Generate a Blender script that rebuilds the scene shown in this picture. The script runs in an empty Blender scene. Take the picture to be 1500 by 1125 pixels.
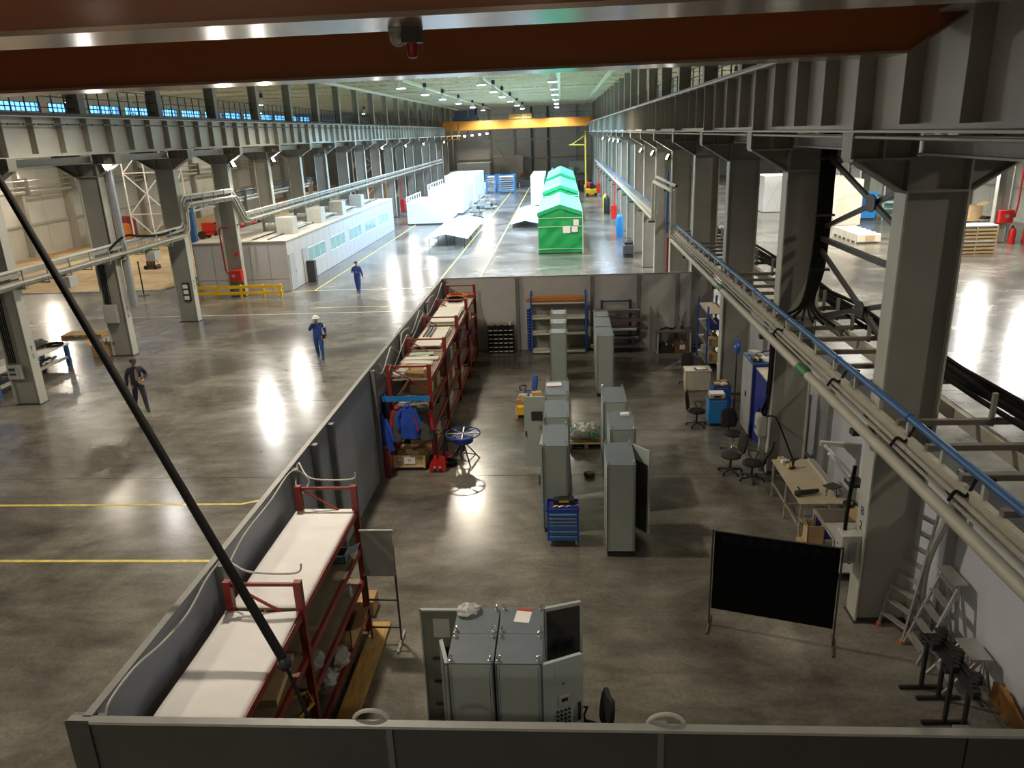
import bpy, bmesh, math, random
from mathutils import Vector, Matrix
random.seed(7)
S = bpy.context.scene
COL = S.collection
R = math.radians

# ---------------------------------------------------------------- camera
EYE = 8.3
cam_d = bpy.data.cameras.new('camera'); cam = bpy.data.objects.new('camera', cam_d); COL.objects.link(cam)
cam_d.sensor_width = 36.0; cam_d.lens = 1115.324 / 1500 * 36; cam_d.clip_end = 600; cam_d.clip_start = 0.05
yaw, pit, rol = -0.0731049519, 0.318422636, -0.0392363535
_f = Vector((math.sin(yaw)*math.cos(pit), math.cos(yaw)*math.cos(pit), -math.sin(pit)))
_r = Vector((math.cos(yaw), -math.sin(yaw), 0)); _u = _r.cross(_f)
_rr = _r*math.cos(rol) + _u*math.sin(rol); _uu = -_r*math.sin(rol) + _u*math.cos(rol)
_m = Matrix((_rr, _uu, -_f)).transposed().to_4x4(); _m.translation = (0, 0, EYE)
cam.matrix_world = _m
S.camera = cam
# ---------------------------------------------------------------- sky seen through the windows
W = bpy.data.worlds.new('evening_sky'); S.world = W; W.use_nodes = True
W.node_tree.nodes['Background'].inputs[0].default_value = (0.10, 0.36, 0.85, 1)
W.node_tree.nodes['Background'].inputs[1].default_value = 1.1
S.view_settings.view_transform = 'Standard'; S.view_settings.look = 'None'
S.view_settings.gamma = 1.0; S.view_settings.use_curve_mapping = False
S.view_settings.exposure = 2.2
S.cycles.use_denoising = True
S.cycles.max_bounces = 8; S.cycles.diffuse_bounces = 4; S.cycles.glossy_bounces = 4
S.cycles.transparent_max_bounces = 8
S.cycles.sample_clamp_indirect = 8.0
COOL = (0.56, 0.76, 1.0); WARM = (1.0, 0.88, 0.70)
POW = dict(far=1500, near=1080, back=340, flood=270, right=2300, left=800)

# ---------------------------------------------------------------- materials
MATS = {}
def mat(name, col, rough=0.6, metal=0.0, var=0.08, scale=6.0, bump=0.0, col2=None, spec=0.5, coat=0.0, trans=0.0, emit=None, alpha=1.0, detail=4.0, stretch=None):
    if name in MATS: return MATS[name]
    m = bpy.data.materials.new(name); m.use_nodes = True; nt = m.node_tree
    b = nt.nodes['Principled BSDF']
    b.inputs['Roughness'].default_value = rough; b.inputs['Metallic'].default_value = metal
    b.inputs['Specular IOR Level'].default_value = spec
    b.inputs['Coat Weight'].default_value = coat; b.inputs['Coat Roughness'].default_value = 0.12
    b.inputs['Transmission Weight'].default_value = trans; b.inputs['Alpha'].default_value = alpha
    c = (*col, 1)
    if emit:
        b.inputs['Emission Color'].default_value = (*emit[0], 1); b.inputs['Emission Strength'].default_value = emit[1]
    tc = nt.nodes.new('ShaderNodeTexCoord'); mp = nt.nodes.new('ShaderNodeMapping')
    nt.links.new(tc.outputs['Object'], mp.inputs['Vector'])
    if stretch: mp.inputs['Scale'].default_value = stretch
    nz = nt.nodes.new('ShaderNodeTexNoise'); nz.inputs['Scale'].default_value = scale; nz.inputs['Detail'].default_value = detail
    nt.links.new(mp.outputs['Vector'], nz.inputs['Vector'])
    rp = nt.nodes.new('ShaderNodeValToRGB')
    lo = tuple(max(0, x*(1-var)) for x in col) if col2 is None else col2
    hi = tuple(min(1, x*(1+var)) for x in col)
    rp.color_ramp.elements[0].position = 0.3; rp.color_ramp.elements[0].color = (*lo, 1)
    rp.color_ramp.elements[1].position = 0.7; rp.color_ramp.elements[1].color = (*hi, 1)
    nt.links.new(nz.outputs['Fac'], rp.inputs['Fac']); nt.links.new(rp.outputs['Color'], b.inputs['Base Color'])
    if bump:
        bp = nt.nodes.new('ShaderNodeBump'); bp.inputs['Strength'].default_value = bump; bp.inputs['Distance'].default_value = 0.02
        nt.links.new(nz.outputs['Fac'], bp.inputs['Height']); nt.links.new(bp.outputs['Normal'], b.inputs['Normal'])
    MATS[name] = m
    return m

def floor_mat():
    m = bpy.data.materials.new('polished_concrete'); m.use_nodes = True; nt = m.node_tree; b = nt.nodes['Principled BSDF']
    g = nt.nodes.new('ShaderNodeNewGeometry')
    def noise(scale, detail, dist=0.0, sc=(1, 1, 1)):
        mp = nt.nodes.new('ShaderNodeMapping'); mp.inputs['Scale'].default_value = sc
        nt.links.new(g.outputs['Position'], mp.inputs['Vector'])
        n = nt.nodes.new('ShaderNodeTexNoise'); n.inputs['Scale'].default_value = scale; n.inputs['Detail'].default_value = detail
        n.inputs['Distortion'].default_value = dist; n.inputs['Roughness'].default_value = 0.62
        nt.links.new(mp.outputs['Vector'], n.inputs['Vector']); return n
    big = noise(0.28, 6, 0.6); fine = noise(1.5, 7, 0.25, (0.6, 1.5, 1)); grit = noise(14, 4)
    def ramp(n, p0, c0, p1, c1):
        r = nt.nodes.new('ShaderNodeValToRGB'); r.color_ramp.elements[0].position = p0; r.color_ramp.elements[0].color = (*c0, 1)
        r.color_ramp.elements[1].position = p1; r.color_ramp.elements[1].color = (*c1, 1)
        nt.links.new(n.outputs['Fac'], r.inputs['Fac']); return r
    r1 = ramp(big, 0.36, (0.092, 0.082, 0.070), 0.66, (0.262, 0.240, 0.204))
    r2 = ramp(fine, 0.3, (0.60, 0.60, 0.60), 0.70, (1.15, 1.15, 1.15))
    r3 = ramp(grit, 0.3, (0.80, 0.80, 0.80), 0.7, (1.12, 1.12, 1.12))
    def mul(a, c):
        x = nt.nodes.new('ShaderNodeMix'); x.data_type = 'RGBA'; x.blend_type = 'MULTIPLY'; x.inputs['Factor'].default_value = 1
        nt.links.new(a, x.inputs[6]); nt.links.new(c, x.inputs[7]); return x.outputs[2]
    nt.links.new(mul(mul(r1.outputs[0], r2.outputs[0]), r3.outputs[0]), b.inputs['Base Color'])
    rr = nt.nodes.new('ShaderNodeMapRange'); rr.inputs['From Min'].default_value = 0.3; rr.inputs['From Max'].default_value = 0.7
    rr.inputs['To Min'].default_value = 0.17; rr.inputs['To Max'].default_value = 0.26
    nt.links.new(big.outputs['Fac'], rr.inputs['Value']); nt.links.new(rr.outputs[0], b.inputs['Roughness'])
    b.inputs['Specular IOR Level'].default_value = 0.62
    bp = nt.nodes.new('ShaderNodeBump'); bp.inputs['Strength'].default_value = 0.05; bp.inputs['Distance'].default_value = 0.02
    nt.links.new(big.outputs['Fac'], bp.inputs['Height']); nt.links.new(bp.outputs['Normal'], b.inputs['Normal'])
    MATS['floor'] = m; return m
FLOOR = floor_mat()
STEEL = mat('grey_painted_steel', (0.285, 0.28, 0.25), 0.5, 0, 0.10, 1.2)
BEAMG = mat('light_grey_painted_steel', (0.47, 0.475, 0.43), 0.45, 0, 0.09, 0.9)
TIE = mat('pale_steel', (0.42, 0.42, 0.38), 0.5)
ORANGE = mat('crane_orange_paint', (0.33, 0.095, 0.026), 0.35, 0, 0.05, 1.5, coat=0.25)
YELLOW_CR = mat('crane_yellow_paint', (0.50, 0.17, 0.012), 0.45)
FLANGE = mat('flange_reflection_tint', (0.34, 0.25, 0.19), 0.22, 0.35, 0.10, 3, stretch=(0.3, 6, 6))  # paler than the orange web: reflection of the bright hall put into the colour
GAP = mat('joint_bed_grey', (0.05, 0.046, 0.042), 0.9)  # dark bed that shows in the slab joints
YLINE = mat('yellow_floor_paint', (0.62, 0.50, 0.10), 0.45, 0, 0.25, 5)
WPAINT = mat('white_floor_paint', (0.6, 0.6, 0.56), 0.45, 0, 0.25, 5)
SAND = mat('sandy_earth', (0.50, 0.36, 0.20), 0.95, 0, 0.2, 0.8, 0.6, detail=8)
DECK = mat('cream_roof_deck', (0.58, 0.56, 0.36), 0.7, 0, 0.06, 2)
TRUSS = mat('cream_truss_paint', (0.66, 0.66, 0.52), 0.6)
PANELW = mat('off_white_wall_panel', (0.62, 0.61, 0.57), 0.6, 0, 0.05, 0.8)
PANELG = mat('grey_wall_panel', (0.48, 0.47, 0.44), 0.6, 0, 0.06, 0.8)
PART_IN = mat('blue_grey_partition_panel', (0.30, 0.33, 0.38), 0.5, 0, 0.05, 1.5)
PART_FAR = mat('grey_white_partition_panel', (0.46, 0.45, 0.44), 0.55, 0, 0.05, 1.5)
PART_W = mat('white_partition_panel', (0.56, 0.58, 0.63), 0.5, 0, 0.04, 1.5)
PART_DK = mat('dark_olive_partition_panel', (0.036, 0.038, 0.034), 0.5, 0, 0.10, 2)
TRIMG = mat('grey_trim', (0.26, 0.26, 0.245), 0.45)
POSTG = mat('partition_post_grey', (0.17, 0.17, 0.17), 0.5)
BLACK = mat('black_rubber', (0.012, 0.012, 0.012), 0.6)
BLACKP = mat('black_plastic', (0.02, 0.02, 0.021), 0.45)
CABLE = mat('black_cable', (0.006, 0.0055, 0.005), 0.75, spec=0.2)
REDR = mat('red_rack_paint', (0.22, 0.022, 0.016), 0.45, 0, 0.15, 3)
RED = mat('red_paint', (0.55, 0.02, 0.015), 0.4)
BLUE = mat('blue_paint', (0.015, 0.10, 0.42), 0.4, 0, 0.06)
BLUEL = mat('bright_blue_paint', (0.02, 0.22, 0.58), 0.4, 0, 0.06)
NAVY = mat('navy_paint', (0.02, 0.03, 0.22), 0.4)
BLUEP = mat('blue_pipe_paint', (0.03, 0.11, 0.30), 0.4)
GREEN = mat('green_tarpaulin', (0.01, 0.36, 0.10), 0.55, 0, 0.16, 1.6, 0.25)
GREENL = mat('pale_green_tarpaulin', (0.12, 0.60, 0.36), 0.5, 0, 0.08, 1.6, 0.2)
GREENP = mat('green_paint', (0.02, 0.15, 0.05), 0.45)
WHITE = mat('white_paint', (0.80, 0.80, 0.80), 0.45, 0, 0.03)
PAPER = mat('white_paper', (0.80, 0.78, 0.78), 0.7, 0, 0.04, 3, 0.15)
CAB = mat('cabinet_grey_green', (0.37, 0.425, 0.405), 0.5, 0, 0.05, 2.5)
CABTOP = mat('cabinet_lid_shade_grey', (0.135, 0.16, 0.195), 0.42, 0.0, 0.06, 5)  # darker than the body: dim grazing reflection of the tops put into the colour
CABIN = mat('cabinet_inner_zinc', (0.20, 0.20, 0.17), 0.45, 0.3, 0.1, 4)
CHROME = mat('bright_zinc', (0.62, 0.62, 0.60), 0.25, 0.9)
WOOD = mat('plywood', (0.52, 0.37, 0.20), 0.65, 0, 0.14, 3, 0.1, stretch=(1, 8, 1))
PINE = mat('yellow_pine_board', (0.48, 0.29, 0.09), 0.6, 0, 0.25, 2, 0.1, stretch=(14, 1.2, 1))
CARD = mat('cardboard', (0.42, 0.27, 0.13), 0.8, 0, 0.10, 4)
CARDL = mat('pale_cardboard', (0.56, 0.40, 0.22), 0.8, 0, 0.10, 4)
PLY2 = mat('shelf_chipboard', (0.26, 0.21, 0.14), 0.7, 0, 0.12, 6)
BEIGE = mat('beige_laminate', (0.52, 0.49, 0.40), 0.5)
CREAMP = mat('cream_pipe_paint', (0.40, 0.385, 0.32), 0.45, 0, 0.07, 3)
ALU = mat('brushed_aluminium', (0.50, 0.49, 0.46), 0.35, 0.6)
YEL = mat('safety_yellow_paint', (0.85, 0.52, 0.01), 0.45)
GLASS = mat('window_glass', (0.9, 0.95, 1.0), 0.03, 0, 0, trans=1.0)
CLEARP = mat('clear_plastic_wrap', (0.75, 0.76, 0.76), 0.25, 0, 0.1, 30, 0.5, trans=0.5)
DKGLASS = mat('dark_screen_glass', (0.02, 0.022, 0.025), 0.12)
SKIN = mat('skin', (0.48, 0.28, 0.20), 0.6)
COVERALL = mat('blue_coverall_cloth', (0.02, 0.055, 0.26), 0.8, 0, 0.15, 9, 0.2)
DKCOAT = mat('dark_navy_cloth', (0.022, 0.020, 0.045), 0.85, 0, 0.15, 9, 0.2)
BLUECLOTH = mat('royal_blue_cloth', (0.015, 0.065, 0.42), 0.85, 0, 0.2, 8, 0.3)
REDCLOTH = mat('red_cloth', (0.35, 0.02, 0.03), 0.85, 0, 0.2, 8, 0.3)
GREYCLOTH = mat('grey_cloth', (0.08, 0.08, 0.08), 0.9)
DKSTEEL = mat('dark_steel', (0.06, 0.058, 0.055), 0.45, 0.3)
RUST = mat('rusty_brown_metal', (0.16, 0.085, 0.05), 0.7, 0.2, 0.3, 4)
ORNG = mat('orange_cable_jacket', (0.55, 0.14, 0.03), 0.5)
TEALP = mat('teal_green_plastic', (0.16, 0.44, 0.30), 0.5)
GREYPL = mat('light_grey_plastic', (0.42, 0.42, 0.39), 0.5)
TAN = mat('tan_timber', (0.60, 0.44, 0.24), 0.7, 0, 0.12, 3)
TAPE = mat('silver_reflective_tape', (0.6, 0.6, 0.58), 0.3)

# ---------------------------------------------------------------- mesh helpers
class MB:
    def __init__(s): s.v = []; s.f = []; s.m = []; s.cur = 0
    def _add(s, vs, fs):
        n = len(s.v); s.v += [tuple(v) for v in vs]; s.f += [tuple(i+n for i in f) for f in fs]; s.m += [s.cur]*len(fs); return s
    def mi(s, i): s.cur = i; return s
    def box(s, x0, x1, y0, y1, z0, z1, M=None):
        vs = [(x0,y0,z0),(x1,y0,z0),(x1,y1,z0),(x0,y1,z0),(x0,y0,z1),(x1,y0,z1),(x1,y1,z1),(x0,y1,z1)]
        if M is not None: vs = [M @ Vector(v) for v in vs]
        return s._add(vs, [(3,2,1,0),(4,5,6,7),(0,1,5,4),(1,2,6,5),(2,3,7,6),(3,0,4,7)])
    def cbox(s, c, d, rz=0, rx=0, ry=0):
        M = Matrix.Translation(c) @ Matrix.Rotation(rz, 4, 'Z') @ Matrix.Rotation(ry, 4, 'Y') @ Matrix.Rotation(rx, 4, 'X')
        return s.box(-d[0]/2, d[0]/2, -d[1]/2, d[1]/2, -d[2]/2, d[2]/2, M)
    def bar(s, p, q, w, h=None, up=(0, 0, 1)):
        p = Vector(p); q = Vector(q); d = q-p; L = d.length
        if L < 1e-6: return s
        y = d/L; u = Vector(up)
        if abs(u.dot(y)) > 0.99: u = Vector((1, 0, 0))
        x = y.cross(u).normalized(); z = x.cross(y)
        M = Matrix((x, y, z)).transposed().to_4x4(); M.translation = p
        h = h or w
        return s.box(-w/2, w/2, 0, L, -h/2, h/2, M)
    def tube(s, pts, r, n=8, closed=False, caps=True):
        pts = [Vector(p) for p in pts]; N = len(pts); rs = r if isinstance(r, (list, tuple)) else [r]*N
        rings = []; pu = None
        for i, p in enumerate(pts):
            a = pts[i-1] if (i or closed) else p; b = pts[(i+1) % N] if (i < N-1 or closed) else p
            t = (b-a)
            t = t.normalized() if t.length > 1e-9 else Vector((0, 0, 1))
            if pu is None: pu = Vector((0, 0, 1)) if abs(t.z) < 0.9 else Vector((1, 0, 0))
            u = (pu - t*pu.dot(t))
            u = u.normalized() if u.length > 1e-6 else t.orthogonal().normalized()
            pu = u; w = t.cross(u)
            rings.append([p + (u*math.cos(2*math.pi*k/n) + w*math.sin(2*math.pi*k/n))*rs[i] for k in range(n)])
        vs = [v for g in rings for v in g]; fs = []
        for i in range(N-1 if not closed else N):
            j = (i+1) % N
            for k in range(n): fs.append((i*n+k, i*n+(k+1) % n, j*n+(k+1) % n, j*n+k))
        if caps and not closed: fs += [tuple(range(n-1, -1, -1)), tuple((N-1)*n+k for k in range(n))]
        return s._add(vs, fs)
    def cyl(s, p, q, r, n=12, r2=None): return s.tube([p, q], [r, r if r2 is None else r2], n)
    def lathe(s, prof, n=16, c=(0, 0, 0), M=None):
        c = Vector(c); vs = []; fs = []; N = len(prof)
        for r, z in prof:
            for k in range(n):
                v = Vector((r*math.cos(2*math.pi*k/n), r*math.sin(2*math.pi*k/n), z))
                if M is not None: v = M @ v
                vs.append(v + c)
        for i in range(N-1):
            for k in range(n): fs.append((i*n+k, i*n+(k+1) % n, (i+1)*n+(k+1) % n, (i+1)*n+k))
        fs += [tuple(range(n-1, -1, -1)), tuple((N-1)*n+k for k in range(n))]
        return s._add(vs, fs)
    def prism(s, poly, a0, a1, axis='y'):
        n = len(poly)
        def P(u, v, a): return {'y': (u, a, v), 'x': (a, u, v), 'z': (u, v, a)}[axis]
        vs = [P(u, v, a0) for u, v in poly] + [P(u, v, a1) for u, v in poly]
        fs = [tuple(range(n)), tuple(range(2*n-1, n-1, -1))] + [(i, i+n, (i+1) % n+n, (i+1) % n) for i in range(n)]
        return s._add(vs, fs)
    def blob(s, c, r, n=10, jit=0.0, rz=0):
        rnd = random.Random(hash((round(c[0], 3), round(c[1], 3), round(c[2], 3), n)) & 0xffff)
        rows = max(4, n//2); vs = []; fs = []
        for i in range(rows+1):
            th = math.pi*i/rows
            for k in range(n):
                ph = 2*math.pi*k/n; j = 1 + rnd.uniform(-jit, jit)
                x = r[0]*math.sin(th)*math.cos(ph)*j; y = r[1]*math.sin(th)*math.sin(ph)*j
                if rz: x, y = x*math.cos(rz)-y*math.sin(rz), x*math.sin(rz)+y*math.cos(rz)
                vs.append((c[0]+x, c[1]+y, c[2]+r[2]*math.cos(th)*j if 0 < i < rows else c[2]+r[2]*math.cos(th)))
        for i in range(rows):
            for k in range(n): fs.append((i*n+k, (i+1)*n+k, (i+1)*n+(k+1) % n, i*n+(k+1) % n))
        return s._add(vs, fs)
    def grid(s, fn, nu, nv):
        vs = [fn(i/nu, j/nv) for j in range(nv+1) for i in range(nu+1)]
        fs = [(j*(nu+1)+i, j*(nu+1)+i+1, (j+1)*(nu+1)+i+1, (j+1)*(nu+1)+i) for j in range(nv) for i in range(nu)]
        return s._add(vs, fs)
    def mesh(s, name, mats):
        me = bpy.data.meshes.new(name); me.from_pydata(s.v, [], s.f)
        for m in (mats if isinstance(mats, (list, tuple)) else [mats]): me.materials.append(m)
        if max(s.m, default=0) > 0: me.polygons.foreach_set('material_index', s.m)
        bm = bmesh.new(); bm.from_mesh(me); bmesh.ops.recalc_face_normals(bm, faces=bm.faces); bm.to_mesh(me); bm.free()
        return me
    def build(s, name, mats, parent=None, smooth=False, bevel=0.0, loc=None, rz=0):
        me = s.mesh(name, mats)
        o = bpy.data.objects.new(name, me); COL.objects.link(o); o.parent = parent
        if loc: o.location = loc
        if rz: o.rotation_euler.z = rz
        if smooth: shade(me)
        if bevel:
            b = o.modifiers.new('edge', 'BEVEL'); b.width = bevel; b.segments = 1; b.limit_method = 'ANGLE'
        return o
def shade(me, ang=0.7):
    me.polygons.foreach_set('use_smooth', [True]*len(me.polygons))
    try: me.set_sharp_from_angle(angle=ang)
    except Exception: pass
def inst(src, parent=None, loc=None, rot=None, scale=None, name=None):
    o = src.copy(); COL.objects.link(o); o.parent = parent
    if name: o.name = name
    if loc is not None: o.location = loc
    if rot is not None: o.rotation_euler = rot
    if scale is not None: o.scale = scale
    return o
def link_mesh(name, me, parent=None, loc=(0, 0, 0), rot=None, scale=None):
    o = bpy.data.objects.new(name, me); COL.objects.link(o); o.parent = parent; o.location = loc
    if rot is not None: o.rotation_euler = rot
    if scale is not None: o.scale = scale
    return o
def thing(name, label, cat, loc=(0, 0, 0), rz=0, group=None):
    o = bpy.data.objects.new(name, None); COL.objects.link(o); o.empty_display_size = 0.1
    o.location = loc; o.rotation_euler = (0, 0, rz); o['label'] = label; o['category'] = cat
    if group: o['group'] = group
    return o
def tag(o, label, cat, group=None):
    o['label'] = label; o['category'] = cat
    if group: o['group'] = group
    return o
def struct(o, label=None):
    o['kind'] = 'structure'
    if label: o['label'] = label
    return o
def clone(root, loc, rz=0, label=None):
    r = root.copy(); COL.objects.link(r); r.location = loc; r.rotation_euler = (0, 0, rz)
    if label: r['label'] = label
    for ch in list(root.children):
        c = ch.copy(); COL.objects.link(c); c.parent = r
        for g in list(ch.children):
            d = g.copy(); COL.objects.link(d); d.parent = c
    return r
ORD = ['nearest', 'second', 'third', 'fourth', 'fifth', 'sixth', 'seventh', 'eighth', 'ninth', 'tenth', 'eleventh', 'twelfth', 'thirteenth',
       'fourteenth', 'fifteenth', 'sixteenth', 'seventeenth', 'eighteenth', 'nineteenth', 'twentieth', 'twenty-first', 'twenty-second']
def text_part(name, txt, size, m, parent, loc, rot, ext=0.004):
    cu = bpy.data.curves.new(name, 'FONT'); cu.body = txt; cu.size = size; cu.extrude = ext; cu.align_x = 'CENTER'; cu.align_y = 'CENTER'
    t = bpy.data.objects.new(name, cu); COL.objects.link(t)
    me = bpy.data.meshes.new_from_object(t.evaluated_get(bpy.context.evaluated_depsgraph_get()))
    bpy.data.objects.remove(t)
    me.materials.clear(); me.materials.append(m)
    return link_mesh(name, me, parent, loc, rot)
def spot(name, loc, tgt, power, col, size, radius=0.2, parent=None, blend=0.6):
    l = bpy.data.lights.new(name, 'SPOT'); l.energy = power; l.color = col; l.spot_size = size; l.spot_blend = blend; l.shadow_soft_size = radius
    o = bpy.data.objects.new(name, l); COL.objects.link(o)
    o.location = loc; o.rotation_euler = (Vector(tgt)-Vector(loc)).to_track_quat('-Z', 'Y').to_euler()
    return o
# ================================================================ THE HALL
PITCH = 6.04
def CY(k): return 11.6 + PITCH*k          # near face of column k
YFAR = 138.4; YBACK = -13.0; XLW = -43.6; XRW = 36.5; ZR = 14.6
# ---- floor: dark joint bed with concrete slabs laid on it
fl = struct(MB().box(XLW, XRW, YBACK, YFAR, -0.30, -0.03).build('floor', GAP), 'polished grey concrete hall floor')
xs = [XLW, -37.5, -31.0, -24.2, -17.35, -4.95, 6.15, 11.8, 17.6, 23.4, 29.2, XRW]
ys = [YBACK, -0.5, 5.55, 17.68, 23.7, 29.75, 36.0, 44.4] + [44.4 + 12.08*i for i in range(1, 8)] + [YFAR]
_slab = {}
for i in range(len(xs)-1):
    for j in range(len(ys)-1):
        if xs[i+1] <= -24.1 and ys[j] >= 44.3: continue
        g = 0.009
        w = round(xs[i+1]-xs[i], 3); d = round(ys[j+1]-ys[j], 3)
        if (w, d) not in _slab: _slab[(w, d)] = MB().box(g, w-g, g, d-g, -0.03, 0).mesh('floor_slab', FLOOR)
        link_mesh('floor_slab', _slab[(w, d)], fl, (xs[i], ys[j], 0))
def sand_fn(u, v):
    x = XLW + (-24.2-XLW)*u; y = 44.4 + (YFAR-44.4)*v
    return (x, y, 0.05 + 0.07*math.sin(x*0.9+1.3*math.sin(y*0.37))*math.sin(y*0.6) * min(1, u*6, (1-u)*12, v*20))
sd = MB().grid(sand_fn, 40, 120).build('sand_bed', SAND, fl, True); sd['kind'] = 'stuff'; sd['label'] = 'bare sandy earth of the unfinished bay floor'
struct(MB().box(-24.32, -24.15, 44.4, YFAR, -0.03, 0.05).box(XLW, -24.32, 44.3, 44.45, -0.03, 0.05).build('kerb', TIE, fl))
# painted lines
def line(x0, x1, y0, y1, m=YLINE): MB().box(x0, x1, y0, y1, 0.0, 0.004).build('floor_marking', m, fl)
line(-5.12, -5.02, 36.2, 130); line(-7.50, -7.40, 30.2, 130)
line(-14.5, -14.4, 43.0, 120); line(-24, -7.9, 16.12, 16.21)
line(-24, -6.0, 13.55, 13.64); line(-14.4, -5, 43.0, 43.08, WPAINT); line(-15.8, -14.5, 43.0, 43.1)
MB().prism([(-7.9, 16.12), (-7.1, 16.5), (-7.1, 16.6), (-7.9, 16.21)], 0, 0.004, 'z').build('floor_marking', YLINE, fl)
line(-13.2, -8.5, 38.3, 38.37); line(-24, -7.6, 37.0, 37.06, WPAINT)
# ---- ceiling: deck with ribs, trusses below
ce = struct(MB().box(XLW-0.3, XRW+0.3, YBACK, YFAR, ZR, ZR+0.2).build('ceiling', DECK), 'cream profiled roof deck')
rib = MB().box(-0.07, 0.07, 0, YFAR-32, -0.14, 0).mesh('purlin', TRUSS)
for x in [XLW + 1.6 + 2.97*i for i in range(27)]: link_mesh('purlin', rib, ce, (x, 32, ZR))
def truss_mesh(span):
    a = MB(); n = 12; z0 = 12.55; z1 = ZR-0.14
    a.bar((0, 0, z0), (span, 0, z0), 0.26, 0.22); a.bar((0, 0, z1), (span, 0, z1), 0.26, 0.2)
    b = MB()
    for i in range(n):
        xa = span*i/n; xb = span*(i+0.5)/n; xc = span*(i+1)/n
        b.bar((xa, 0, z0), (xb, 0, z1), 0.08); b.bar((xb, 0, z1), (xc, 0, z0), 0.08)
    return a.mesh('chord', TRUSS), b.mesh('web', TRUSS)
ch_m, wb_m = truss_mesh(23.5)
for k in range(5, 21):
    for bx, word in ((-18.3, 'middle'), (-42.4, 'left'), (5.6, 'right')):
        t = thing('roof_truss', '%s cream roof truss over the %s bay' % (ORD[k-5], word), 'truss', (bx, CY(k)+0.2, 0), group='roof trusses')
        link_mesh('chord', ch_m, t); link_mesh('web', wb_m, t)
for x in (-17.6, -11.9, -5.9, -0.1, 3.8):
    tag(MB().box(x-0.12, x+0.12, 36, YFAR, 12.30, 12.48).build('roof_runner', TRUSS),
        'pale steel runner under the roof trusses, %s' % {-17.6: 'outermost left', -11.9: 'beside the left lamp row', -5.9: 'beside the middle lamp row', -0.1: 'beside the right lamp row', 3.8: 'outermost right'}[x], 'beam', 'roof runners')
# ---- outer walls
def wall_long(name, X, sgn, z_lo, z_hi, label):
    w = struct(MB().box(min(X, X+sgn*0.3), max(X, X+sgn*0.3), YBACK, YFAR, -0.3, z_lo).box(min(X, X+sgn*0.3), max(X, X+sgn*0.3), YBACK, YFAR, z_hi, ZR+0.2).build(name, PANELW), label)
    return w
wl = wall_long('wall_left', XLW, -1, 11.45, 12.2, 'off-white panelled wall of the left bay')
wr = wall_long('wall_right', XRW, 1, 11.45, 12.2, 'off-white panelled wall of the right bay')
nwin = 0
pier = {}
for X, sgn, w in ((XLW, -1, wl), (XRW, 1, wr)):
    ks = range(-4, 21)
    for k in ks:
        y0 = CY(k)-0.1; a = y0+0.7; b = y0+PITCH-0.35
        MB().box(min(X, X+sgn*0.3), max(X, X+sgn*0.3), b, a+PITCH, 11.45, 12.2).build('pier', PANELW, w)
        if k < 5: continue
        nwin += 1
        wn = MB()
        for i in range(9):
            yy = a + (b-a)*i/8; wn.box(X-0.03, X+0.03, yy-0.035, yy+0.035, 11.45, 12.2)
        wn.box(X-0.03, X+0.03, a, b, 11.45, 11.50).box(X-0.03, X+0.03, a, b, 12.15, 12.2)
        o = struct(wn.build('window_%d' % nwin, DKSTEEL), 'high strip window in the %s wall' % ('left' if sgn < 0 else 'right'))
        for i in range(8):
            MB().box(X+sgn*0.02, X+sgn*0.03, a+(b-a)*i/8+0.03, a+(b-a)*(i+1)/8-0.03, 11.5, 12.15).build('pane', GLASS, o)
    # pilasters and cladding panels of the wall
    pil = MB().box(-0.28, 0.28, -0.2, 0.2, 0, 11.2).mesh('pilaster', STEEL if sgn > 0 else mat('left_pilaster_grey', (0.42, 0.41, 0.37), 0.6))
    pan = MB().box(-0.03, 0.03, 0.02, 2.98, 0.02, 2.2).mesh('panel', PANELW)
    girt = MB().box(-0.08, 0.08, 0, PITCH, -0.09, 0.09).mesh('girt', TIE)
    for k in range(2, 21):
        link_mesh('pilaster', pil, w, (X - sgn*0.3, CY(k)+0.2, 0))
        for z in (2.6, 7.0): link_mesh('girt', girt, w, (X-sgn*0.1, CY(k), z))
        if 4 <= k <= 14:
            for h in range(2):
                for r in range(3): link_mesh('panel', pan, w, (X - sgn*0.02, CY(k)+0.1+3.0*h, 0.3+2.24*r))
# ---- far wall with cladding, posts, roller door
wf = struct(MB().box(XLW-0.3, XRW+0.3, YFAR, YFAR+0.3, -0.3, 13.4).box(XLW-0.3, XRW+0.3, YFAR, YFAR+0.3, 14.3, ZR+0.2)
            .box(XLW-0.3, 8, YFAR, YFAR+0.3, 13.4, 14.3).box(30, XRW+0.3, YFAR, YFAR+0.3, 13.4, 14.3).build('wall_far', PANELG), 'grey panelled end wall of the hall')
for x in (-36, -30, -24, -18.3, -12.3, -8.0, -5.0, -2.2, 2.8, 8, 14, 20, 26):
    MB().box(x-0.2, x+0.2, YFAR-0.35, YFAR, 0, 12.4).build('post', DKSTEEL if x in (-5.0, -2.2) else STEEL, wf)
for z in (4.0, 7.1, 9.6): MB().box(-18, 5, YFAR-0.45, YFAR-0.1, z-0.12, z+0.12).build('girt', TIE if z == 7.1 else STEEL, wf)
pnl = MB().box(0.05, 2.95, 0, 0.04, 0.05, 2.9).mesh('panel', PANELG)
for i in range(8):
    for r in range(4): link_mesh('panel', pnl, wf, (-18.2+3.0*i, YFAR-0.05, 0.1+3.05*r))
dr = struct(MB().box(-4.7, -4.6, YFAR-0.3, YFAR-0.05, 0, 5.8).box(-2.5, -2.4, YFAR-0.3, YFAR-0.05, 0, 5.8).box(-4.7, -2.4, YFAR-0.3, YFAR-0.05, 5.7, 5.9).build('door_1', TIE), 'beige sectional roller door in the end wall')
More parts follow.
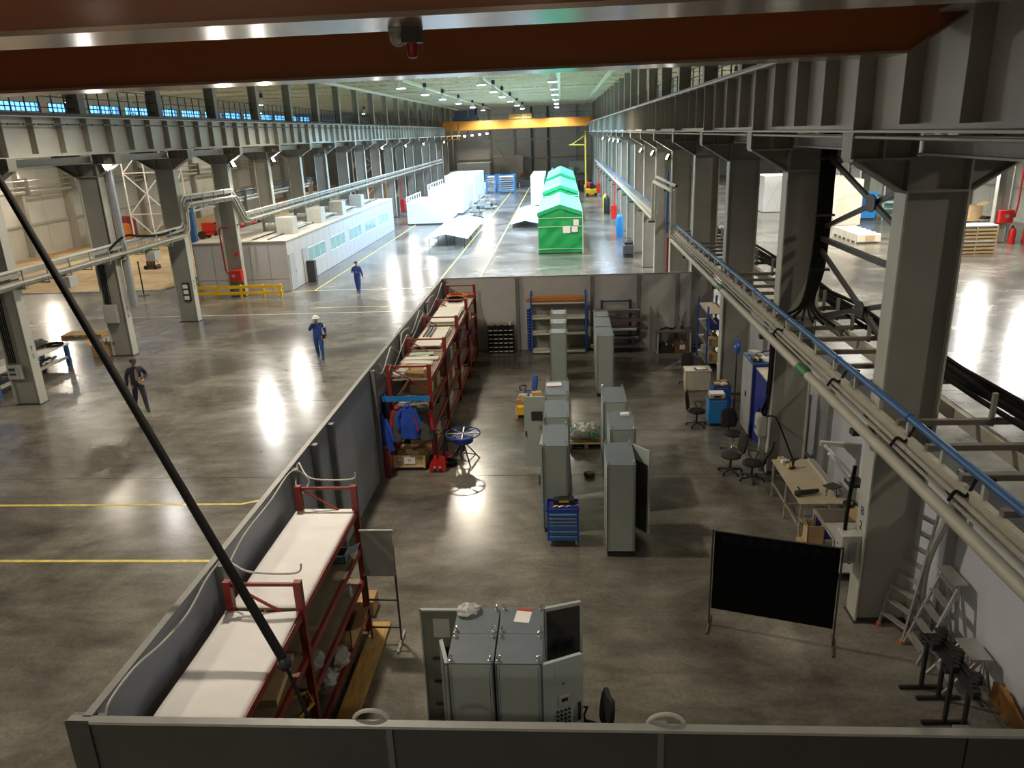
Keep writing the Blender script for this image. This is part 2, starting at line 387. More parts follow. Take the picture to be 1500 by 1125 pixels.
sec = MB().box(0, 2.1, 0, 0.06, 0.03, 0.9).mesh('door_section', mat('door_beige', (0.50, 0.42, 0.34), 0.6))
for i in range(6): link_mesh('door_section', sec, dr, (-4.6, YFAR-0.25, 0.03+0.94*i))
MB().box(-3.75, -3.25, YFAR-0.29, YFAR-0.25, 1.6, 1.8).build('exit_sign_plate', TEALP, dr)
for i, x in enumerate((8.6, 13.9, 19.2, 24.6)):
    nwin += 1
    o = struct(MB().box(x, x+5.2, YFAR, YFAR+0.1, 13.4, 13.46).box(x, x+5.2, YFAR, YFAR+0.1, 14.24, 14.3).box(x-0.05, x+0.05, YFAR, YFAR+0.1, 13.4, 14.3).box(x+2.5, x+2.6, YFAR, YFAR+0.1, 13.4, 14.3).build('window_%d' % nwin, DKSTEEL), 'high window in the end wall of the right bay')
    for q in (0, 2.55): MB().box(x+0.05+q, x+2.5+q, YFAR+0.04, YFAR+0.05, 13.46, 14.24).build('pane', GLASS, o)
wb_ = struct(MB().box(XLW-0.3, XRW+0.3, YBACK-0.3, YBACK, -0.3, ZR+0.2).build('wall_back', PANELG), 'wall behind the photographer')

# ================================================================ COLUMNS
def col_meshes(zt):
    sh = {}
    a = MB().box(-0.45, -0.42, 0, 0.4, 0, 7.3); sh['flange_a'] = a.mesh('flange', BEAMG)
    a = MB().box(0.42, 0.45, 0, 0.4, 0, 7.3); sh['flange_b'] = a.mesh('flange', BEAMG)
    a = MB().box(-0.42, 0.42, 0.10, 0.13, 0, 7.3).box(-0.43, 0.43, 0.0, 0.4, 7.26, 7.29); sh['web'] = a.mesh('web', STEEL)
    a = MB().box(-0.48, 0.48, -0.03, 0.43, 0, 0.03); sh['base_plate'] = a.mesh('base_plate', DKSTEEL)
    # head: tapered gussets either side, cap plate
    a = MB().prism([(-1.15, 7.72), (1.15, 7.72), (0.45, 7.28), (-0.45, 7.28)], 0.17, 0.21, 'y')
    a.prism([(-1.2, 7.75), (-1.2, 7.72), (-0.45, 7.25), (-0.45, 7.28)], 0.0, 0.4).prism([(1.2, 7.72), (1.2, 7.75), (0.45, 7.28), (0.45, 7.25)], 0.0, 0.4)
    a.box(-1.25, 1.25, -0.02, 0.42, 7.72, 7.76).box(-0.44, -0.41, 0.0, 0.4, 7.28, 7.72).box(0.41, 0.44, 0.0, 0.4, 7.28, 7.72)
    sh['head'] = a.mesh('head', STEEL)
    a = MB()
    for s in (-1, 1):
        x0, x1 = (-1.28, -0.35) if s < 0 else (0.35, 1.28)
        a.box(x0, x0+0.03, 0, 0.4, 7.76, 8.10).box(x1-0.03, x1, 0, 0.4, 7.76, 8.10).box(x0, x1, 0.18, 0.22, 7.76, 8.10).box(x0, x1, -0.02, 0.42, 8.09, 8.12)
        a.box((x0+x1)/2-0.02, (x0+x1)/2+0.02, 0.0, 0.4, 7.76, 8.1)
    sh['bearing_block'] = a.mesh('bearing_block', STEEL)
    a = MB().box(-0.25, -0.22, 0.0, 0.4, 8.1, zt).box(0.22, 0.25, 0.0, 0.4, 8.1, zt).box(-0.22, 0.22, 0.18, 0.21, 8.1, zt)
    sh['upper_shaft'] = a.mesh('upper_shaft', STEEL)
    return sh
CM = col_meshes(12.5)
XC = {'right': 5.40, 'left': -18.50, 'far right': 29.35}
def column(row, k, label):
    t = thing('steel_column', label, 'column', (XC[row], CY(k), 0), group='%s row of columns' % row)
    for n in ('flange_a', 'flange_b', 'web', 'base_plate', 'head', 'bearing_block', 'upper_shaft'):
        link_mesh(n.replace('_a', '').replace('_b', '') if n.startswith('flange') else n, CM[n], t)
    return t
cols = {}
for k in range(-1, 21):
    n = ORD[k] if k >= 0 else None
    if k >= 0: cols['right', k] = column('right', k, '%s grey steel column in the row right of the workshop enclosure' % n)
    if k >= 2: cols['left', k] = column('left', k, '%s grey steel column from the left edge in the row beyond the open floor' % ORD[k-2])
    if k >= 5 and k <= 14: cols['far right', k] = column('far right', k, '%s grey steel column at the far side of the right bay' % ORD[k-5])
# column lettering
for k, (a, b) in {2: ('1', '5'), 3: ('T', '6')}.items():
    pass
def letters(row, k, s, x, y, z, rot, size=0.22, gap=0.27):
    for i, c in enumerate(s): text_part('stencilled_letter', c, size, BLACKP, cols[row, k], (x, y, z-gap*i), rot)
letters('left', 2, 'T5', 0.452, 0.2, 1.95, (R(90), 0, R(90))); letters('left', 3, 'T6', 0.452, 0.2, 1.95, (R(90), 0, R(90)))
letters('right', 0, 'B2', -0.452, 0.2, 2.05, (R(90), 0, R(-90)))
letters('left', 4, 'T7', 0.452, 0.2, 1.95, (R(90), 0, R(90)))

# ================================================================ CRANE RUNWAYS
def runway(label, xw, s, y0, y1, stiff=True):
    # s: +1 when the hall side (stiffener side shown) is towards -x
    t = thing('runway_beam', label, 'beam', (xw, 0, 8.12))
    MB().box(-0.015, 0.015, y0, y1, 0.03, 1.26).build('web', BEAMG, t)
    MB().box(-0.26, 0.26, y0, y1, 0.0, 0.03).build('bottom_flange', BEAMG, t)
    MB().box(-0.28, 0.28, y0, y1, 1.26, 1.30).build('top_flange', BEAMG, t)
    MB().box(-0.05, 0.05, y0, y1, 1.30, 1.42).build('crane_rail', DKSTEEL, t)
    if stiff:
        st = MB().box(-0.24, -0.015, -0.008, 0.008, 0.10, 1.26).box(0.015, 0.24, -0.008, 0.008, 0.10, 1.26).mesh('stiffener', STEEL)
        sb = MB().box(-0.26, -0.015, -0.02, 0.02, 0.03, 1.26).box(0.015, 0.26, -0.02, 0.02, 0.03, 1.26).mesh('bearing_stiffener', STEEL)
        y = CY(-1)+0.2; i = 0
        while y < y1:
            if y > y0: link_mesh('bearing_stiffener' if i % 4 == 0 else 'stiffener', sb if i % 4 == 0 else st, t, (0, y, 0))
            y += PITCH/4; i += 1
    return t
rwR = runway('long grey crane runway beam on the right, nearest the camera', 4.44, 1, -6, YFAR-1)
rwL = runway('long grey crane runway beam across the left side of the hall', -17.52, -1, 4, YFAR-1)
runway('crane runway beam on the outer side of the right columns, facing the right bay', 6.36, 1, -6, YFAR-1, False)
runway('crane runway beam on the outer side of the left columns, facing the left bay', -19.48, 1, 4, YFAR-1, False)
# conduit under the right beam, cable hangers on left
MB().tube([(4.16-4.44, -6, -0.06), (4.16-4.44, YFAR-2, -0.06)], 0.022, 6).build('conduit', TIE, rwR)
cb = MB()
y = 6.0
while y < 100:
    cb.box(0.25, 0.29, y, y+0.55, 1.0, 1.06); y += 0.755
cb.box(0.22, 0.25, 4, 120, 1.02, 1.05)
cb.build('cable_clip_rail', DKSTEEL, rwL)
# tie beams below the runway, one per bay
tm = MB().box(-0.02, 0.02, 0.42, PITCH-0.02, 7.80, 8.04).box(-0.1, 0.1, 0.42, PITCH-0.02, 8.02, 8.05).box(-0.1, 0.1, 0.42, PITCH-0.02, 7.79, 7.82).mesh('tie', TIE)
for k in range(0, 20):
    tag(link_mesh('tie_beam', tm, None, (XC['right'] - 0.28, CY(k), 0)), 'pale tie beam, %s bay of the right column row' % ORD[k], 'beam', 'right tie beams')
    if k >= 1: tag(link_mesh('tie_beam', tm, None, (XC['left'] + 0.28, CY(k), 0)), 'pale tie beam, %s bay of the left column row' % ORD[k-1], 'beam', 'left tie beams')
tag(link_mesh('tie_beam', tm, None, (XC['right'] - 0.28, CY(-1), 0)), 'pale tie beam leaving the picture at the right edge', 'beam', 'right tie beams')
# catwalk railings on the runways
def railing(label, x, y0, y1, dens):
    t = thing('catwalk_railing', label, 'railing', (x, 0, 9.42))
    pm = MB().box(-0.02, 0.02, -0.02, 0.02, 0, 1.15).mesh('baluster', DKSTEEL)
    for z in (0.38, 0.76, 1.13): MB().box(-0.018, 0.018, y0, y1, z-0.018, z+0.018).build('rail', DKSTEEL, t)
    MB().box(-0.35, 0.35, y0, y1, -0.05, 0.0).build('walkway_plate', DKSTEEL, t)
    y = y0
    while y < y1: link_mesh('baluster', pm, t, (0, y, 0)); y += dens
railing('dark catwalk railing above the left runway beam', -18.55, 18, 118, 0.755)
railing('dark catwalk railing above the right runway beam', 5.55, 18, 118, 1.51)

# ================================================================ LAMPS
shade_m = MB().lathe([(0.05, 0.62), (0.12, 0.6), (0.14, 0.36), (0.17, 0.34), (0.30, 0.18), (0.36, 0.0), (0.34, 0.0), (0.27, 0.17), (0.02, 0.3)], 16).mesh('reflector', mat('lamp_reflector', (0.72, 0.74, 0.78), 0.25, 0.2, 0))
box_m = MB().lathe([(0.15, 0.60), (0.15, 0.92), (0.10, 0.96), (0.03, 1.0)], 12).mesh('ballast_housing', BLACKP)
rod_m = MB().cyl((0, 0, 0.95), (0, 0, ZR-11.56), 0.02, 6).mesh('hanger', BLACKP)
def lens_mesh(name, col, st): return MB().lathe([(0.02, -0.03), (0.30, -0.01), (0.31, 0.03), (0.02, 0.04)], 16).mesh('lens', mat(name, (0.9, 0.9, 0.9), 0.4, emit=(col, st)))
lens_far = lens_mesh('cool_lamp_lens', COOL, 22); lens_near = lens_mesh('warm_lamp_lens', WARM, 14)
def bay_lamp(x, y, power, col, lens, label, grp, z=11.55, size=150):
    t = thing('high_bay_lamp', label, 'lamp', (x, y, z), group=grp)
    for n, m in (('reflector', shade_m), ('ballast_housing', box_m), ('hanger', rod_m), ('lens', lens)): link_mesh(n, m, t)
    l = spot('lamp_light', (0, 0, -0.06), (0, 0, -1), power, col, R(size), 0.28, blend=0.5); l.parent = t
    return t
ROWS = {'left': -11.2, 'middle': -5.5, 'right': -0.5}
LY = [57.0, 67.0, 77.0, 89.0, 103.0, 117.0]
for rn, x in ROWS.items():
    for i, y in enumerate(LY):
        bay_lamp(x, y, POW['far'], COOL, lens_far, '%s high-bay lamp of the %s ceiling row' % (ORD[i], rn), 'ceiling lamps in view')
for i, (x, y, p) in enumerate(((-11.2, 25, 0.85), (-5.5, 39, 1.2), (-11.2, 45, 0.7), (-5.5, 14, 0.8), (-0.5, 47, .8))):
    bay_lamp(x, y, POW['near']*p, WARM, lens_near, 'warm high-bay lamp above the crane, %s from the camera' % ['second', 'third', 'fourth', 'nearest', 'farthest'][i], 'ceiling lamps hidden by the crane')
for i, (x, y, p) in enumerate(((-5.5, -4, 1.0), (-11.2, 1, 0.7), (-0.5, -9, 1.0), (-11.2, -10, 0.7))):
    bay_lamp(x, y, POW['back']*p, WARM, lens_near, 'warm high-bay lamp behind the photographer, %s' % ['middle row', 'left row', 'right row', 'farthest back'][i], 'ceiling lamps behind the camera')
for i, (x, y) in enumerate(((13.5, 8), (13.5, 26))):  # unseen lamps, added to brighten the right-bay sides of the columns
    bay_lamp(x, y, POW['right']*0.22, WARM, lens_near, 'added fill lamp over the near part of the right bay, %s' % ['nearer', 'farther'][i], 'added right bay fill lamps')
for i, (x, y) in enumerate(((13.5, 40), (20, 52), (13.5, 64), (20, 78), (13.5, 94), (20, 110))):
    bay_lamp(x, y, POW['right'], (1.0, 0.96, 0.88), lens_near, 'high-bay lamp over the right bay, %s from the camera' % ORD[i], 'right bay lamps')
for i, (x, y) in enumerate(((-29, 12), (-27, 40), (-35, 56), (-27, 72), (-35, 92), (-27, 110))):
    bay_lamp(x, y, POW['left'], WARM, lens_near, 'high-bay lamp over the left bay, %s from the camera' % ORD[i], 'left bay lamps')
# wall floods on columns
fl_box = MB().box(-0.18, 0.18, -0.06, 0.06, -0.13, 0.13).box(-0.02, 0.02, 0.05, 0.22, -0.02, 0.02).mesh('housing', DKSTEEL)
fl_len = MB().box(-0.16, 0.16, -0.075, -0.06, -0.11, 0.11).mesh('lens', mat('flood_lens', (0.9, 0.9, 0.9), 0.4, emit=((1.0, 0.95, 0.85), 30)))
def flood(x, y, z, aim, power, col, label, size=172):
    t = thing('flood_light', label, 'flood light', (x, y, z), rz=math.atan2(aim[1], aim[0]) + math.pi/2, group='column flood lights')
    h = link_mesh('housing', fl_box, t, rot=(R(-25), 0, 0)); link_mesh('lens', fl_len, h)
    if power:
        l = spot('flood_lamp_light', (0, -0.1, -0.05), (0, -1.1, -0.55), power, col, R(size), 0.16, blend=0.25); l.parent = t
for k, z, p in ((3, 7.6, 0.9), (5, 7.2, 1.3), (6, 7.25, 1.0), (11, 7.3, 1), (13, 7.3, 1), (15, 7.3, 1), (18, 7.3, 1)):
    flood(-17.82, CY(k)+0.2, z, (1, 0.0), POW['flood']*p, (1.0, 0.95, 0.86), 'lit flood light on the %s column of the left row' % ORD[k-2])
for k in (9, 10, 11, 13):
    flood(4.75, CY(k)+0.2, 7.3, (-1, 0), POW['flood']*0.6, COOL, 'lit flood light on the %s column of the right row' % ORD[k])
for k in (4, 5, 6):
    flood(4.80, CY(k)+0.2, 7.0, (-1, 0), 0, COOL, 'switched-off flood light on the %s column of the right row' % ORD[k])
flood(-42.83, 60.2, 7.45, (1, -0.3), POW['flood']*1.6, WARM, 'glaring flood light on the wall of the left bay')
for k in (6, 7, 8): flood(28.75, CY(k)+0.2, 6.0, (-1, 0), POW['flood']*2.2, (1, 0.96, 0.88), 'flood light facing the right bay, %s column along' % ORD[k-5])
for i in range(4): flood(-16.6+1.3*i, YFAR-0.7, 8.0+0.1*i, (0, -1), POW['flood']*0.35, WARM, '%s flood light from the left on the end wall' % ['first', 'second', 'third', 'fourth'][i])
# ================================================================ BRIDGE CRANES
def bridge_crane(name, label, y1, y2, gw, m_web, m_fl, zb=9.0, ztop=10.5):
    t = thing(name, label, 'crane', (0, 0, 0))
    prof = [(-16.9, zb), (3.85, zb), (4.75, zb+0.58), (5.0, zb+0.58), (5.0, ztop), (-18.0, ztop), (-18.0, zb+0.58), (-17.8, zb+0.58)]
    for y in (y1, y2):
        g = MB().prism(prof, y+0.1, y+gw-0.1, 'y').build('girder', m_web, t)
        b = MB()
        for (xa, za), (xb, zb_) in (((-17.8, zb+0.58), (-16.9, zb)), ((-16.9, zb), (3.85, zb)), ((3.85, zb), (4.75, zb+0.58))):
            b.prism([(xa, za-0.025), (xb, zb_-0.025), (xb, zb_+0.005), (xa, za+0.005)], y, y+gw, 'y')
        b.build('bottom_flange', m_fl, g)
        MB().box(-18.0, 5.0, y, y+gw, ztop, ztop+0.03).build('top_flange', m_web, g)
    for x in (4.44, -17.52):
        MB().box(x-0.2, x+0.2, y1-0.9, y2+gw+0.6, zb+0.62, zb+1.1).build('end_truck', m_web, t)
        for y in (y1-0.6, y2+gw+0.3):
            MB().tube([(x-0.07, y, zb+0.76), (x+0.07, y, zb+0.76)], 0.22, 14).build('wheel', DKSTEEL, t)
    return t
cr = bridge_crane('overhead_crane', 'orange-brown overhead crane spanning the hall above the camera', 4.9, 9.38, 0.62, ORANGE, FLANGE)
MB().box(-10, -8.2, 5.0, 10.0, 10.55, 11.4).build('trolley', BLUE, cr)
wl_ = thing('warning_light', 'red warning beacon under the nearest crane girder', 'lamp', (-0.97, 5.42, 8.975))
MB().box(-0.06, 0.07, -0.05, 0.05, -0.09, 0).build('socket', DKSTEEL, wl_)
MB().lathe([(0.036, -0.09), (0.036, -0.16), (0.03, -0.175), (0.01, -0.182)], 14).build('lens', mat('red_lens', (0.5, 0.01, 0.02), 0.15, trans=0.4), wl_, True)
wl2 = thing('bulkhead_lamp', 'clear round bulkhead lamp beside the red beacon', 'lamp', (-1.06, 5.42, 8.975))
MB().lathe([(0.062, -0.02), (0.062, 0.0)], 14).build('base', GREYPL, wl2)
MB().lathe([(0.058, -0.02), (0.056, -0.06), (0.044, -0.09), (0.02, -0.105), (0.005, -0.108)], 14).build('globe', mat('clear_glass', (0.8, 0.8, 0.75), 0.1, trans=0.7), wl2, True)
# far crane
fc = bridge_crane('overhead_crane', 'bright yellow-orange overhead crane across the far end of the hall', 119.4, 122.6, 0.7, YELLOW_CR, YELLOW_CR, 8.95, 10.2)
tr = MB().box(-16.2, -12.5, 119.8, 123, 10.3, 10.75).box(-15.8, -14.2, 120, 122.4, 10.75, 11.75).box(-13.8, -12.8, 120.2, 121.6, 10.75, 11.8).build('trolley', mat('slate_blue_machine', (0.05, 0.07, 0.12), 0.5), fc)
MB().cyl((-12.6, 120.3, 10.9), (-12.6, 120.3, 11.9), 0.2, 8).build('hoist_motor', BLACKP, tr)
sg = MB().box(-7.7, -4.3, 119.30, 119.36, 10.28, 10.98).build('name_board', mat('board_yellow', (0.62, 0.30, 0.04), 0.5), fc)
text_part('lettering', 'DEMAG', 0.52, BLACKP, sg, (-6.6, 119.29, 10.66), (R(90), 0, 0))
text_part('lettering', '32/5 t', 0.48, BLACKP, sg, (-5.05, 119.29, 10.66), (R(90), 0, 0))
hd = MB()
for i in range(24): hd.box(-17+0.93*i, -16.96+0.93*i, 119.3, 119.34, 10.2, 10.95)
hd.box(-17, 4.4, 119.3, 119.34, 10.9, 10.95).build('handrail', DKSTEEL, fc)
pl_ = MB()
for x in (-17.6, -16.4, -15.3):
    pl_.box(x-0.05, x+0.05, 119.5, 119.6, 7.7, 9.6)
for z in (7.7, 8.25, 8.9): pl_.box(-17.6, -15.3, 119.5, 119.6, z-0.05, z+0.05)
pl_.box(-17.6, -15.3, 119.5, 121, 7.6, 7.68)
pl_.build('access_cage', YELLOW_CR, fc)
hk = MB().tube([(-14.1, 121, 9.0), (-14.1, 121, 8.75), (-14.0, 121, 8.6), (-14.12, 121, 8.45), (-14.3, 121, 8.55)], 0.07, 6)
hk.build('hook', BLACKP, fc)
# black pendant cable that swings from the crane down to the near rack
pc = thing('pendant_cable', 'long black pendant cable stretching diagonally down to the near rack', 'cable', (-3.36, 7.30, 2.53))
A = Vector((-8.47, 11.4, 7.9)); B = Vector((0, 0, 0)) ; base = Vector((-3.36, 7.30, 2.53))
A2 = base + (A-base)*1.42
MB().tube([B, (A2-base)*0.25, (A2-base)*0.5, (A2-base)*0.75, (A2-base)], [0.056, 0.055, 0.053, 0.051, 0.05], 10).build('sleeve', CABLE, pc, True)
MB().tube([(0.0, 0, 0), (0.03, -0.03, -0.06), (0.06, -0.06, -0.10)], [0.075, 0.085, 0.05], 10).build('cable_gland', BLACKP, pc, True)
MB().tube([(0.06, -0.06, -0.10), (0.2, -0.2, -0.28), (0.34, -0.36, -0.46), (0.36, -0.5, -0.62)], 0.022, 8).build('tail', CABLE, pc, True)

# ================================================================ WORKSHOP ENCLOSURE
HP = 2.97
def partition(label, axis, c, cuts, m, face, inner=1, postm=None):
    t = thing('partition_wall', label, 'partition', (0, 0, 0))
    for a, b in zip(cuts[:-1], cuts[1:]):
        if axis == 'y': MB().box(c-0.03, c+0.03, a+0.012, b-0.012, 0.0, HP-0.03).build('panel', m, t)
        else: MB().box(a+0.012, b-0.012, c-0.03, c+0.03, 0.0, HP-0.03).build('panel', m, t)
    for a in cuts:
        if axis == 'y':
            x0, x1 = (c+0.03, c+0.15) if inner > 0 else (c-0.15, c-0.03)
            MB().box(x0, x1, a-0.06, a+0.06, 0, HP-0.05).box(x0-0.02, x1+0.06, a-0.1, a+0.1, 0, 0.015).build('post', postm or POSTG, t)
        else:
            y0, y1 = (c+0.03, c+0.12) if inner > 0 else (c-0.12, c-0.03)
            MB().box(a-0.07, a+0.07, y0, y1, 0, HP-0.03).build('post', postm or POSTG, t)
    a, b = cuts[0], cuts[-1]
    if axis == 'y': MB().box(c-0.045, c+0.045, a-0.05, b+0.05, HP-0.03, HP).build('top_cap', TRIMG, t)
    else: MB().box(a-0.05, b+0.05, c-0.045, c+0.045, HP-0.03, HP).build('top_cap', TRIMG, t)
    return t
partition('long blue-grey partition between the enclosure and the open floor', 'y', -4.78, [5.9, 8.73, 11.79, 12.89, 13.95, 17.5, 21.0, 25.4, 29.45], PART_IN, None)
partition('off-white back partition at the far end of the enclosure', 'x', 29.55, [-4.72, -1.82, 1.11, 2.91, 4.41, 5.0], PART_FAR, None, -1)
partition('white partition along the right side of the enclosure', 'y', 6.40, [5.9, 8.6, 11.5, 14.5, 17.5, 20.5, 23.6, 26.6, 29.5], PART_W, None, -1, mat('grey_post', (0.30, 0.30, 0.30), 0.5))
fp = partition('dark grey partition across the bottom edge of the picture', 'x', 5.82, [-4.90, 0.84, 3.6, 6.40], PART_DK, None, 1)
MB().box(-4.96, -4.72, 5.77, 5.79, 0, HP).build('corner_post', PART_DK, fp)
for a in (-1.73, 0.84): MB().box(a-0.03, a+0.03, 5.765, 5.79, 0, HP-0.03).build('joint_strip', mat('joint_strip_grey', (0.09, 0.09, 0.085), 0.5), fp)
for a in (-1.93, 0.90): MB().tube([(a+0.17*math.cos(math.pi*i/10), 5.90, 2.93+0.12*math.sin(math.pi*i/10)) for i in range(11)], 0.022, 6).build('lifting_bow', GREYPL, fp, True)
# cables draped along the left partition top
def drape(pts, r=0.012, n=6, sub=6):
    out = []
    P = [Vector(p) for p in pts]
    for i in range(len(P)-1):
        p0 = P[max(0, i-1)]; p1 = P[i]; p2 = P[i+1]; p3 = P[min(len(P)-1, i+2)]
        for k in range(sub):
            t = k/sub
            out.append(0.5*((2*p1)+(p2-p0)*t+(2*p0-5*p1+4*p2-p3)*t*t+(3*p1-p0-3*p2+p3)*t*t*t))
    out.append(P[-1]); return MB().tube(out, r, n)
def cable(label, pts, m, r=0.012, cat='cable', sub=6):
    return tag(drape(pts, r, sub=sub).build('cable', m, None, True), label, cat)
wc = mat('white_cable', (0.55, 0.54, 0.50), 0.5)
rz_ = random.Random(3)
cable('white cable draped along the top of the near partition panels', [(-4.70, 6.0, 2.8), (-4.70, 6.1, 2.93)] + [(-4.71+rz_.uniform(-.01, .01), y, 2.86+0.08*math.sin(y*3.1)) for y in (6.6, 7.2, 7.8, 8.4)] + [(-4.62, 8.75, 3.0), (-4.5, 8.75, 2.9), (-4.2, 8.6, 2.88), (-3.6, 8.58, 2.88), (-3.52, 8.62, 3.0)], wc, 0.014)
cable('thin white cable looping over the second partition post', [(-4.69, 8.9, 2.75), (-4.69, 9.6, 2.9), (-4.69, 10.6, 2.9), (-4.66, 11.6, 2.97), (-4.45, 11.75, 2.7), (-4.6, 11.5, 2.55), (-4.66, 11.9, 2.98), (-4.3, 11.45, 2.9), (-3.6, 11.4, 2.9), (-3.52, 11.42, 3.02)], wc, 0.013)
pts = [(-4.68, 17.6, 2.9)]
for i, y in enumerate((18.3, 18.9, 19.6, 20.3, 21.0, 21.7, 22.4, 23.2, 24.0, 24.8, 25.6, 26.4, 27.2, 28.0, 28.8)):
    pts.append((-4.66+0.07*(i % 2), y, (2.93 if i % 3 else 2.60)))
cable('white cable hanging in loops along the far part of the left partition', pts, wc, 0.016)
cable('second white cable sagging beside the far rack posts', [(-4.62, 18.0, 2.95), (-4.5, 18.2, 2.5), (-4.4, 18.2, 2.85), (-4.62, 19.6, 2.4), (-4.5, 20.9, 2.9), (-4.6, 22.2, 2.5), (-4.5, 23.6, 2.9), (-4.6, 25, 2.55), (-4.45, 26.2, 2.9)], wc, 0.013)

# ================================================================ PIPE RACK ALONG THE RIGHT COLUMNS
YA, YB = 1.5, 33.6
pp = thing('pipe', 'thick cream pipe with a green band running past the right columns', 'pipe', (0, 0, 0))
bands = [14.35, 14.95]
MB().tube([(4.70, YA, 3.61), (4.70, bands[0], 3.62)], 0.09, 12).build('run', CREAMP, pp, True)
MB().tube([(4.70, bands[0], 3.62), (4.70, bands[1], 3.62)], 0.094, 12).build('green_band', GREENP, pp, True)['label'] = 'dark green paint band'
MB().tube([(4.70, bands[1], 3.62), (4.70, YB-0.1, 3.64), (4.70, YB, 3.7), (4.70, YB, 5.6), (4.70, YB+0.1, 5.7), (4.70, 40.5, 5.65), (4.70, 40.7, 5.5), (4.70, 40.75, 3.85), (4.7, 40.9, 3.75), (4.70, 110, 4.3)], 0.09, 10).build('run', CREAMP, pp, True)
MB().tube([(4.70, 22.6, 3.64), (4.70, 23.2, 3.64)], 0.094, 12).build('green_band', GREENP, pp, True)
for k in range(0, 17):
    z = 3.42 if k < 4 or k > 4 else 5.5
    MB().box(4.62, 4.948, CY(k)+0.12, CY(k)+0.28, z+0.02, z+0.11).build('bracket', DKSTEEL, pp)
bp_ = thing('pipe', 'slim blue pipe on stubs running above the cream pipe', 'pipe', (0, 0, 0))
MB().tube([(4.85, YA, 4.27), (4.85, YB, 4.27)], 0.055, 10).build('run', BLUEP, bp_, True)
MB().tube([(4.85, 40.8, 4.30), (4.85, 110, 4.6)], 0.055, 8).build('run', BLUEP, bp_, True)
st_ = MB().box(-0.03, 0.03, -0.03, 0.03, -0.23, -0.05).mesh('stub', TIE); co_ = MB().tube([(0, -0.05, 0), (0, 0.05, 0)], 0.066, 10).mesh('coupling', BLUEP)
y = 2.2
while y < 33:
    link_mesh('stub', st_, bp_, (4.85, y, 4.27)); y += 1.02
for y in (4.3, 7.3, 10.4, 13.3, 16.4, 19.3, 22.4, 25.4): link_mesh('coupling', co_, bp_, (4.85, y, 4.27))
lad = thing('cable_ladder', 'ladder-like steel cable tray on the right columns', 'cable tray', (0, 0, 0))
for x, w in ((4.84, 0.045), (6.02, 0.05)):
    for a, b in ((YA, YB), (40.8, 108)): MB().box(x-w, x+w, a, b, 3.80, 4.02).build('side_rail', CREAMP, lad)
for x, z in ((4.72, 3.93), (4.66, 3.86)): MB().box(x-0.015, x+0.015, YA, YB, z-0.015, z+0.015).build('conduit', CREAMP, lad)
rg = MB().box(4.84, 6.65, -0.045, 0.045, 4.03, 4.11).mesh('rung', mat('brown_grey_steel', (0.15, 0.135, 0.11), 0.55)); pt_ = MB().box(-0.03, 0.03, -0.03, 0.03, 4.0, 4.5).mesh('tray_post', STEEL)
y = 2.35
while y < 33.4:
    if not any(abs(y-(CY(k)+0.2)) < 0.3 for k in range(0, 5)):
        link_mesh('rung', rg, lad, (0, y, 0)); link_mesh('tray_post', pt_, lad, (6.16, y, 0))
    y += 0.93
rg2 = MB().box(4.84, 5.0, -0.03, 0.03, 4.0, 4.3).mesh('rung', TIE)
y = 41.2
while y < 105: link_mesh('rung', rg2, lad, (0, y, 0)); y += 0.9
for i in range(7):
    r_ = random.Random(40+i); x0 = 6.30+0.07*i; z0 = 4.17 + 0.05*(i % 3)
    pts = [(x0+r_.uniform(-.04, .04), YA+1.6*j, z0+r_.uniform(-.03, .05)) for j in range(20)]
    tag(drape(pts, 0.045, 6, 2).build('power_cable', CABLE, None, True), 'heavy black power cable on the right cable tray, %s from the hall' % ORD[i].replace('nearest', 'first'), 'cable', 'black cables on the tray')
# cable clamps: short dark twists
for i, y in enumerate((6.9, 8.6, 10.3, 13.0, 16.6)):
    tag(drape([(4.60, y, 3.88), (4.70, y+0.05, 3.98), (4.78, y-0.05, 3.97), (4.95, y+0.08, 4.13), (5.15, y+0.05, 4.12)], 0.022, 6).build('cable_tie', CABLE, None, True), 'dark cable loop over the rack conduits, %s from the camera' % ORD[i], 'cable', 'cable loops on the right rack')
# upper jog of the ladder
MB().box(4.80, 4.88, 33.6, 33.68, 3.8, 5.95).box(4.80, 4.88, 33.6, 40.8, 5.85, 5.95).box(4.80, 4.88, 40.72, 40.8, 3.8, 5.95).build('riser_frame', CREAMP, lad)
# black cable bundle down the second column
cbn = thing('cable_bundle', 'thick bundle of black cables strapped to the second right column', 'cable', (5.62, 17.45, 4.1))
for i in range(6):
    x = -0.02+0.055*i
    drape([(x-0.75+0.1*i, -0.6-0.2*i, 0.12), (x-0.3, -0.35, 0.3), (x-0.06, -0.05, 1.0), (x, -0.02, 2.0), (x, -0.02, 3.0), (x, -0.02, 3.95)], 0.034, 6).build('cable', CABLE, cbn, True)
for z in (1.0, 2.2, 3.4): MB().box(-0.06, 0.34, -0.07, 0.06, z, z+0.05).build('strap', DKSTEEL, cbn)
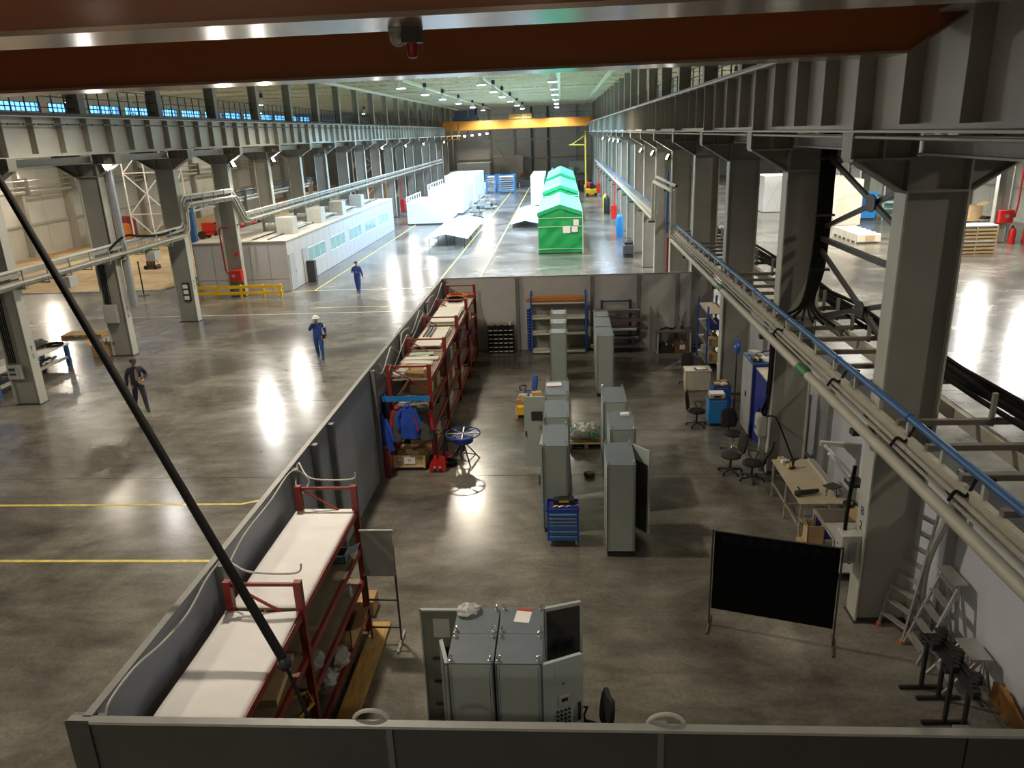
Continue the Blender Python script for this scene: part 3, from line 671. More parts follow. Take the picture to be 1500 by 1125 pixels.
# cross bracing between the first two right columns
br = thing('cross_brace', 'dark steel X-brace between the two nearest right columns', 'brace', (5.75, 0, 0))
ya, yb = 12.0, 17.64
for z0, z1 in ((6.02, 7.62), (4.0, 5.62)):
    zc = (z0+z1)/2
    MB().bar((0, ya, z0), (0, yb, z1), 0.07, 0.09).build('diagonal', DKSTEEL, br); MB().bar((0.05, ya, z1), (0.05, yb, z0), 0.07, 0.09).build('diagonal', DKSTEEL, br)
    MB().prism([((ya+yb)/2-0.22, zc-0.1), ((ya+yb)/2-0.1, zc-0.16), ((ya+yb)/2+0.1, zc-0.16), ((ya+yb)/2+0.22, zc-0.1), ((ya+yb)/2+0.22, zc+0.1), ((ya+yb)/2+0.1, zc+0.16), ((ya+yb)/2-0.1, zc+0.16), ((ya+yb)/2-0.22, zc+0.1)], -0.06, -0.035, 'x').build('gusset', DKSTEEL, br)
MB().bar((0, ya, 5.82), (0, yb, 5.82), 0.1, 0.1).build('strut', DKSTEEL, br)

# ================================================================ PIPE RACK ALONG THE LEFT COLUMNS
def polyl(xo, zo, y0=14, y1=118):
    return [(-17.93+xo, y0, 4.15+zo), (-17.93+xo, 35.3, 4.25+zo), (-17.93+xo, 35.6, 4.45+zo), (-17.93+xo, 35.75, 5.45+zo), (-17.93+xo, 36.0, 5.62+zo), (-17.93+xo, 41.4, 5.55+zo), (-17.93+xo, 41.7, 5.4+zo), (-17.93+xo, 42.6, 4.3+zo), (-17.93+xo, 43.0, 4.15+zo), (-17.93+xo, y1, 4.5+zo)]
lt = thing('pipe_rack', 'grey pipe and tray rack that steps up past the left columns', 'pipe rack', (0, 0, 0))
MB().tube(polyl(0.02, 0.42), 0.06, 8).build('pipe', mat('pale_grey_pipe', (0.48, 0.50, 0.48), 0.4), lt, True)
MB().tube(polyl(0.0, -0.08), 0.09, 8).build('pipe', CREAMP, lt, True)
MB().tube(polyl(0.28, 0.05), 0.05, 8).build('pipe', TIE, lt, True)
for z in (0.06, 0.3):
    b = MB(); q = polyl(0.12, z)
    for p1, p2 in zip(q[:-1], q[1:]): b.bar(p1, p2, 0.06, 0.12)
    b.build('side_rail', STEEL, lt)
hg = MB().box(-0.1, 0.3, -0.02, 0.02, -0.2, -0.16).box(0.26, 0.3, -0.02, 0.02, -0.2, 0.45).mesh('hanger', STEEL)
y = 15.0
while y < 116:
    z = 4.2 if (y < 35 or y > 43.2) else (5.58 if 36.2 < y < 41.2 else None)
    if z: link_mesh('hanger', hg, lt, (-17.93, y, z))
    y += 1.25
for k in range(2, 17): MB().box(-18.05, -17.7, CY(k)+0.1, CY(k)+0.3, (4.0 if k not in (4,) else 5.3), (4.06 if k not in (4,) else 5.36)).build('bracket', STEEL, lt)
for y0 in (25.6, 31.6):
    MB().tube([(-17.95, y0, 4.10), (-17.95, y0+0.7, 4.11)], 0.095, 8).build('green_band', GREENP, lt, True)
cable('tangle of black cable lying on the left pipe rack', [(-17.8, 29.0, 4.5), (-17.75, 30.2, 4.9), (-17.8, 31.5, 4.75), (-17.7, 33, 4.6), (-17.8, 34.5, 4.62)], CABLE, 0.05)
for i, (y, w) in enumerate(((25.9, 0.5), (31.9, 0.55))):
    tag(MB().box(-17.98, -17.55, y, y+w, 3.62, 4.02).build('junction_box', GREYPL, None, bevel=0.01), 'grey junction box under the left pipe rack, %s' % ('nearer one' if i == 0 else 'farther one'), 'electrical box')
# rack of pipes in the left bay, farther back
lb = thing('pipe_rack', 'white pipe rack crossing the left bay behind the columns', 'pipe rack', (0, 0, 0))
for x, z, m in ((-24.0, 4.9, BLUEP), (-24.1, 4.45, WHITE), (-24.2, 4.2, WHITE)): MB().tube([(x, 47, z), (x, 75, z)], 0.07, 8).build('pipe', m, lb, True)
for y in (47.5, 53, 58, 63, 68, 74): MB().box(-24.3, -23.9, y, y+0.1, 0, 5.0).build('support', STEEL, lb)
lw = thing('pipe_rack', 'long pale pipe rack along the wall of the left bay', 'pipe rack', (0, 0, 0))
for x, z, r in ((-42.7, 5.2, 0.12), (-42.6, 5.6, 0.06), (-42.55, 6.1, 0.05)): MB().tube([(x, 30, z), (x, 120, z)], r, 8).build('pipe', TIE, lw, True)
for k in range(4, 18): MB().box(-43.2, -42.3, CY(k), CY(k)+0.12, 5.0, 6.3).build('bracket', STEEL, lw)
# ================================================================ PALLET RACKS
def pallet_rack(label, x0, x1, fy, ph, levels, deck, skip=()):
    t = thing('pallet_rack', label, 'rack', (0, 0, 0))
    up = MB().box(-0.05, 0.05, -0.045, 0.045, 0, ph)
    hole = MB()
    for i in range(int(ph/0.075)): hole.box(-0.052, 0.052, -0.008, 0.008, 0.06+0.075*i, 0.085+0.075*i)
    um = up.mesh('upright', REDR); hm = hole.mesh('slots', DKSTEEL)
    for y in fy:
        for x in (x0, x1):
            u = link_mesh('upright', um, t, (x, y, 0)); link_mesh('slots', hm, u)
            MB().box(x-0.08, x+0.08, y-0.07, y+0.07, 0, 0.012).build('foot_plate', REDR, t)
        z = 0.25; s = 0
        while z < ph-0.6:
            a, b = (x0, x1) if s % 2 == 0 else (x1, x0)
            MB().bar((a, y, z), (b, y, z+0.62), 0.035, 0.025).build('brace', REDR, t); z += 0.64; s += 1
        MB().bar((x0, y, ph-0.05), (x1, y, ph-0.05), 0.035, 0.045).build('brace', REDR, t)
        MB().bar((x0, y, 0.2), (x1, y, 0.2), 0.035, 0.03).build('brace', REDR, t)
    for j, (ya, yb) in enumerate(zip(fy[:-1], fy[1:])):
        for z in levels:
            for x in (x0, x1): MB().box(x-0.025, x+0.025, ya+0.05, yb-0.05, z-0.11, z).build('beam', REDR, t)
            MB().box(x0+0.03, x1-0.03, ya+0.05, yb-0.05, z-0.03, z-0.005).build('shelf_board', deck, t)
    return t
pallet_rack('near red pallet rack with white paper on its top shelf', -4.50, -3.55, [5.98, 8.48, 11.33], 2.82, [0.38, 1.07, 1.68, 2.37], PLY2)
def sheet(label, x0, x1, y0, y1, z, m=PAPER, amp=0.008, seed=1, cat='paper'):
    r = random.Random(seed); ph = [r.uniform(0, 6) for _ in range(4)]
    def f(u, v):
        x = x0+(x1-x0)*u; y = y0+(y1-y0)*v
        return (x, y, z + amp*(1+math.sin(x*7+ph[0]+2*math.sin(y*1.7+ph[1])))*(0.6+0.4*math.sin(y*3.1+ph[2])))
    o = MB().grid(f, 14, 30).build('paper_sheet', m, None, True)
    s = o.modifiers.new('thick', 'SOLIDIFY'); s.thickness = 0.003
    return tag(o, label, cat)
sheet('white paper covering the nearest rack top, up to the first frame', -4.56, -3.55, 6.05, 8.43, 2.372, amp=0.012, seed=2)
sheet('long white paper covering the rack top behind the first frame', -4.56, -3.55, 8.53, 11.35, 2.372, amp=0.005, seed=3)
far_rack_y = [18.15, 20.8, 23.5, 26.1, 28.75]
pallet_rack('long red pallet rack loaded with white panels beside the left partition', -4.45, -3.42, far_rack_y, 2.86, [0.40, 1.10, 1.75, 2.45], PLY2)

def simple_box(name, label, cat, c, d, m, rz=0, lid=None, bevel=0.004):
    """closed or open-flapped carton; c = centre of base"""
    t = thing(name, label, cat, c, rz)
    w, l, h = d
    if lid == 'open':
        b = MB(); q = 0.012
        b.box(-w/2, w/2, -l/2, -l/2+q, 0, h).box(-w/2, w/2, l/2-q, l/2, 0, h).box(-w/2, -w/2+q, -l/2, l/2, 0, h).box(w/2-q, w/2, -l/2, l/2, 0, h).box(-w/2, w/2, -l/2, l/2, 0, q)
        b.build('body', m, t)
        for sx, ang in ((-1, 35), (1, 25)):
            f = MB().box(0, w*0.45*1, -l/2, l/2, 0, 0.006).build('flap', m, t, loc=(sx*w/2, 0, h)); f.rotation_euler.y = R(-ang) if sx > 0 else R(180+ang)
    else:
        MB().box(-w/2, w/2, -l/2, l/2, 0, h).build('body', m, t, bevel=bevel)
        MB().box(-0.025, 0.025, -l/2-0.001, l/2+0.001, h-0.05, h+0.002).build('tape', mat('packing_tape', (0.55, 0.42, 0.25), 0.3), t)
    return t
# goods on the far rack
def boards(label, x0, x1, y0, y1, z, n, m, seed=0, name='panel_stack'):
    r = random.Random(seed)
    for i in range(n):
        dx = r.uniform(-.03, .03); dy = r.uniform(-.1, .1)
        o = MB().cbox(((x0+x1)/2+dx, (y0+y1)/2+dy, z+0.02+0.035*i), (x1-x0, y1-y0, 0.03), r.uniform(-.02, .02)).build('panel_board', m)
        tag(o, label % ['bottom', 'second', 'third', 'fourth', 'top'][min(i, 3) if i < n-1 else 4], 'board', 'white panels on the far rack')
WP = mat('cream_white_panel', (0.68, 0.65, 0.58), 0.6, 0, 0.05)
boards('%s white panel of the stack in the third rack bay', -4.32, -3.52, 23.75, 26.0, 2.45, 4, WP, 1)
boards('%s white panel of the stack in the second rack bay', -4.36, -3.60, 21.1, 23.3, 2.45, 3, WP, 2)
boards('%s white panel of the small stack in the farthest rack bay', -4.3, -3.55, 26.3, 27.1, 2.45, 2, WP, 5)
r_ = random.Random(11)
for i in range(7):
    y = 18.95+0.25*i
    o = MB().cbox((-3.98+r_.uniform(-.05, .05), y, 2.475+0.02*(i % 3)), (r_.uniform(.55, .95), r_.uniform(.12, .3), 0.035), r_.uniform(-.25, .25)).build('profile_bar', WP if i % 3 else GREYPL)
    tag(o, 'pale strip across the first bay of the long rack, %s along' % ORD[i], 'strip', 'strips on the far rack')
o = tag(MB().cbox((-3.95, 20.25, 2.54), (0.62, 0.22, 0.03), 0.15).build('profile_bar', mat('pale_green_print', (0.42, 0.52, 0.42), 0.6)), 'pale green printed strip on top of the strips in the first rack bay', 'strip')
for i in range(3):
    tag(MB().box(-4.25+0.10*i, -4.21+0.10*i, 22.0, 23.2, 2.56, 2.60).build('profile_bar', DKSTEEL), 'dark slat on the white panels of the second rack bay, %s from the left' % ['first', 'second', 'third'][i], 'strip', 'dark slats')
def coil(label, c, R0, r, n, m, seed=0, cat='cable coil'):
    rr = random.Random(seed); pts = []
    for i in range(n*14):
        a = 2*math.pi*i/14; q = R0*(1+rr.uniform(-.10, .10)); pts.append((c[0]+q*math.cos(a), c[1]+q*math.sin(a)*0.85, c[2]+r+0.9*r*(i//14)*0.9+rr.uniform(0, r*.6)))
    return tag(MB().tube(pts, r, 6).build('cable_coil', m, None, True), label, cat)
coil('black cable coil on the farthest bay of the long rack', (-3.95, 27.25, 2.52), 0.30, 0.035, 3, CABLE, 1)
coil('larger orange cable coil at the far end of the long rack', (-4.0, 28.2, 2.45), 0.36, 0.03, 4, ORNG, 2)
coil('smaller orange cable coil beside the far rack upright', (-3.62, 28.4, 2.45), 0.2, 0.028, 4, ORNG, 3)
coil('coil of pale grey rope in the near end of the long rack', (-4.22, 18.5, 2.45), 0.18, 0.022, 5, wc, 4)
coil('pale rope coil on the second shelf at the near end of the long rack', (-4.2, 18.5, 1.75), 0.17, 0.022, 9, wc, 5)
coil('loose pale hose on the second shelf near the blue board', (-3.95, 18.6, 1.75), 0.24, 0.02, 3, wc, 6)
simple_box('carton', 'yellow-brown open carton on top of the near end of the long rack', 'box', (-3.80, 18.5, 2.45), (0.42, 0.42, 0.22), CARDL, 0.05, 'open')
# things inside the lower shelves of the long rack
r_ = random.Random(5)
nb = 0
for j in range(4):
    ya, yb = far_rack_y[j], far_rack_y[j+1]
    for lv, z in enumerate((0.40, 1.10, 1.75)):
        y = ya+0.25
        while y < yb-0.55:
            h = r_.uniform(.18, .42); w = r_.uniform(.35, .6); m = r_.choice([CARD, CARDL, DKSTEEL, GREYPL, NAVY, BLACKP, CARD])
            if j == 0 and lv == 2 and y < 18.95: y += 0.7; continue
            if r_.random() < 0.72:
                nb += 1
                simple_box('storage_box', '%s box, %s shelf, %s bay of the long rack, %s along' % ({'cardboard': 'brown', 'pale_cardboard': 'tan', 'dark_steel': 'dark', 'light_grey_plastic': 'grey', 'navy_paint': 'navy', 'black_plastic': 'black'}[m.name], ['bottom', 'second', 'third'][lv], ['first', 'second', 'third', 'fourth'][j], ORD[int((y-ya)/0.45)]), 'box', (-3.82+r_.uniform(-.08, .05), y+w/2, z), (0.6, w, h), m, r_.uniform(-.05, .05), None)
            y += w+r_.uniform(.08, .3)
# goods on the near rack lower shelves
simple_box('storage_box', 'blue plastic crate on the middle shelf of the near rack', 'box', (-3.9, 10.9, 1.68), (0.5, 0.3, 0.14), mat('steel_blue_plastic', (0.12, 0.2, 0.28), 0.4), 0, 'open')
simple_box('carton', 'brown carton on the bottom shelf of the near rack', 'box', (-3.75, 10.55, 0.38), (0.45, 0.6, 0.36), CARD, 0, 'open')
simple_box('carton', 'tan folded carton at the near end of the middle rack shelf', 'box', (-3.95, 7.9, 1.68), (0.6, 0.9, 0.10), CARDL, 0.1)
bt = thing('bottle', 'small clear bottle with a green cap on the near rack', 'bottle', (-3.62, 10.75, 1.07))
MB().lathe([(0.035, 0), (0.037, 0.15), (0.014, 0.2), (0.014, 0.22)], 10).build('body', CLEARP, bt, True); MB().lathe([(0.017, 0.22), (0.017, 0.245)], 8).build('cap', GREENP, bt)
for i, (x, y, z, m, nm) in enumerate(((-3.7, 8.95, 1.07, CLEARP, 'clear'), (-3.75, 9.4, 0.38, CLEARP, 'crumpled clear'), (-3.65, 9.9, 0.38, GREYPL, 'grey'))):
    tag(MB().blob((x, y, z+0.12), (0.2, 0.24, 0.12), 12, 0.22).build('plastic_bag', m), '%s plastic bag on a lower shelf of the near rack' % nm, 'bag')
tag(MB().tube([(-3.9, 8.2, 1.10), (-3.6, 8.4, 1.12), (-3.45, 8.2, 1.1), (-3.6, 7.8, 1.10), (-3.9, 7.7, 1.1)], 0.025, 6).build('strap', mat('yellow_strap', (0.5, 0.34, 0.04), 0.7), None, True), 'yellow lifting strap at the end of the pendant cable', 'strap')
tag(MB().box(-3.50, -3.18, 8.6, 11.45, 0.02, 0.07).build('plank', PINE), 'long yellow wooden plank on the floor beside the near rack', 'plank')
simple_box('carton', 'dark carton on the floor under the plank end', 'box', (-3.75, 11.9, 0), (0.4, 0.4, 0.3), CARD, 0)

# ================================================================ SWITCHGEAR CABINETS
HB = 2.03
eye_m = MB().lathe([(0.028, 0), (0.028, 0.012), (0.014, 0.014), (0.014, 0.03)], 8).tube([(0.024*math.cos(a*math.pi/5), 0, 0.055+0.026*math.sin(a*math.pi/5)) for a in range(10)], 0.009, 5, True).mesh('eyebolt', CHROME)
HANDLE = MB().box(-0.012, 0.012, -0.035, -0.005, -0.11, 0.11).box(-0.02, 0.02, -0.012, 0, -0.14, 0.14).mesh('handle', BLACKP)
def cab_door(t, hinge, w, ang, hinge_side, handle=True, inside=False, extra=None, h=HB-0.12, m=CAB):
    """door leaf rotating about vertical hinge; local x along leaf from hinge; leaf front faces -y"""
    d = MB().box(0, w, -0.02, 0.0, 0, h).box(0, w, 0.0, 0.03, h-0.02, h).box(0, w, 0.0, 0.03, 0, 0.02).box(0, 0.02, 0, 0.03, 0, h).box(w-0.02, w, 0, 0.03, 0, h).build('door', m, t)
    d.location = (hinge[0], hinge[1], 0.1); d.rotation_euler.z = ang
    MB().box(0.03, w-0.03, 0.0, 0.004, 0.03, h-0.03).build('inner_skin', CABIN, d)
    if handle:
        link_mesh('handle', HANDLE, d, (w-0.06, -0.02, h*0.55))
    return d
def cabinet(label, x0, x1, y0, y1, doors=(), plate=None, segs=1, open_side=None):
    cx, cy = (x0+x1)/2, (y0+y1)/2; w = x1-x0; d = y1-y0
    t = thing('switchgear_cabinet', label, 'cabinet', (cx, cy, 0), group='grey switchgear cabinets')
    MB().box(-w/2+0.01, w/2-0.01, -d/2+0.01, d/2-0.01, 0, 0.1).build('plinth', BLACKP, t)
    b = MB()
    b.box(-w/2, w/2, -d/2, -d/2+0.02, 0.1, HB-0.015).box(-w/2, w/2, d/2-0.02, d/2, 0.1, HB-0.015).box(-w/2, w/2, -d/2, d/2, 0.1, 0.12)
    if open_side != 'l': b.box(-w/2, -w/2+0.02, -d/2, d/2, 0.1, HB-0.015)
    else: b.box(-w/2+0.25, -w/2+0.27, -d/2, d/2, 0.1, HB-0.015)
    if open_side != 'r': b.box(w/2-0.02, w/2, -d/2, d/2, 0.1, HB-0.015)
    else: b.box(w/2-0.27, w/2-0.25, -d/2, d/2, 0.1, HB-0.015)
    b.build('body', CAB, t)
    # frame edges
    f = MB()
    for sx in (-1, 1):
        for sy in (-1, 1): f.box(sx*w/2-0.012*(sx > 0)-0.002, sx*w/2+0.012*(sx < 0)+0.002, sy*d/2-0.012-0.002, sy*d/2+0.012+0.002, 0.1, HB-0.02)
    f.build('corner_edge', CABTOP, t)
    L = d/segs
    for i in range(segs):
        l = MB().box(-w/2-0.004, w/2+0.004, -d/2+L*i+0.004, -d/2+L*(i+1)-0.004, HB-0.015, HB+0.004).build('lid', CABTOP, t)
        for sx in (-1, 1):
            for sy in (0.06, L-0.06): link_mesh('eyebolt', eye_m, t, (sx*(w/2-0.04), -d/2+L*i+sy, HB+0.004), (0, 0, random.uniform(0, 3)))
    MB().box(-w/2+0.045, -w/2+0.05, -d/2-0.003, -d/2, 0.14, HB-0.05).box(w/2-0.05, w/2-0.045, -d/2-0.003, -d/2, 0.14, HB-0.05).build('panel_seam', DKSTEEL, t)
    return t
c1 = cabinet('foreground cabinet with a bag on its lid, left of the pair', -1.53, -0.955, 7.87, 9.06, segs=2)
c2 = cabinet('foreground cabinet with a red-topped leaflet on its lid, right of the pair', -0.925, -0.345, 7.87, 9.07, segs=2)
for s in c1, c2:
    pass
# open doors of the foreground pair (c1 centre -1.2425, 8.465 ; c2 centre -0.635, 8.47)
d = cab_door(c1, (-0.2875, 0.58), 0.56, R(180), 'l')
MB().box(0.12, 0.42, 0.006, 0.05, 1.1, 1.12).box(0.12, 0.42, 0.006, 0.05, 0.7, 0.72).box(0.12, 0.42, 0.006, 0.05, 0.3, 0.32).build('cable_duct', BLACKP, d)
hb_ = MB()
for i in range(5): hb_.tube([(0.10+0.03*i, 0.03, 0.2), (0.08+0.02*i, 0.06, 0.6), (0.12+0.03*i, 0.05, 1.0), (0.1+0.03*i, 0.04, 1.3)], 0.014, 5)
hb_.build('wire_loom', CABLE, d)
MB().box(0.15, 0.38, 0.004, 0.008, 1.45, 1.75).build('document_pocket', GREYPL, d)
d = cab_door(c1, (-0.2875, -0.58), 0.52, R(107), 'l', handle=True)
d = cab_door(c2, (0.29, 0.60), 0.56, R(19), 'r', handle=False)
MB().box(0.03, 0.52, -0.024, -0.02, 0.04, HB-0.17).build('dark_lining', DKSTEEL, d)
MB().box(0.14, 0.42, -0.055, -0.022, 1.2, 1.38).build('display_unit', BLACKP, d)
MB().box(0.17, 0.25, -0.06, -0.055, 1.24, 1.34).box(0.28, 0.38, -0.06, -0.055, 1.24, 1.34).build('display_screen', DKGLASS, d)
d = cab_door(c2, (0.29, -0.58), 0.56, R(25), 'r')
MB().box(0.17, 0.40, -0.026, -0.02, 1.58, 1.86).build('blank_plate', CAB, d)
MB().cyl((0.28, -0.02, 1.55), (0.28, -0.03, 1.55), 0.012, 8).build('lock', BLACKP, d)
MB().box(0.22, 0.36, -0.035, -0.02, 1.22, 1.36).build('meter', GREYPL, d)
MB().box(0.245, 0.335, -0.038, -0.035, 1.28, 1.33).build('meter_display', DKGLASS, d)
bt_m = MB().tube([(0, 0, 0), (0, -0.02, 0)], 0.016, 10).mesh('push_button', BLACKP)
for i in range(4):
    for j in range(4): link_mesh('push_button', bt_m, d, (0.19+0.055*i, -0.02, 1.14-0.065*j))
bag = tag(MB().blob((-1.38, 8.93, HB+0.06), (0.17, 0.13, 0.06), 14, 0.22, 0.3).build('plastic_bag', CLEARP), 'clear plastic bag of small parts on the foreground cabinet lid', 'bag')
lf = thing('leaflet', 'white leaflet with a red header lying on the foreground cabinet lid', 'paper', (-0.62, 8.86, HB+0.006), R(-8))
MB().box(-0.105, 0.105, -0.15, 0.10, 0, 0.004).build('sheet', PAPER, lf); MB().box(-0.105, 0.105, 0.10, 0.15, 0, 0.0045).build('header', RED, lf)
# the two middle columns of cabinets
r1 = cabinet('cabinet with an open dark-lined door, nearest of the right file', 0.80, 1.365, 13.77, 14.93)
d = cab_door(r1, (0.2825, 0.58), 0.56, R(-52), 'r', handle=False)
MB().box(0.03, 0.53, -0.028, -0.02, 0.04, 1.60).build('dark_lining', DKSTEEL, d)
r2 = cabinet('cabinet with a white packet on its lid, second of the right file', 0.975, 1.535, 15.63, 16.83)
r3 = cabinet('cabinet with a bare grey lid, third of the right file', 0.915, 1.49, 17.41, 18.59)
cabinet('tall cabinet, fourth of the right file behind the bare-lid one', 1.03, 1.58, 23.65, 24.87)
cabinet('tall cabinet, fifth of the right file', 1.06, 1.58, 24.95, 26.25)
cabinet('small cabinet at the far end of the right file', 1.08, 1.58, 26.4, 27.2)
l1 = cabinet('cabinet behind the blue tool trolley, nearest of the left file', -0.505, 0.045, 14.77, 16.01)
d = cab_door(l1, (-0.28, 0.10), 0.56, R(-93), 'l')
MB().tube([(0.3, -0.02, 0.95), (0.3, -0.06, 0.95)], 0.04, 12).build('emergency_knob', YEL, d)
l2 = cabinet('cabinet with a blue-grey lid, second of the left file', -0.49, 0.085, 16.44, 17.66)
l3 = cabinet('cabinet with papers on its lid, third of the left file', -0.50, 0.10, 18.02, 19.17)
d = cab_door(l3, (-0.30, -0.585), 0.54, R(180), 'l', handle=False)
# its front shows to the camera: panel with a screen
MB().box(0.08, 0.36, 0.03, 0.045, 1.28, 1.52).build('operator_screen', DKGLASS, d)
MB().box(0.49, 0.52, 0.03, 0.05, 0.85, 1.0).build('door_handle', BLACKP, d)
MB().cyl((0.16, 0.03, 1.15), (0.16, 0.08, 1.15), 0.03, 10).build('rotary_switch', CHROME, d)
MB().box(0, 0.54, 0.03, 0.032, 0, HB-0.12).build('outer_skin', CAB, d)
cabinet('slim cabinet, fourth of the left file, first beyond the gap', -0.47, 0.085, 24.15, 24.75)
cabinet('slim cabinet, fifth of the left file', -0.46, 0.085, 25.5, 26.15)
cabinet('slim cabinet at the far end of the left file', -0.47, 0.085, 26.9, 27.6)
pk = tag(MB().cbox((1.36, 16.5, HB+0.04), (0.2, 0.13, 0.07), 0.1).build('packet', PAPER, None, bevel=0.01), 'small white packet on a cabinet lid of the right file', 'packet')
for i in range(4):
    tag(MB().cbox((-0.30+0.01*i, 18.85-0.012*i, HB+0.008+0.006*i), (0.36, 0.27, 0.005), R(-3+3*i)).build('paper_sheet', PAPER), 'white drawing sheet in the pile on the third cabinet of the left file, %s' % ['bottom', 'second', 'third', 'top'][i], 'paper', 'drawing sheets')
# ---- blue tool trolley
tt = thing('tool_trolley', 'blue tool trolley with drawers and tools on top', 'tool trolley', (-0.085, 14.38, 0))
MB().box(-0.33, 0.33, -0.2, 0.2, 0.13, 0.82).build('body', BLUE, tt)
dz = [0.15, 0.27, 0.39, 0.53, 0.61, 0.69]
hs = [0.11, 0.11, 0.13, 0.07, 0.07, 0.08]
for z, h in zip(dz, hs):
    q = MB().box(-0.29, 0.29, -0.225, -0.2, z, z+h).build('drawer', mat('trolley_blue', (0.02, 0.14, 0.50), 0.35), tt)
    MB().box(-0.28, 0.28, -0.238, -0.225, z+h-0.03, z+h-0.008).build('pull', ALU, q)
MB().box(-0.34, 0.34, -0.21, 0.21, 0.82, 0.85).box(-0.34, -0.32, -0.21, 0.21, 0.85, 0.9).box(0.32, 0.34, -0.21, 0.21, 0.85, 0.9).box(-0.34, 0.34, 0.19, 0.21, 0.85, 0.9).build('tray_top', NAVY, tt)
for sx in (-1, 1):
    for sy in (-1, 1):
        c = MB().box(sx*0.27-0.02, sx*0.27+0.02, sy*0.14-0.02, sy*0.14+0.02, 0.1, 0.13).build('caster', GREYPL, tt)
        MB().tube([(sx*0.27-0.015, sy*0.14, 0.05), (sx*0.27+0.015, sy*0.14, 0.05)], 0.05, 12).build('wheel', GREYPL, c)
MB().tube([(-0.33, 0.1, 0.75), (-0.40, 0.1, 0.8), (-0.40, -0.1, 0.8), (-0.33, -0.1, 0.75)], 0.015, 6).build('push_handle', BLUE, tt)
tb = thing('toolbox', 'black toolbox standing open on the blue trolley', 'toolbox', (-0.06, 14.47, 0.852))
MB().box(-0.22, 0.22, -0.08, 0.08, 0, 0.12).build('body', BLACKP, tb, bevel=0.01); MB().tube([(-0.1, 0, 0.12), (-0.1, 0, 0.16), (0.1, 0, 0.16), (0.1, 0, 0.12)], 0.012, 6).build('grip', BLACKP, tb); MB().box(-0.1, 0.1, -0.083, -0.08, 0.06, 0.10).build('label_plate', YEL, tb)
for i, (x, y, m, w) in enumerate(((-0.24, 14.28, YEL, 'yellow'), (-0.13, 14.27, CHROME, 'steel'), (0.02, 14.28, GREYPL, 'grey'), (0.16, 14.27, BLACKP, 'black'), (0.22, 14.32, CHROME, 'small steel'))):
    tag(MB().tube([(x-0.05, y-0.02, 0.87), (x+0.01, y, 0.885), (x+0.06, y+0.03, 0.87)], [0.012, 0.02, 0.014], 7).build('hand_tool', m), '%s hand tool in front of the toolbox on the trolley' % w, 'tool')

# ================================================================ CHAIRS
def office_chair(label, loc, rz, m, arms=True, bm=None, base_m=BLACKP, back_tilt=8):
    t = thing('office_chair', label, 'chair', loc, rz)
    b = MB()
    for i in range(5):
        a = 2*math.pi*i/5+0.3; b.bar((0, 0, 0.11), (0.29*math.cos(a), 0.29*math.sin(a), 0.075), 0.045, 0.035)
    b.build('star_base', base_m, t)
    for i in range(5):
        a = 2*math.pi*i/5+0.3; x, y = 0.29*math.cos(a), 0.29*math.sin(a)
        MB().tube([(x-0.02, y, 0.032), (x+0.02, y, 0.032)], 0.032, 10).build('caster', BLACKP, t)
    MB().cyl((0, 0, 0.08), (0, 0, 0.42), 0.028, 10).build('gas_lift', base_m, t)
    MB().lathe([(0.05, 0.415), (0.20, 0.42), (0.245, 0.44), (0.25, 0.475), (0.22, 0.50), (0.05, 0.505)], 18).build('seat', m, t, True)
    bk = MB().grid(lambda u, v: ((u-0.5)*0.44*(1-0.35*(2*v-1)**2*(1 if v > .5 else .5)), -0.03*math.cos((u-.5)*2.4)+0.03, v*0.50), 10, 10).build('backrest', bm or m, t, True)
    bk.location = (0, 0.24, 0.56); bk.rotation_euler.x = R(-back_tilt)
    s = bk.modifiers.new('pad', 'SOLIDIFY'); s.thickness = 0.05; s.offset = 0
    MB().tube([(0, 0.05, 0.41), (0, 0.25, 0.42), (0, 0.30, 0.5), (0, 0.29, 0.75)], 0.02, 8).build('back_stem', BLACKP, t)
    if arms:
        for sx in (-1, 1):
            MB().tube([(sx*0.2, 0.05, 0.43), (sx*0.30, 0.05, 0.5), (sx*0.30, 0.1, 0.64), (sx*0.28, 0.0, 0.67), (sx*0.28, -0.14, 0.65), (sx*0.29, -0.12, 0.55), (sx*0.2, -0.02, 0.45)], 0.018, 7).build('armrest', BLACKP, t, True)
    return t
CHB = mat('chair_blue_fabric', (0.03, 0.09, 0.32), 0.8); CHK = mat('chair_black_fabric', (0.016, 0.016, 0.017), 0.8)
office_chair('blue office chair with black armrests behind the cardboard boxes', (-1.22, 22.7, 0), R(-70), CHB)
office_chair('black office chair with armrests beside the bright blue cart', (3.80, 20.95, 0), R(75), CHK)
office_chair('black office chair with a chrome base near the long bench, tilted away', (4.45, 19.2, 0), R(10), CHK, False, base_m=CHROME, back_tilt=20)
office_chair('black task chair standing left of the other two by the bench', (4.1, 17.75, 0), R(-80), CHK, False)
office_chair('black office chair nearest the long bench', (4.52, 17.3, 0), R(-110), CHK, True, back_tilt=25)
office_chair('black office chair tucked behind the beige desk', (4.15, 24.75, 0), R(0), CHK, False)
office_chair('black chair partly hidden behind the foreground cabinets', (0.22, 8.42, 0), R(-75), CHK, True)

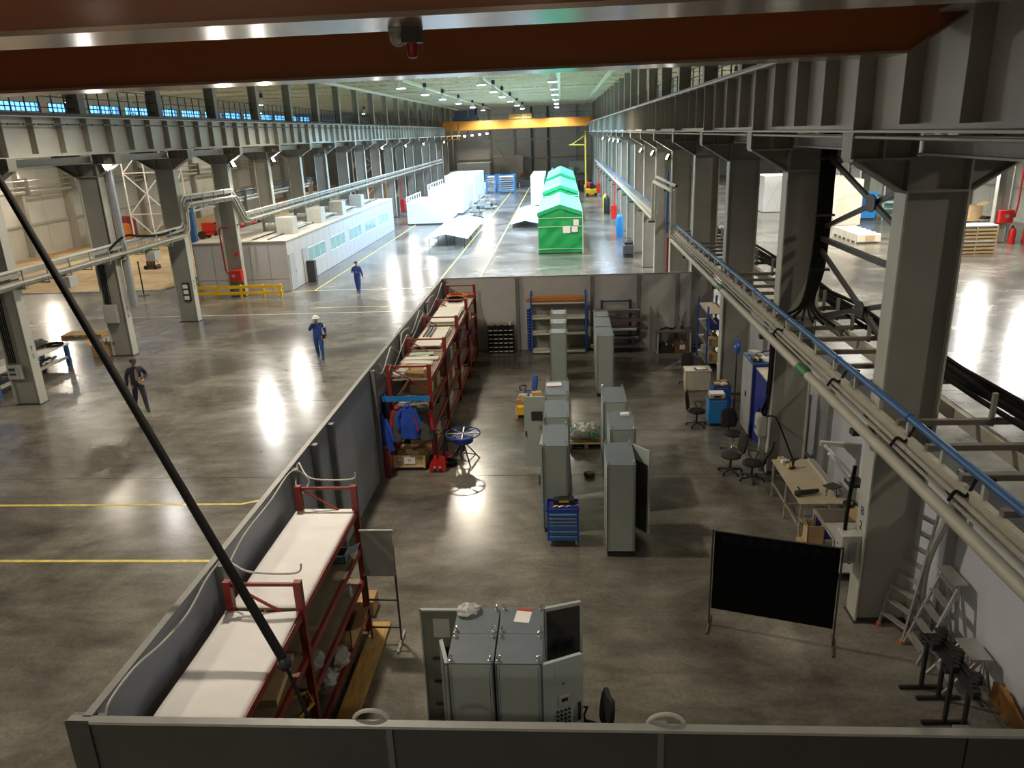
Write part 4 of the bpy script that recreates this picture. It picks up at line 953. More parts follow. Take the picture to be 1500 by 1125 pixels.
# ================================================================ LEFT CORNER CLUTTER
pal_m = {}
def pallet(label, cx, cy, w, d, rz=0, m=WOOD):
    t = thing('pallet', label, 'pallet', (cx, cy, 0), rz)
    sl = MB().box(-w/2, w/2, -0.05, 0.05, 0.122, 0.144).mesh('slat', m); bl = MB().box(-0.05, 0.05, -d/2, d/2, 0.022, 0.122).mesh('bearer', m); bs = MB().box(-0.05, 0.05, -d/2, d/2, 0, 0.022).mesh('skid', m)
    n = 6
    for i in range(n): link_mesh('slat', sl, t, (0, -d/2+0.05+(d-0.1)*i/(n-1), 0))
    for x in (-w/2+0.05, 0, w/2-0.05): link_mesh('bearer', bl, t, (x, 0, 0)); link_mesh('skid', bs, t, (x, 0, 0))
    return t
# crate of cartons on the red pallet jack
ct = thing('wooden_crate', 'plywood crate with a white label, full of cartons', 'crate', (-4.08, 18.02, 0.10))
w, dd, h = 0.84, 0.62, 0.34
MB().box(-w/2, w/2, 0, 0.02, 0, h).box(-w/2, w/2, dd-0.02, dd, 0, h).box(-w/2, -w/2+0.02, 0, dd, 0, h).box(w/2-0.02, w/2, 0, dd, 0, h).box(-w/2, w/2, 0, dd, 0, 0.02).build('body', WOOD, ct)
b = MB()
for x in (-w/2, w/2-0.06): b.box(x, x+0.06, -0.02, 0, -0.02, h)
b.box(-w/2, w/2, -0.022, -0.002, 0, 0.06).box(-w/2, w/2, -0.022, -0.002, h-0.06, h); b.build('batten', TAN, ct)
MB().box(-0.13, 0.16, -0.024, -0.021, 0.10, 0.29).build('paper_label', PAPER, ct)
MB().box(-0.29, -0.21, -0.024, -0.021, 0.2, 0.25).build('small_label', PAPER, ct)
text_part('printed_line', 'E41', 0.06, BLACKP, ct, (0.015, -0.026, 0.2), (R(90), 0, 0), 0.001)
r_ = random.Random(21)
for i, (x, y, z, s, m, w_) in enumerate(((-4.3, 18.25, 0.32, (.3, .22, .16), CARD, 'brown'), (-4.02, 18.2, 0.40, (.34, .2, .12), CARDL, 'tan'), (-3.82, 18.3, 0.34, (.22, .22, .18), CARD, 'square brown'), (-4.2, 18.45, 0.46, (.26, .2, .12), CARDL, 'small tan'), (-3.98, 18.5, 0.50, (.24, .18, .14), PAPER, 'white'), (-3.76, 18.5, 0.42, (.2, .26, .16), CARD, 'upright brown'), (-4.32, 18.5, 0.40, (.26, .3, .14), CARD, 'deep brown'))):
    o = MB().cbox((x, y, z+s[2]/2), s, r_.uniform(-.5, .5), r_.uniform(-.35, .35), r_.uniform(-.35, .35)).build('carton', m, None, bevel=0.004)
    tag(o, '%s carton heaped in the plywood crate' % w_, 'box')
pj = thing('pallet_jack', 'red pallet jack standing beside the plywood crate', 'pallet jack', (-3.42, 18.05, 0))
for sx in (0.0, 0.26): MB().box(sx-0.07-0.05, sx+0.07-0.05, -0.1, 1.05, 0.03, 0.085).build('fork', RED, pj)
MB().prism([(-0.12, 0.03), (0.30, 0.03), (0.30, 0.35), (0.22, 0.45), (0.02, 0.45), (-0.12, 0.2)], -0.16, -0.06, 'y').build('yoke', RED, pj)
MB().tube([(0.10, -0.12, 0.25), (0.12, -0.22, 0.75), (0.14, -0.3, 1.15)], 0.022, 8).build('tiller', BLACKP, pj); MB().tube([(0.0, -0.3, 1.15), (0.06, -0.32, 1.25), (0.22, -0.32, 1.25), (0.28, -0.3, 1.15), (0.14, -0.3, 1.12)], 0.016, 6).build('handle_loop', BLACKP, pj)
for x in (0.02, 0.16): MB().tube([(x-0.03, -0.12, 0.09), (x+0.03, -0.12, 0.09)], 0.09, 12).build('wheel', BLACKP, pj)
# blue hook board and coats at the end of the long rack
hb = thing('hook_board', 'blue coat-hook board fixed across the end of the long rack', 'coat rack', (-4.02, 18.02, 1.93))
MB().box(-0.62, 0.60, -0.03, 0.0, 0, 0.14).build('board', BLUEL, hb)
for i in range(7): MB().tube([(-0.54+0.18*i, -0.03, 0.05), (-0.54+0.18*i, -0.09, 0.03), (-0.54+0.18*i, -0.10, 0.07)], 0.008, 5).build('hook', CHROME, hb)
def coat(label, c, w, h, m, m2=None, lean=0.0, seed=0):
    r = random.Random(seed); ph = r.uniform(0, 6)
    t = thing('work_jacket', label, 'jacket', c)
    def body(u, v):
        a = 2*math.pi*u; q = 0.35+0.65*min(1, v*1.9)**0.7; fold = 1+0.10*math.sin(5*a+ph)*v
        return (lean*v + math.cos(a)*w/2*q*fold, math.sin(a)*0.10*q*fold, -h*v)
    MB().grid(body, 20, 12).build('body', m, t, True)
    for sx in (-1, 1):
        MB().tube([(sx*w*0.30, 0, -0.09), (sx*w*0.52, -0.03, -h*0.32), (sx*w*0.55+lean, -0.05, -h*0.72)], [0.05, 0.06, 0.045], 8).build('sleeve', m2 or m, t, True)
    MB().lathe([(0.06, -0.05), (0.075, 0.0), (0.05, 0.05), (0.015, 0.07)], 10).build('collar', m2 or m, t, True)
    return t
coat('royal blue work jacket hanging in the middle of the hook board', (-3.98, 17.86, 1.86), 0.50, 0.86, BLUECLOTH, None, 0.02, 1)
coat('red and grey jacket left of the blue one on the hook board', (-4.26, 17.90, 1.80), 0.28, 0.88, GREYCLOTH, REDCLOTH, -0.04, 2)
coat('red jacket with grey sides at the right end of the hook board', (-3.60, 17.88, 1.80), 0.34, 0.84, GREYCLOTH, REDCLOTH, 0.06, 3)
coat('blue jacket hanging low on the partition post beside the rack', (-4.66, 17.80, 1.62), 0.34, 0.95, BLUECLOTH, None, 0.10, 4)
coat('dark navy jacket hanging behind the blue one on the partition', (-4.66, 18.35, 1.95), 0.3, 0.8, DKCOAT, BLUECLOTH, 0.0, 5)
coat('maroon overalls hanging down to the floor by the partition post', (-4.60, 17.62, 0.82), 0.26, 0.76, mat('maroon_cloth', (0.12, 0.012, 0.02), 0.9), None, 0, 6)
tag(MB().lathe([(0.15, 0.0), (0.17, 0.05), (0.14, 0.14), (0.05, 0.17)], 12).build('hat', BLACKP, None, True, loc=(-3.58, 17.80, 1.74)), 'black hat hooked at the right end of the blue board', 'hat')
# cable reel stand
rs = thing('reel_stand', 'blue cable-reel stand with a spoked wheel on top', 'reel stand', (-2.72, 18.6, 0))
MB().tube([(0.46*math.cos(a*math.pi/12), 0.46*math.sin(a*math.pi/12), 0.80) for a in range(24)], 0.02, 6, True).build('wheel_rim', BLUE, rs, True)
for i in range(4):
    a = i*math.pi/4+0.05; MB().bar((-0.46*math.cos(a), -0.46*math.sin(a), 0.80), (0.46*math.cos(a), 0.46*math.sin(a), 0.80), 0.022).build('spoke', ALU if i % 2 == 0 else BLUE, rs)
MB().lathe([(0.25, 0.56), (0.27, 0.58), (0.27, 0.72), (0.25, 0.74)], 20).build('drum', NAVY, rs)
MB().cyl((0, 0, 0.30), (0, 0, 0.82), 0.03, 10).build('spindle', DKSTEEL, rs)
for a in (0.5, 2.2, 3.6, 5.2): MB().bar((0.05*math.cos(a), 0.05*math.sin(a), 0.52), (0.44*math.cos(a), 0.44*math.sin(a), 0.0), 0.03).build('leg', BLACKP, rs)
for a, b_ in ((0.5, 2.2), (3.6, 5.2), (2.2, 3.6), (5.2, 0.5)): MB().bar((0.34*math.cos(a), 0.34*math.sin(a), 0.13), (0.34*math.cos(b_), 0.34*math.sin(b_), 0.13), 0.02).build('stretcher', BLACKP, rs)
# spare reel frame behind
bf = thing('reel_trestle', 'black tubular reel trestle behind the spoked wheel', 'trestle', (-3.05, 19.0, 0))
for sx in (-0.22, 0.22):
    MB().tube([(sx, -0.25, 0), (sx, -0.05, 0.75), (sx, 0.05, 0.75), (sx, 0.25, 0)], 0.016, 6).build('leg', BLACKP, bf)
MB().bar((-0.22, 0, 0.74), (0.22, 0, 0.74), 0.03).build('axle', BLACKP, bf); MB().bar((-0.22, 0.15, 0.35), (0.22, 0.15, 0.35), 0.02).build('stretcher', BLACKP, bf)
coil('black cable coil on the floor beside the pallet jack', (-3.1, 18.35, 0.0), 0.2, 0.03, 4, CABLE, 9)
# pallet with yellow bins and cartons by the blue chair
pallet('small wooden pallet under the yellow bins beside the blue chair', -1.12, 22.15, 0.85, 0.9, 0)
for i, (x, y, z, s, m, w_) in enumerate(((-1.28, 21.85, .144, (.34, .26, .22), YEL, 'yellow bin-like'), (-0.92, 21.85, .144, (.34, .28, .30), CARD, 'brown'), (-1.3, 22.2, .144, (.36, .3, .34), CARD, 'darker brown'), (-0.9, 22.3, .144, (.4, .32, .42), CARDL, 'tall tan'), (-1.3, 22.18, .484, (.26, .22, .14), CARDL, 'small tan'), (-0.88, 22.3, .564, (.3, .2, .1), CARDL, 'flat tan'), (-1.0, 21.86, .444, (.2, .2, .08), PAPER, 'flat white'))):
    simple_box('carton', '%s carton on the pallet beside the blue chair' % w_, 'box', (x, y, z), s, m, r_.uniform(-.2, .2))
# pallet with plastic bags between the files
pallet('wooden pallet of plastic bags between the two cabinet files', 0.56, 19.85, 0.98, 1.0, 0)
for i, (x, y, s, m, w_) in enumerate(((0.30, 19.65, .17, CLEARP, 'clear'), (0.52, 19.75, .2, WHITE, 'white'), (0.78, 19.6, .15, TEALP, 'green-tinted'), (0.92, 19.9, .17, CLEARP, 'clear wrinkled'), (0.38, 20.05, .2, WHITE, 'large white'), (0.66, 20.1, .18, GREENP, 'dark green'), (0.18, 19.95, .14, TEALP, 'small green'), (0.7, 19.85, .24, PAPER, 'tall white'))):
    tag(MB().blob((x, y, .144+s*0.85), (s, s*.9, s*.9), 12, 0.2).build('plastic_bag', m), '%s bag heaped on the pallet between the cabinets' % w_, 'bag')
tag(MB().cbox((0.58, 17.6, 0.05), (0.2, 0.2, 0.1), 0.6).build('carton', RUST, None, bevel=0.004), 'small brown block on the floor between the cabinet files', 'box')
# whiteboard easel behind the near rack
wbd = thing('flip_chart', 'grey flip chart on a metal stand behind the near rack', 'flip chart', (-3.18, 10.95, 0))
MB().box(-0.22, 0.30, -0.02, 0.01, 1.38, 2.18).build('board', mat('grey_board', (0.26, 0.26, 0.25), 0.4), wbd)
MB().box(-0.24, 0.32, -0.03, 0.015, 1.34, 1.38).box(-0.24, 0.32, -0.03, 0.015, 2.17, 2.20).build('board_frame', ALU, wbd)
for x in (-0.22, 0.29): MB().bar((x, 0.02, 0.0), (x, 0.02, 1.9), 0.03).build('leg', DKSTEEL, wbd)
for z in (0.85, 0.3): MB().bar((-0.22, 0.02, z), (0.29, 0.02, z), 0.025).build('rail', DKSTEEL, wbd)
for x in (-0.22, 0.29): MB().bar((x, -0.3, 0.03), (x, 0.3, 0.03), 0.04).build('foot', ALU, wbd)
tag(MB().box(-2.98, -2.90, 10.2, 10.75, 0.5, 0.62).build('rail_section', ALU), 'short aluminium section lying on the flip-chart rail', 'bar') if False else None

# ================================================================ FAR WALL OF THE ENCLOSURE
bn = thing('bin_rack', 'rack of small black part bins against the back partition', 'bin rack', (-2.5, 29.15, 0))
MB().box(-0.5, 0.5, 0.12, 0.16, 0, 1.1).box(-0.52, -0.48, 0.0, 0.16, 0, 1.1).box(0.48, 0.52, 0.0, 0.16, 0, 1.1).build('back_panel', DKSTEEL, bn)
bm_ = MB().box(-0.095, 0.095, -0.12, 0.12, 0, 0.015).box(-0.095, -0.085, -0.12, 0.12, 0, 0.13).box(0.085, 0.095, -0.12, 0.12, 0, 0.13).box(-0.095, 0.095, -0.12, -0.11, 0, 0.06).box(-0.095, 0.095, 0.11, 0.12, 0, 0.13).mesh('bin', BLACKP)
bl_ = MB().box(-0.07, 0.07, -0.125, -0.12, 0.01, 0.045).mesh('bin_label', WHITE)
for i in range(5):
    for j in range(6):
        q = link_mesh('bin', bm_, bn, (-0.4+0.2*i, 0.0, 0.05+0.17*j)); link_mesh('bin_label', bl_, q)
for i, (x, w_) in enumerate(((-2.85, 'left'), (-2.6, 'second'), (-2.3, 'third'), (-2.1, 'right'))):
    tag(MB().cbox((x, 29.2, 1.16), (0.14, 0.14, 0.12), 0.3*i).build('parts_tin', GREYPL if i % 2 else CARDL, None, bevel=0.01), '%s small tin on top of the black bin rack' % w_, 'tin')
sh = thing('shelving_unit', 'blue-posted shelving with white shelves against the back partition', 'shelving', (-0.21, 29.05, 0))
for x in (-1.05, 1.05):
    for y in (-0.25, 0.3): MB().box(x-0.03, x+0.03, y-0.03, y+0.03, 0, 2.42).build('post', BLUE, sh)
for z in (0.10, 0.82, 1.45, 2.05): MB().box(-1.03, 1.03, -0.27, 0.32, z-0.05, z).build('shelf', mat('shelf_cream', (0.55, 0.52, 0.44), 0.5), sh)
MB().box(-1.02, 1.02, 0.33, 0.335, 0.1, 2.05).build('back_sheet', mat('shelf_back', (0.22, 0.22, 0.19), 0.5), sh)
hk_ = MB()
for i in range(14): hk_.box(-1.22, -1.08, -0.28, -0.20, 0.15+0.12*i, 0.24+0.12*i)
hk_.box(-1.12, -1.08, -0.28, -0.2, 0.1, 1.85)
hk_.build('hook_strip', NAVY, sh)
for i in range(4):
    tag(MB().tube([(-1.45+0.05*i, 28.85+0.12*i, 2.13+0.05*(i % 2)), (0.85-0.04*i, 28.88+0.12*i, 2.13+0.05*(i % 2))], 0.055, 10).build('copper_tube', mat('orange_brown_tube', (0.42, 0.15, 0.04), 0.4)), 'long orange tube on the blue shelving, %s from the front' % ORD[i].replace('nearest', 'first'), 'tube', 'orange tubes on the blue shelving')
pr = thing('profile_rack', 'cantilever rack of dark steel profiles against the back partition', 'rack', (2.03, 29.0, 0))
for x in (-0.55, 0.55):
    MB().box(x-0.05, x+0.05, 0.2, 0.32, 0, 2.0).build('post', DKSTEEL, pr)
    for z in (0.2, 0.55, 0.9, 1.25, 1.6): MB().box(x-0.03, x+0.03, -0.28, 0.22, z-0.05, z).build('arm', DKSTEEL, pr)
    MB().box(x-0.03, x+0.03, -0.3, 0.3, 0, 0.06).build('foot', DKSTEEL, pr)
MB().bar((-0.55, 0.26, 1.95), (0.55, 0.26, 1.95), 0.05).build('top_bar', NAVY, pr)
PROF = [mat('violet_grey_profile', (0.13, 0.12, 0.15), 0.45, 0.2), mat('maroon_grey_profile', (0.15, 0.09, 0.10), 0.5, 0.2), GREYPL, DKSTEEL]
n_ = 0
for li, z in enumerate((0.2, 0.55, 0.9, 1.25, 1.6)):
    for i in range(4):
        q = random.Random(li*9+i); L = q.uniform(.75, 1.0)
        tag(MB().box(2.03-L, 2.03+L*0.95, 28.74+0.11*i, 28.82+0.11*i, z, z+q.uniform(.05, .1)).build('steel_profile', PROF[(li+i) % 4 if li != 3 else 1]), 'steel profile on the cantilever rack, %s level, %s from the front' % (['bottom', 'second', 'third', 'fourth', 'top'][li], ['first', 'second', 'third', 'fourth'][i]), 'profile', 'profiles on the cantilever rack')
gl = thing('sheet_stand', 'leaning sheet frame between the profile rack and the dark table', 'sheet', (3.35, 28.9, 0))
MB().prism([(0.45, 0), (0.45, 1.0), (-0.05, 1.85), (-0.05, 0)], -0.01, 0.01, 'y').build('sheet', mat('grey_sheet', (0.25, 0.25, 0.24), 0.4), gl)
MB().box(-0.07, -0.03, -0.03, 0.03, 0, 1.9).build('edge_post', ALU, gl)
dt = thing('work_table', 'dark-topped table against the back partition', 'table', (4.2, 28.85, 0))
MB().box(-0.66, 0.66, -0.32, 0.35, 0.82, 0.87).build('top', mat('dark_table_top', (0.12, 0.115, 0.10), 0.5), dt)
for x in (-0.62, 0.62):
    for y in (-0.28, 0.3): MB().box(x-0.03, x+0.03, y-0.03, y+0.03, 0, 0.82).build('leg', GREYPL, dt)
MB().box(-0.66, -0.6, -0.3, 0.3, 0.1, 0.8).build('side_panel', NAVY, dt)
simple_box('carton', 'brown carton with a white label under the dark table', 'box', (4.5, 28.75, 0), (0.5, 0.4, 0.45), RUST)
tag(MB().box(4.42, 4.62, 28.545, 28.55, 0.16, 0.34).build('box_label', PAPER), 'white label on the brown carton under the dark table', 'label')
simple_box('storage_box', 'dark box at the left under the dark table', 'box', (3.92, 28.8, 0), (0.45, 0.4, 0.38), BLACKP)
pt = thing('potted_plant', 'spindly dry plant in a dark pot on the table', 'plant', (4.55, 28.9, 0.87))
MB().lathe([(0.05, 0), (0.075, 0.12), (0.07, 0.12), (0.01, 0.11)], 12).build('pot', BLACKP, pt, True)
q = random.Random(4); lf_ = MB(); stm = MB()
for i in range(9):
    a = q.uniform(0, 6.28); tip = Vector((0.2*math.cos(a)*q.random(), 0.12*math.sin(a), q.uniform(.35, .75)))
    stm.tube([(0, 0, 0.1), tip*0.5+Vector((0, 0, .05)), tip], 0.006, 5)
    for k in range(5):
        p = tip*(0.55+0.1*k); lf_.cbox(p+Vector((q.uniform(-.03, .03), q.uniform(-.03, .03), 0)), (0.05, 0.025, 0.004), q.uniform(0, 6), q.uniform(-1, 1))
stm.build('stems', DKSTEEL, pt); o = lf_.build('leaves', mat('dry_leaf', (0.10, 0.11, 0.07), 0.7), pt); o['kind'] = 'stuff'
tag(MB().tube([(3.7, 28.8, 0.89), (3.95, 28.95, 0.93), (4.15, 28.8, 0.9), (4.3, 29.0, 0.92)], 0.03, 6).build('cable', CABLE), 'short black cable lying on the dark table', 'cable')
tag(MB().cyl((3.72, 29.05, 0.87), (3.72, 29.05, 1.3), 0.02, 8).build('tube_stand', WHITE), 'upright white tube on the left of the dark table', 'tube')

# ================================================================ RIGHT SIDE OF THE ENCLOSURE
# blue boltless shelving by the fourth column
bs_ = thing('shelving_unit', 'tall blue open shelving beside the right columns', 'shelving', (5.05, 27.3, 0))
for x in (-0.02, 0.62):
    for y in (-0.95, 0.95): MB().box(x-0.03, x+0.03, y-0.03, y+0.03, 0, 2.3).build('post', BLUE, bs_)
for z in (0.25, 0.85, 1.45, 2.05):
    MB().box(-0.02, 0.0, -0.95, 0.95, z-0.06, z).build('beam', ALU, bs_); MB().box(0.6, 0.62, -0.95, 0.95, z-0.06, z).build('beam', ALU, bs_)
    MB().box(0, 0.6, -0.93, 0.93, z-0.02, z-0.005).build('shelf', PLY2, bs_)
for i, (y, z, m, w_) in enumerate(((26.7, .85, CARD, 'brown'), (27.3, .85, RUST, 'rust-coloured'), (27.0, 1.45, BLACKP, 'black'), (27.8, .25, GREYPL, 'grey'), (26.8, .25, CARD, 'low brown'), (26.65, 1.45, NAVY, 'navy'))):
    simple_box('storage_box', '%s box on the tall blue shelving' % w_, 'box', (5.32, y, z), (.4, .4, .25), m)
dk = thing('desk', 'beige desk with closed sides standing by the blue shelving', 'desk', (4.36, 24.3, 0))
MB().box(-0.40, -0.37, -0.26, 0.26, 0, 0.68).box(0.37, 0.40, -0.26, 0.26, 0, 0.68).box(-0.38, 0.38, -0.26, -0.235, 0.03, 0.68).build('carcass', BEIGE, dk)
MB().box(-0.43, 0.43, -0.29, 0.29, 0.68, 0.71).build('top', BEIGE, dk)
lp = thing('document_folder', 'blue folder with white sheets on the beige desk', 'folder', (4.45, 24.2, 0.71), 0.1)
MB().box(-0.2, 0.2, -0.13, 0.13, 0, 0.02).build('cover', NAVY, lp); MB().box(-0.13, 0.17, -0.1, 0.11, 0.02, 0.028).build('pages', PAPER, lp)
def cart(label, x0, x1, y0, y1, h, m):
    t = thing('service_cart', label, 'cart', ((x0+x1)/2, (y0+y1)/2, 0)); w, d = x1-x0, y1-y0
    MB().box(-w/2, w/2, -d/2, d/2, 0.10, h).build('body', m, t, bevel=0.01)
    MB().box(-w/2+0.03, w/2-0.03, -d/2-0.012, -d/2, 0.15, h-0.1).build('door', m, t); MB().box(-w/2+0.08, w/2-0.08, -d/2-0.02, -d/2-0.012, h-0.06, h-0.045).build('handle', ALU, t)
    MB().box(-w/2, w/2, -d/2, d/2, h, h+0.02).build('top', DKSTEEL, t)
    for sx in (-1, 1):
        for sy in (-1, 1): MB().tube([(sx*(w/2-0.07)-0.02, sy*(d/2-0.07), 0.05), (sx*(w/2-0.07)+0.02, sy*(d/2-0.07), 0.05)], 0.05, 10).build('wheel', BLACKP, t)
    return t
cart('bright blue cart with a grey printer on it', 4.12, 4.62, 20.85, 21.35, 0.82, BLUEL)
cart('second blue cart behind the one with the printer', 4.42, 4.95, 21.85, 22.4, 0.88, BLUE)
pn = thing('printer', 'grey printer-like device on the bright blue cart', 'printer', (4.36, 21.08, 0.84))
MB().box(-0.22, 0.22, -0.17, 0.17, 0, 0.14).build('body', GREYPL, pn, bevel=0.015); MB().box(-0.1, 0.1, -0.175, -0.17, 0.03, 0.09).build('display', DKGLASS, pn); MB().box(-0.2, 0.2, -0.15, 0.15, 0.14, 0.15).build('lid', WHITE, pn)
for i, (x, y, m, w_) in enumerate(((4.58, 22.05, CARDL, 'tan'), (4.74, 22.0, PAPER, 'white'), (4.8, 22.25, CARD, 'brown'))):
    tag(MB().cbox((x, y, 0.93), (0.2, 0.16, 0.05), 0.3*i).build('paper_pile', m, None, bevel=0.005), '%s pile of papers on the second blue cart' % w_, 'papers')
# tall cabinets against the column
def locker(label, x0, x1, y0, y1, h, msides, mfront):
    t = thing('tool_cupboard', label, 'cupboard', ((x0+x1)/2, (y0+y1)/2, 0)); w, d = x1-x0, y1-y0
    MB().box(-w/2, w/2, -d/2, d/2, 0.06, h).build('body', msides, t)
    MB().box(-w/2+0.03, w/2-0.03, -d/2+0.03, d/2-0.03, 0, 0.06).build('plinth', BLACKP, t)
    for y0_, y1_ in ((-d/2+0.01, -0.005), (0.005, d/2-0.01)):
        q = MB().box(-w/2-0.02, -w/2, y0_, y1_, 0.08, h-0.02).build('door', mfront, t)
        MB().box(-w/2-0.04, -w/2-0.02, (y1_ if y0_ < 0 and y1_ < 0.1 else y0_+0.08)-0.07, (y1_ if y0_ < 0 and y1_ < 0.1 else y0_+0.08)-0.04, h*0.5, h*0.5+0.14).build('handle', BLACKP, q)
    MB().box(-w/2-0.02, w/2+0.01, -d/2-0.01, d/2+0.01, h, h+0.03).build('top', BLUEP if mfront is not NAVY else BEIGE, t)
    return t
locker('tall grey-doored cupboard with a blue top against the right columns', 5.06, 5.66, 19.95, 21.05, 2.14, NAVY, mat('cupboard_grey', (0.36, 0.36, 0.37), 0.5))
locker('tall navy-doored cupboard with a beige top against the right columns', 5.14, 5.70, 18.75, 19.85, 2.06, BEIGE, NAVY)
fn = thing('fan', 'blue round fan on top of the tall cupboard', 'fan', (4.98, 21.55, 1.75))
MB().bar((0, 0, -0.05), (0, 0, 0.25), 0.03).build('stem', DKSTEEL, fn)
Mx = Matrix.Rotation(R(90), 4, 'Y')
MB().lathe([(0.02, -0.05), (0.2, -0.06), (0.23, 0.0), (0.2, 0.05), (0.02, 0.06)], 20, (0, 0, 0.45), Mx).build('cage', BLUE, fn, True)
MB().lathe([(0.03, -0.08), (0.05, -0.07), (0.05, 0.1)], 10, (0, 0, 0.45), Mx).build('hub', GREYPL, fn, True)
fs = thing('fan_post', 'slim steel post carrying the blue fan', 'post', (4.98, 21.55, 0)); MB().box(-0.02, 0.02, -0.02, 0.02, 0, 1.70).build('shaft', DKSTEEL, fs); MB().box(-0.15, 0.15, -0.15, 0.15, 0, 0.02).build('foot', DKSTEEL, fs)
for i, (x, y, m, w_) in enumerate(((5.2, 20.2, BLACKP, 'black'), (5.4, 20.5, DKSTEEL, 'dark steel'), (5.3, 20.85, GREYPL, 'grey'), (5.45, 20.2, PAPER, 'white'))):
    simple_box('tool_case', '%s case lying on the cupboard with the blue top' % w_, 'case', (x, y, 2.175), (0.24, 0.28, 0.09), m, 0.3*i)
tag(MB().tube([(5.5, 20.9, 2.2), (5.6, 20.4, 2.4), (5.6, 20.1, 2.35), (5.62, 19.9, 2.12)], 0.015, 6).build('cable', CABLE, None, True), 'black wire arching over the cupboard tops', 'cable')
# control boxes with cables at second column
eb = thing('electrical_box', 'grey electrical box with cables on the second right column', 'electrical box', (4.86, 17.95, 0.95))
MB().box(-0.14, 0.08, -0.16, 0.16, 0, 0.52).build('body', GREYPL, eb, bevel=0.01); MB().box(-0.15, -0.14, -0.13, 0.13, 0.04, 0.46).build('door', GREYPL, eb); MB().cyl((-0.15, 0, 0.2), (-0.17, 0, 0.2), 0.04, 10).build('switch', BLUE, eb)
MB().box(-0.05, 0.05, -0.08, -0.02, -0.95, 0).box(-0.05, 0.05, 0.03, 0.09, -0.95, 0).build('stand', ALU, eb)
for i in range(4): drape([(0.0, -0.1+0.06*i, 0.52), (-0.08+0.04*i, -0.2, 0.75+0.1*i), (0.06, -0.15+0.05*i, 0.85+0.05*i), (0.05, -0.25+0.05*i, 1.6), (0.05, -0.22+0.05*i, 2.6)], 0.022, 6).build('cable', CABLE, eb, True)
cable('black cable sagging from the box to the floor past the second column', [(4.9, 17.75, 1.5), (5.05, 17.5, 1.55), (5.2, 17.3, 1.2), (5.5, 17.2, 0.5), (5.9, 17.1, 0.05)], CABLE, 0.02)
cable('black cable running up the column from the electrical box', [(4.88, 17.8, 1.5), (4.9, 17.6, 2.2), (4.88, 17.5, 3.0), (4.9, 17.5, 4.1)], CABLE, 0.035)
eb2 = thing('electrical_box', 'grey switch box with a red base on the nearest right column', 'electrical box', (4.78, 11.85, 1.12))
MB().box(-0.15, 0.165, -0.17, 0.14, 0, 0.52).build('body', GREYPL, eb2, bevel=0.01); MB().box(-0.03, 0.09, -0.185, -0.17, 0.05, 0.4).build('door', mat('mid_grey_plastic', (0.25, 0.26, 0.27), 0.5), eb2)
MB().lathe([(0.03, -0.07), (0.045, -0.05), (0.045, 0.0)], 10, (0.05, -0.05, 0)).build('red_socket', RED, eb2); MB().cyl((-0.155, 0.0, 0.3), (-0.165, 0, 0.3), 0.015, 8).build('lock', BLACKP, eb2)
cable('black cable bundle rising from the switch box on the nearest column', [(4.74, 11.9, 1.62), (4.78, 12.0, 1.85), (4.86, 12.15, 2.25), (4.91, 12.2, 2.7)], CABLE, 0.035)
# long bench
be = thing('work_bench', 'long plywood-topped bench against the right partition', 'bench', (5.2, 15.38, 0))
MB().box(-0.46, 0.50, -1.12, 1.10, 0.88, 0.92).build('top', mat('bench_ply', (0.46, 0.40, 0.28), 0.5, 0, 0.08, 5), be)
for x in (-0.42, 0.46):
    for y in (-1.06, 0.0, 1.05): MB().box(x-0.02, x+0.02, y-0.02, y+0.02, 0, 0.88).build('leg', ALU, be)
for x in (-0.42, 0.46): MB().box(x-0.015, x+0.015, -1.06, 1.05, 0.33, 0.36).build('stretcher', ALU, be)
MB().box(-0.42, 0.46, -0.02, 0.02, 0.33, 0.36).build('stretcher', ALU, be)
for i in range(3):
    tag(MB().box(5.52+0.05*i, 5.56+0.05*i, 14.6, 16.4, 0.92, 0.98-0.01*i).build('metal_profile', ALU if i % 2 else GREYPL), 'grey metal profile lying along the back of the long bench, %s from the front' % ['first', 'second', 'third'][i], 'profile', 'profiles on the bench')
dl = thing('cordless_drill', 'black cordless drill standing on the long bench', 'drill', (5.05, 15.95, 0.92), 0.4)
MB().box(-0.06, 0.06, -0.04, 0.04, 0, 0.06).build('battery', BLACKP, dl, bevel=0.008); MB().bar((0, 0, 0.05), (0.02, 0, 0.2), 0.04).build('grip', BLACKP, dl); MB().tube([(-0.06, 0, 0.22), (0.08, 0, 0.22), (0.12, 0, 0.22), (0.17, 0, 0.22)], [0.035, 0.035, 0.022, 0.015], 10).build('motor_housing', BLACKP, dl, True)
vs_ = thing('grinder', 'black angle grinder at the front edge of the long bench', 'tool', (4.98, 14.65, 0.92), 0.2)
MB().tube([(-0.2, 0, 0.07), (0.1, 0, 0.07), (0.26, 0.02, 0.07)], [0.05, 0.055, 0.04], 10).build('body', BLACKP, vs_, True); MB().cyl((-0.2, 0, 0.02), (-0.2, 0, 0.1), 0.07, 12).build('disc_guard', DKSTEEL, vs_); MB().cyl((-0.1, 0.06, 0.07), (-0.1, 0.2, 0.1), 0.018, 8).build('side_grip', BLACKP, vs_)
for i in range(4):
    tag(MB().cyl((4.85+0.03*i, 16.35-0.13*i, 0.98), (4.97+0.03*i, 16.38-0.13*i, 0.98), 0.055, 14).build('tape_roll', [CARDL, WHITE, CHROME, TAN][i]), '%s roll at the far corner of the long bench' % ['tan', 'white', 'shiny', 'small timber-coloured'][i], 'roll')
tl = thing('task_lamp_arm', 'jointed two-tube task lamp arm above the long bench', 'lamp', (5.92, 14.62, 0.0))
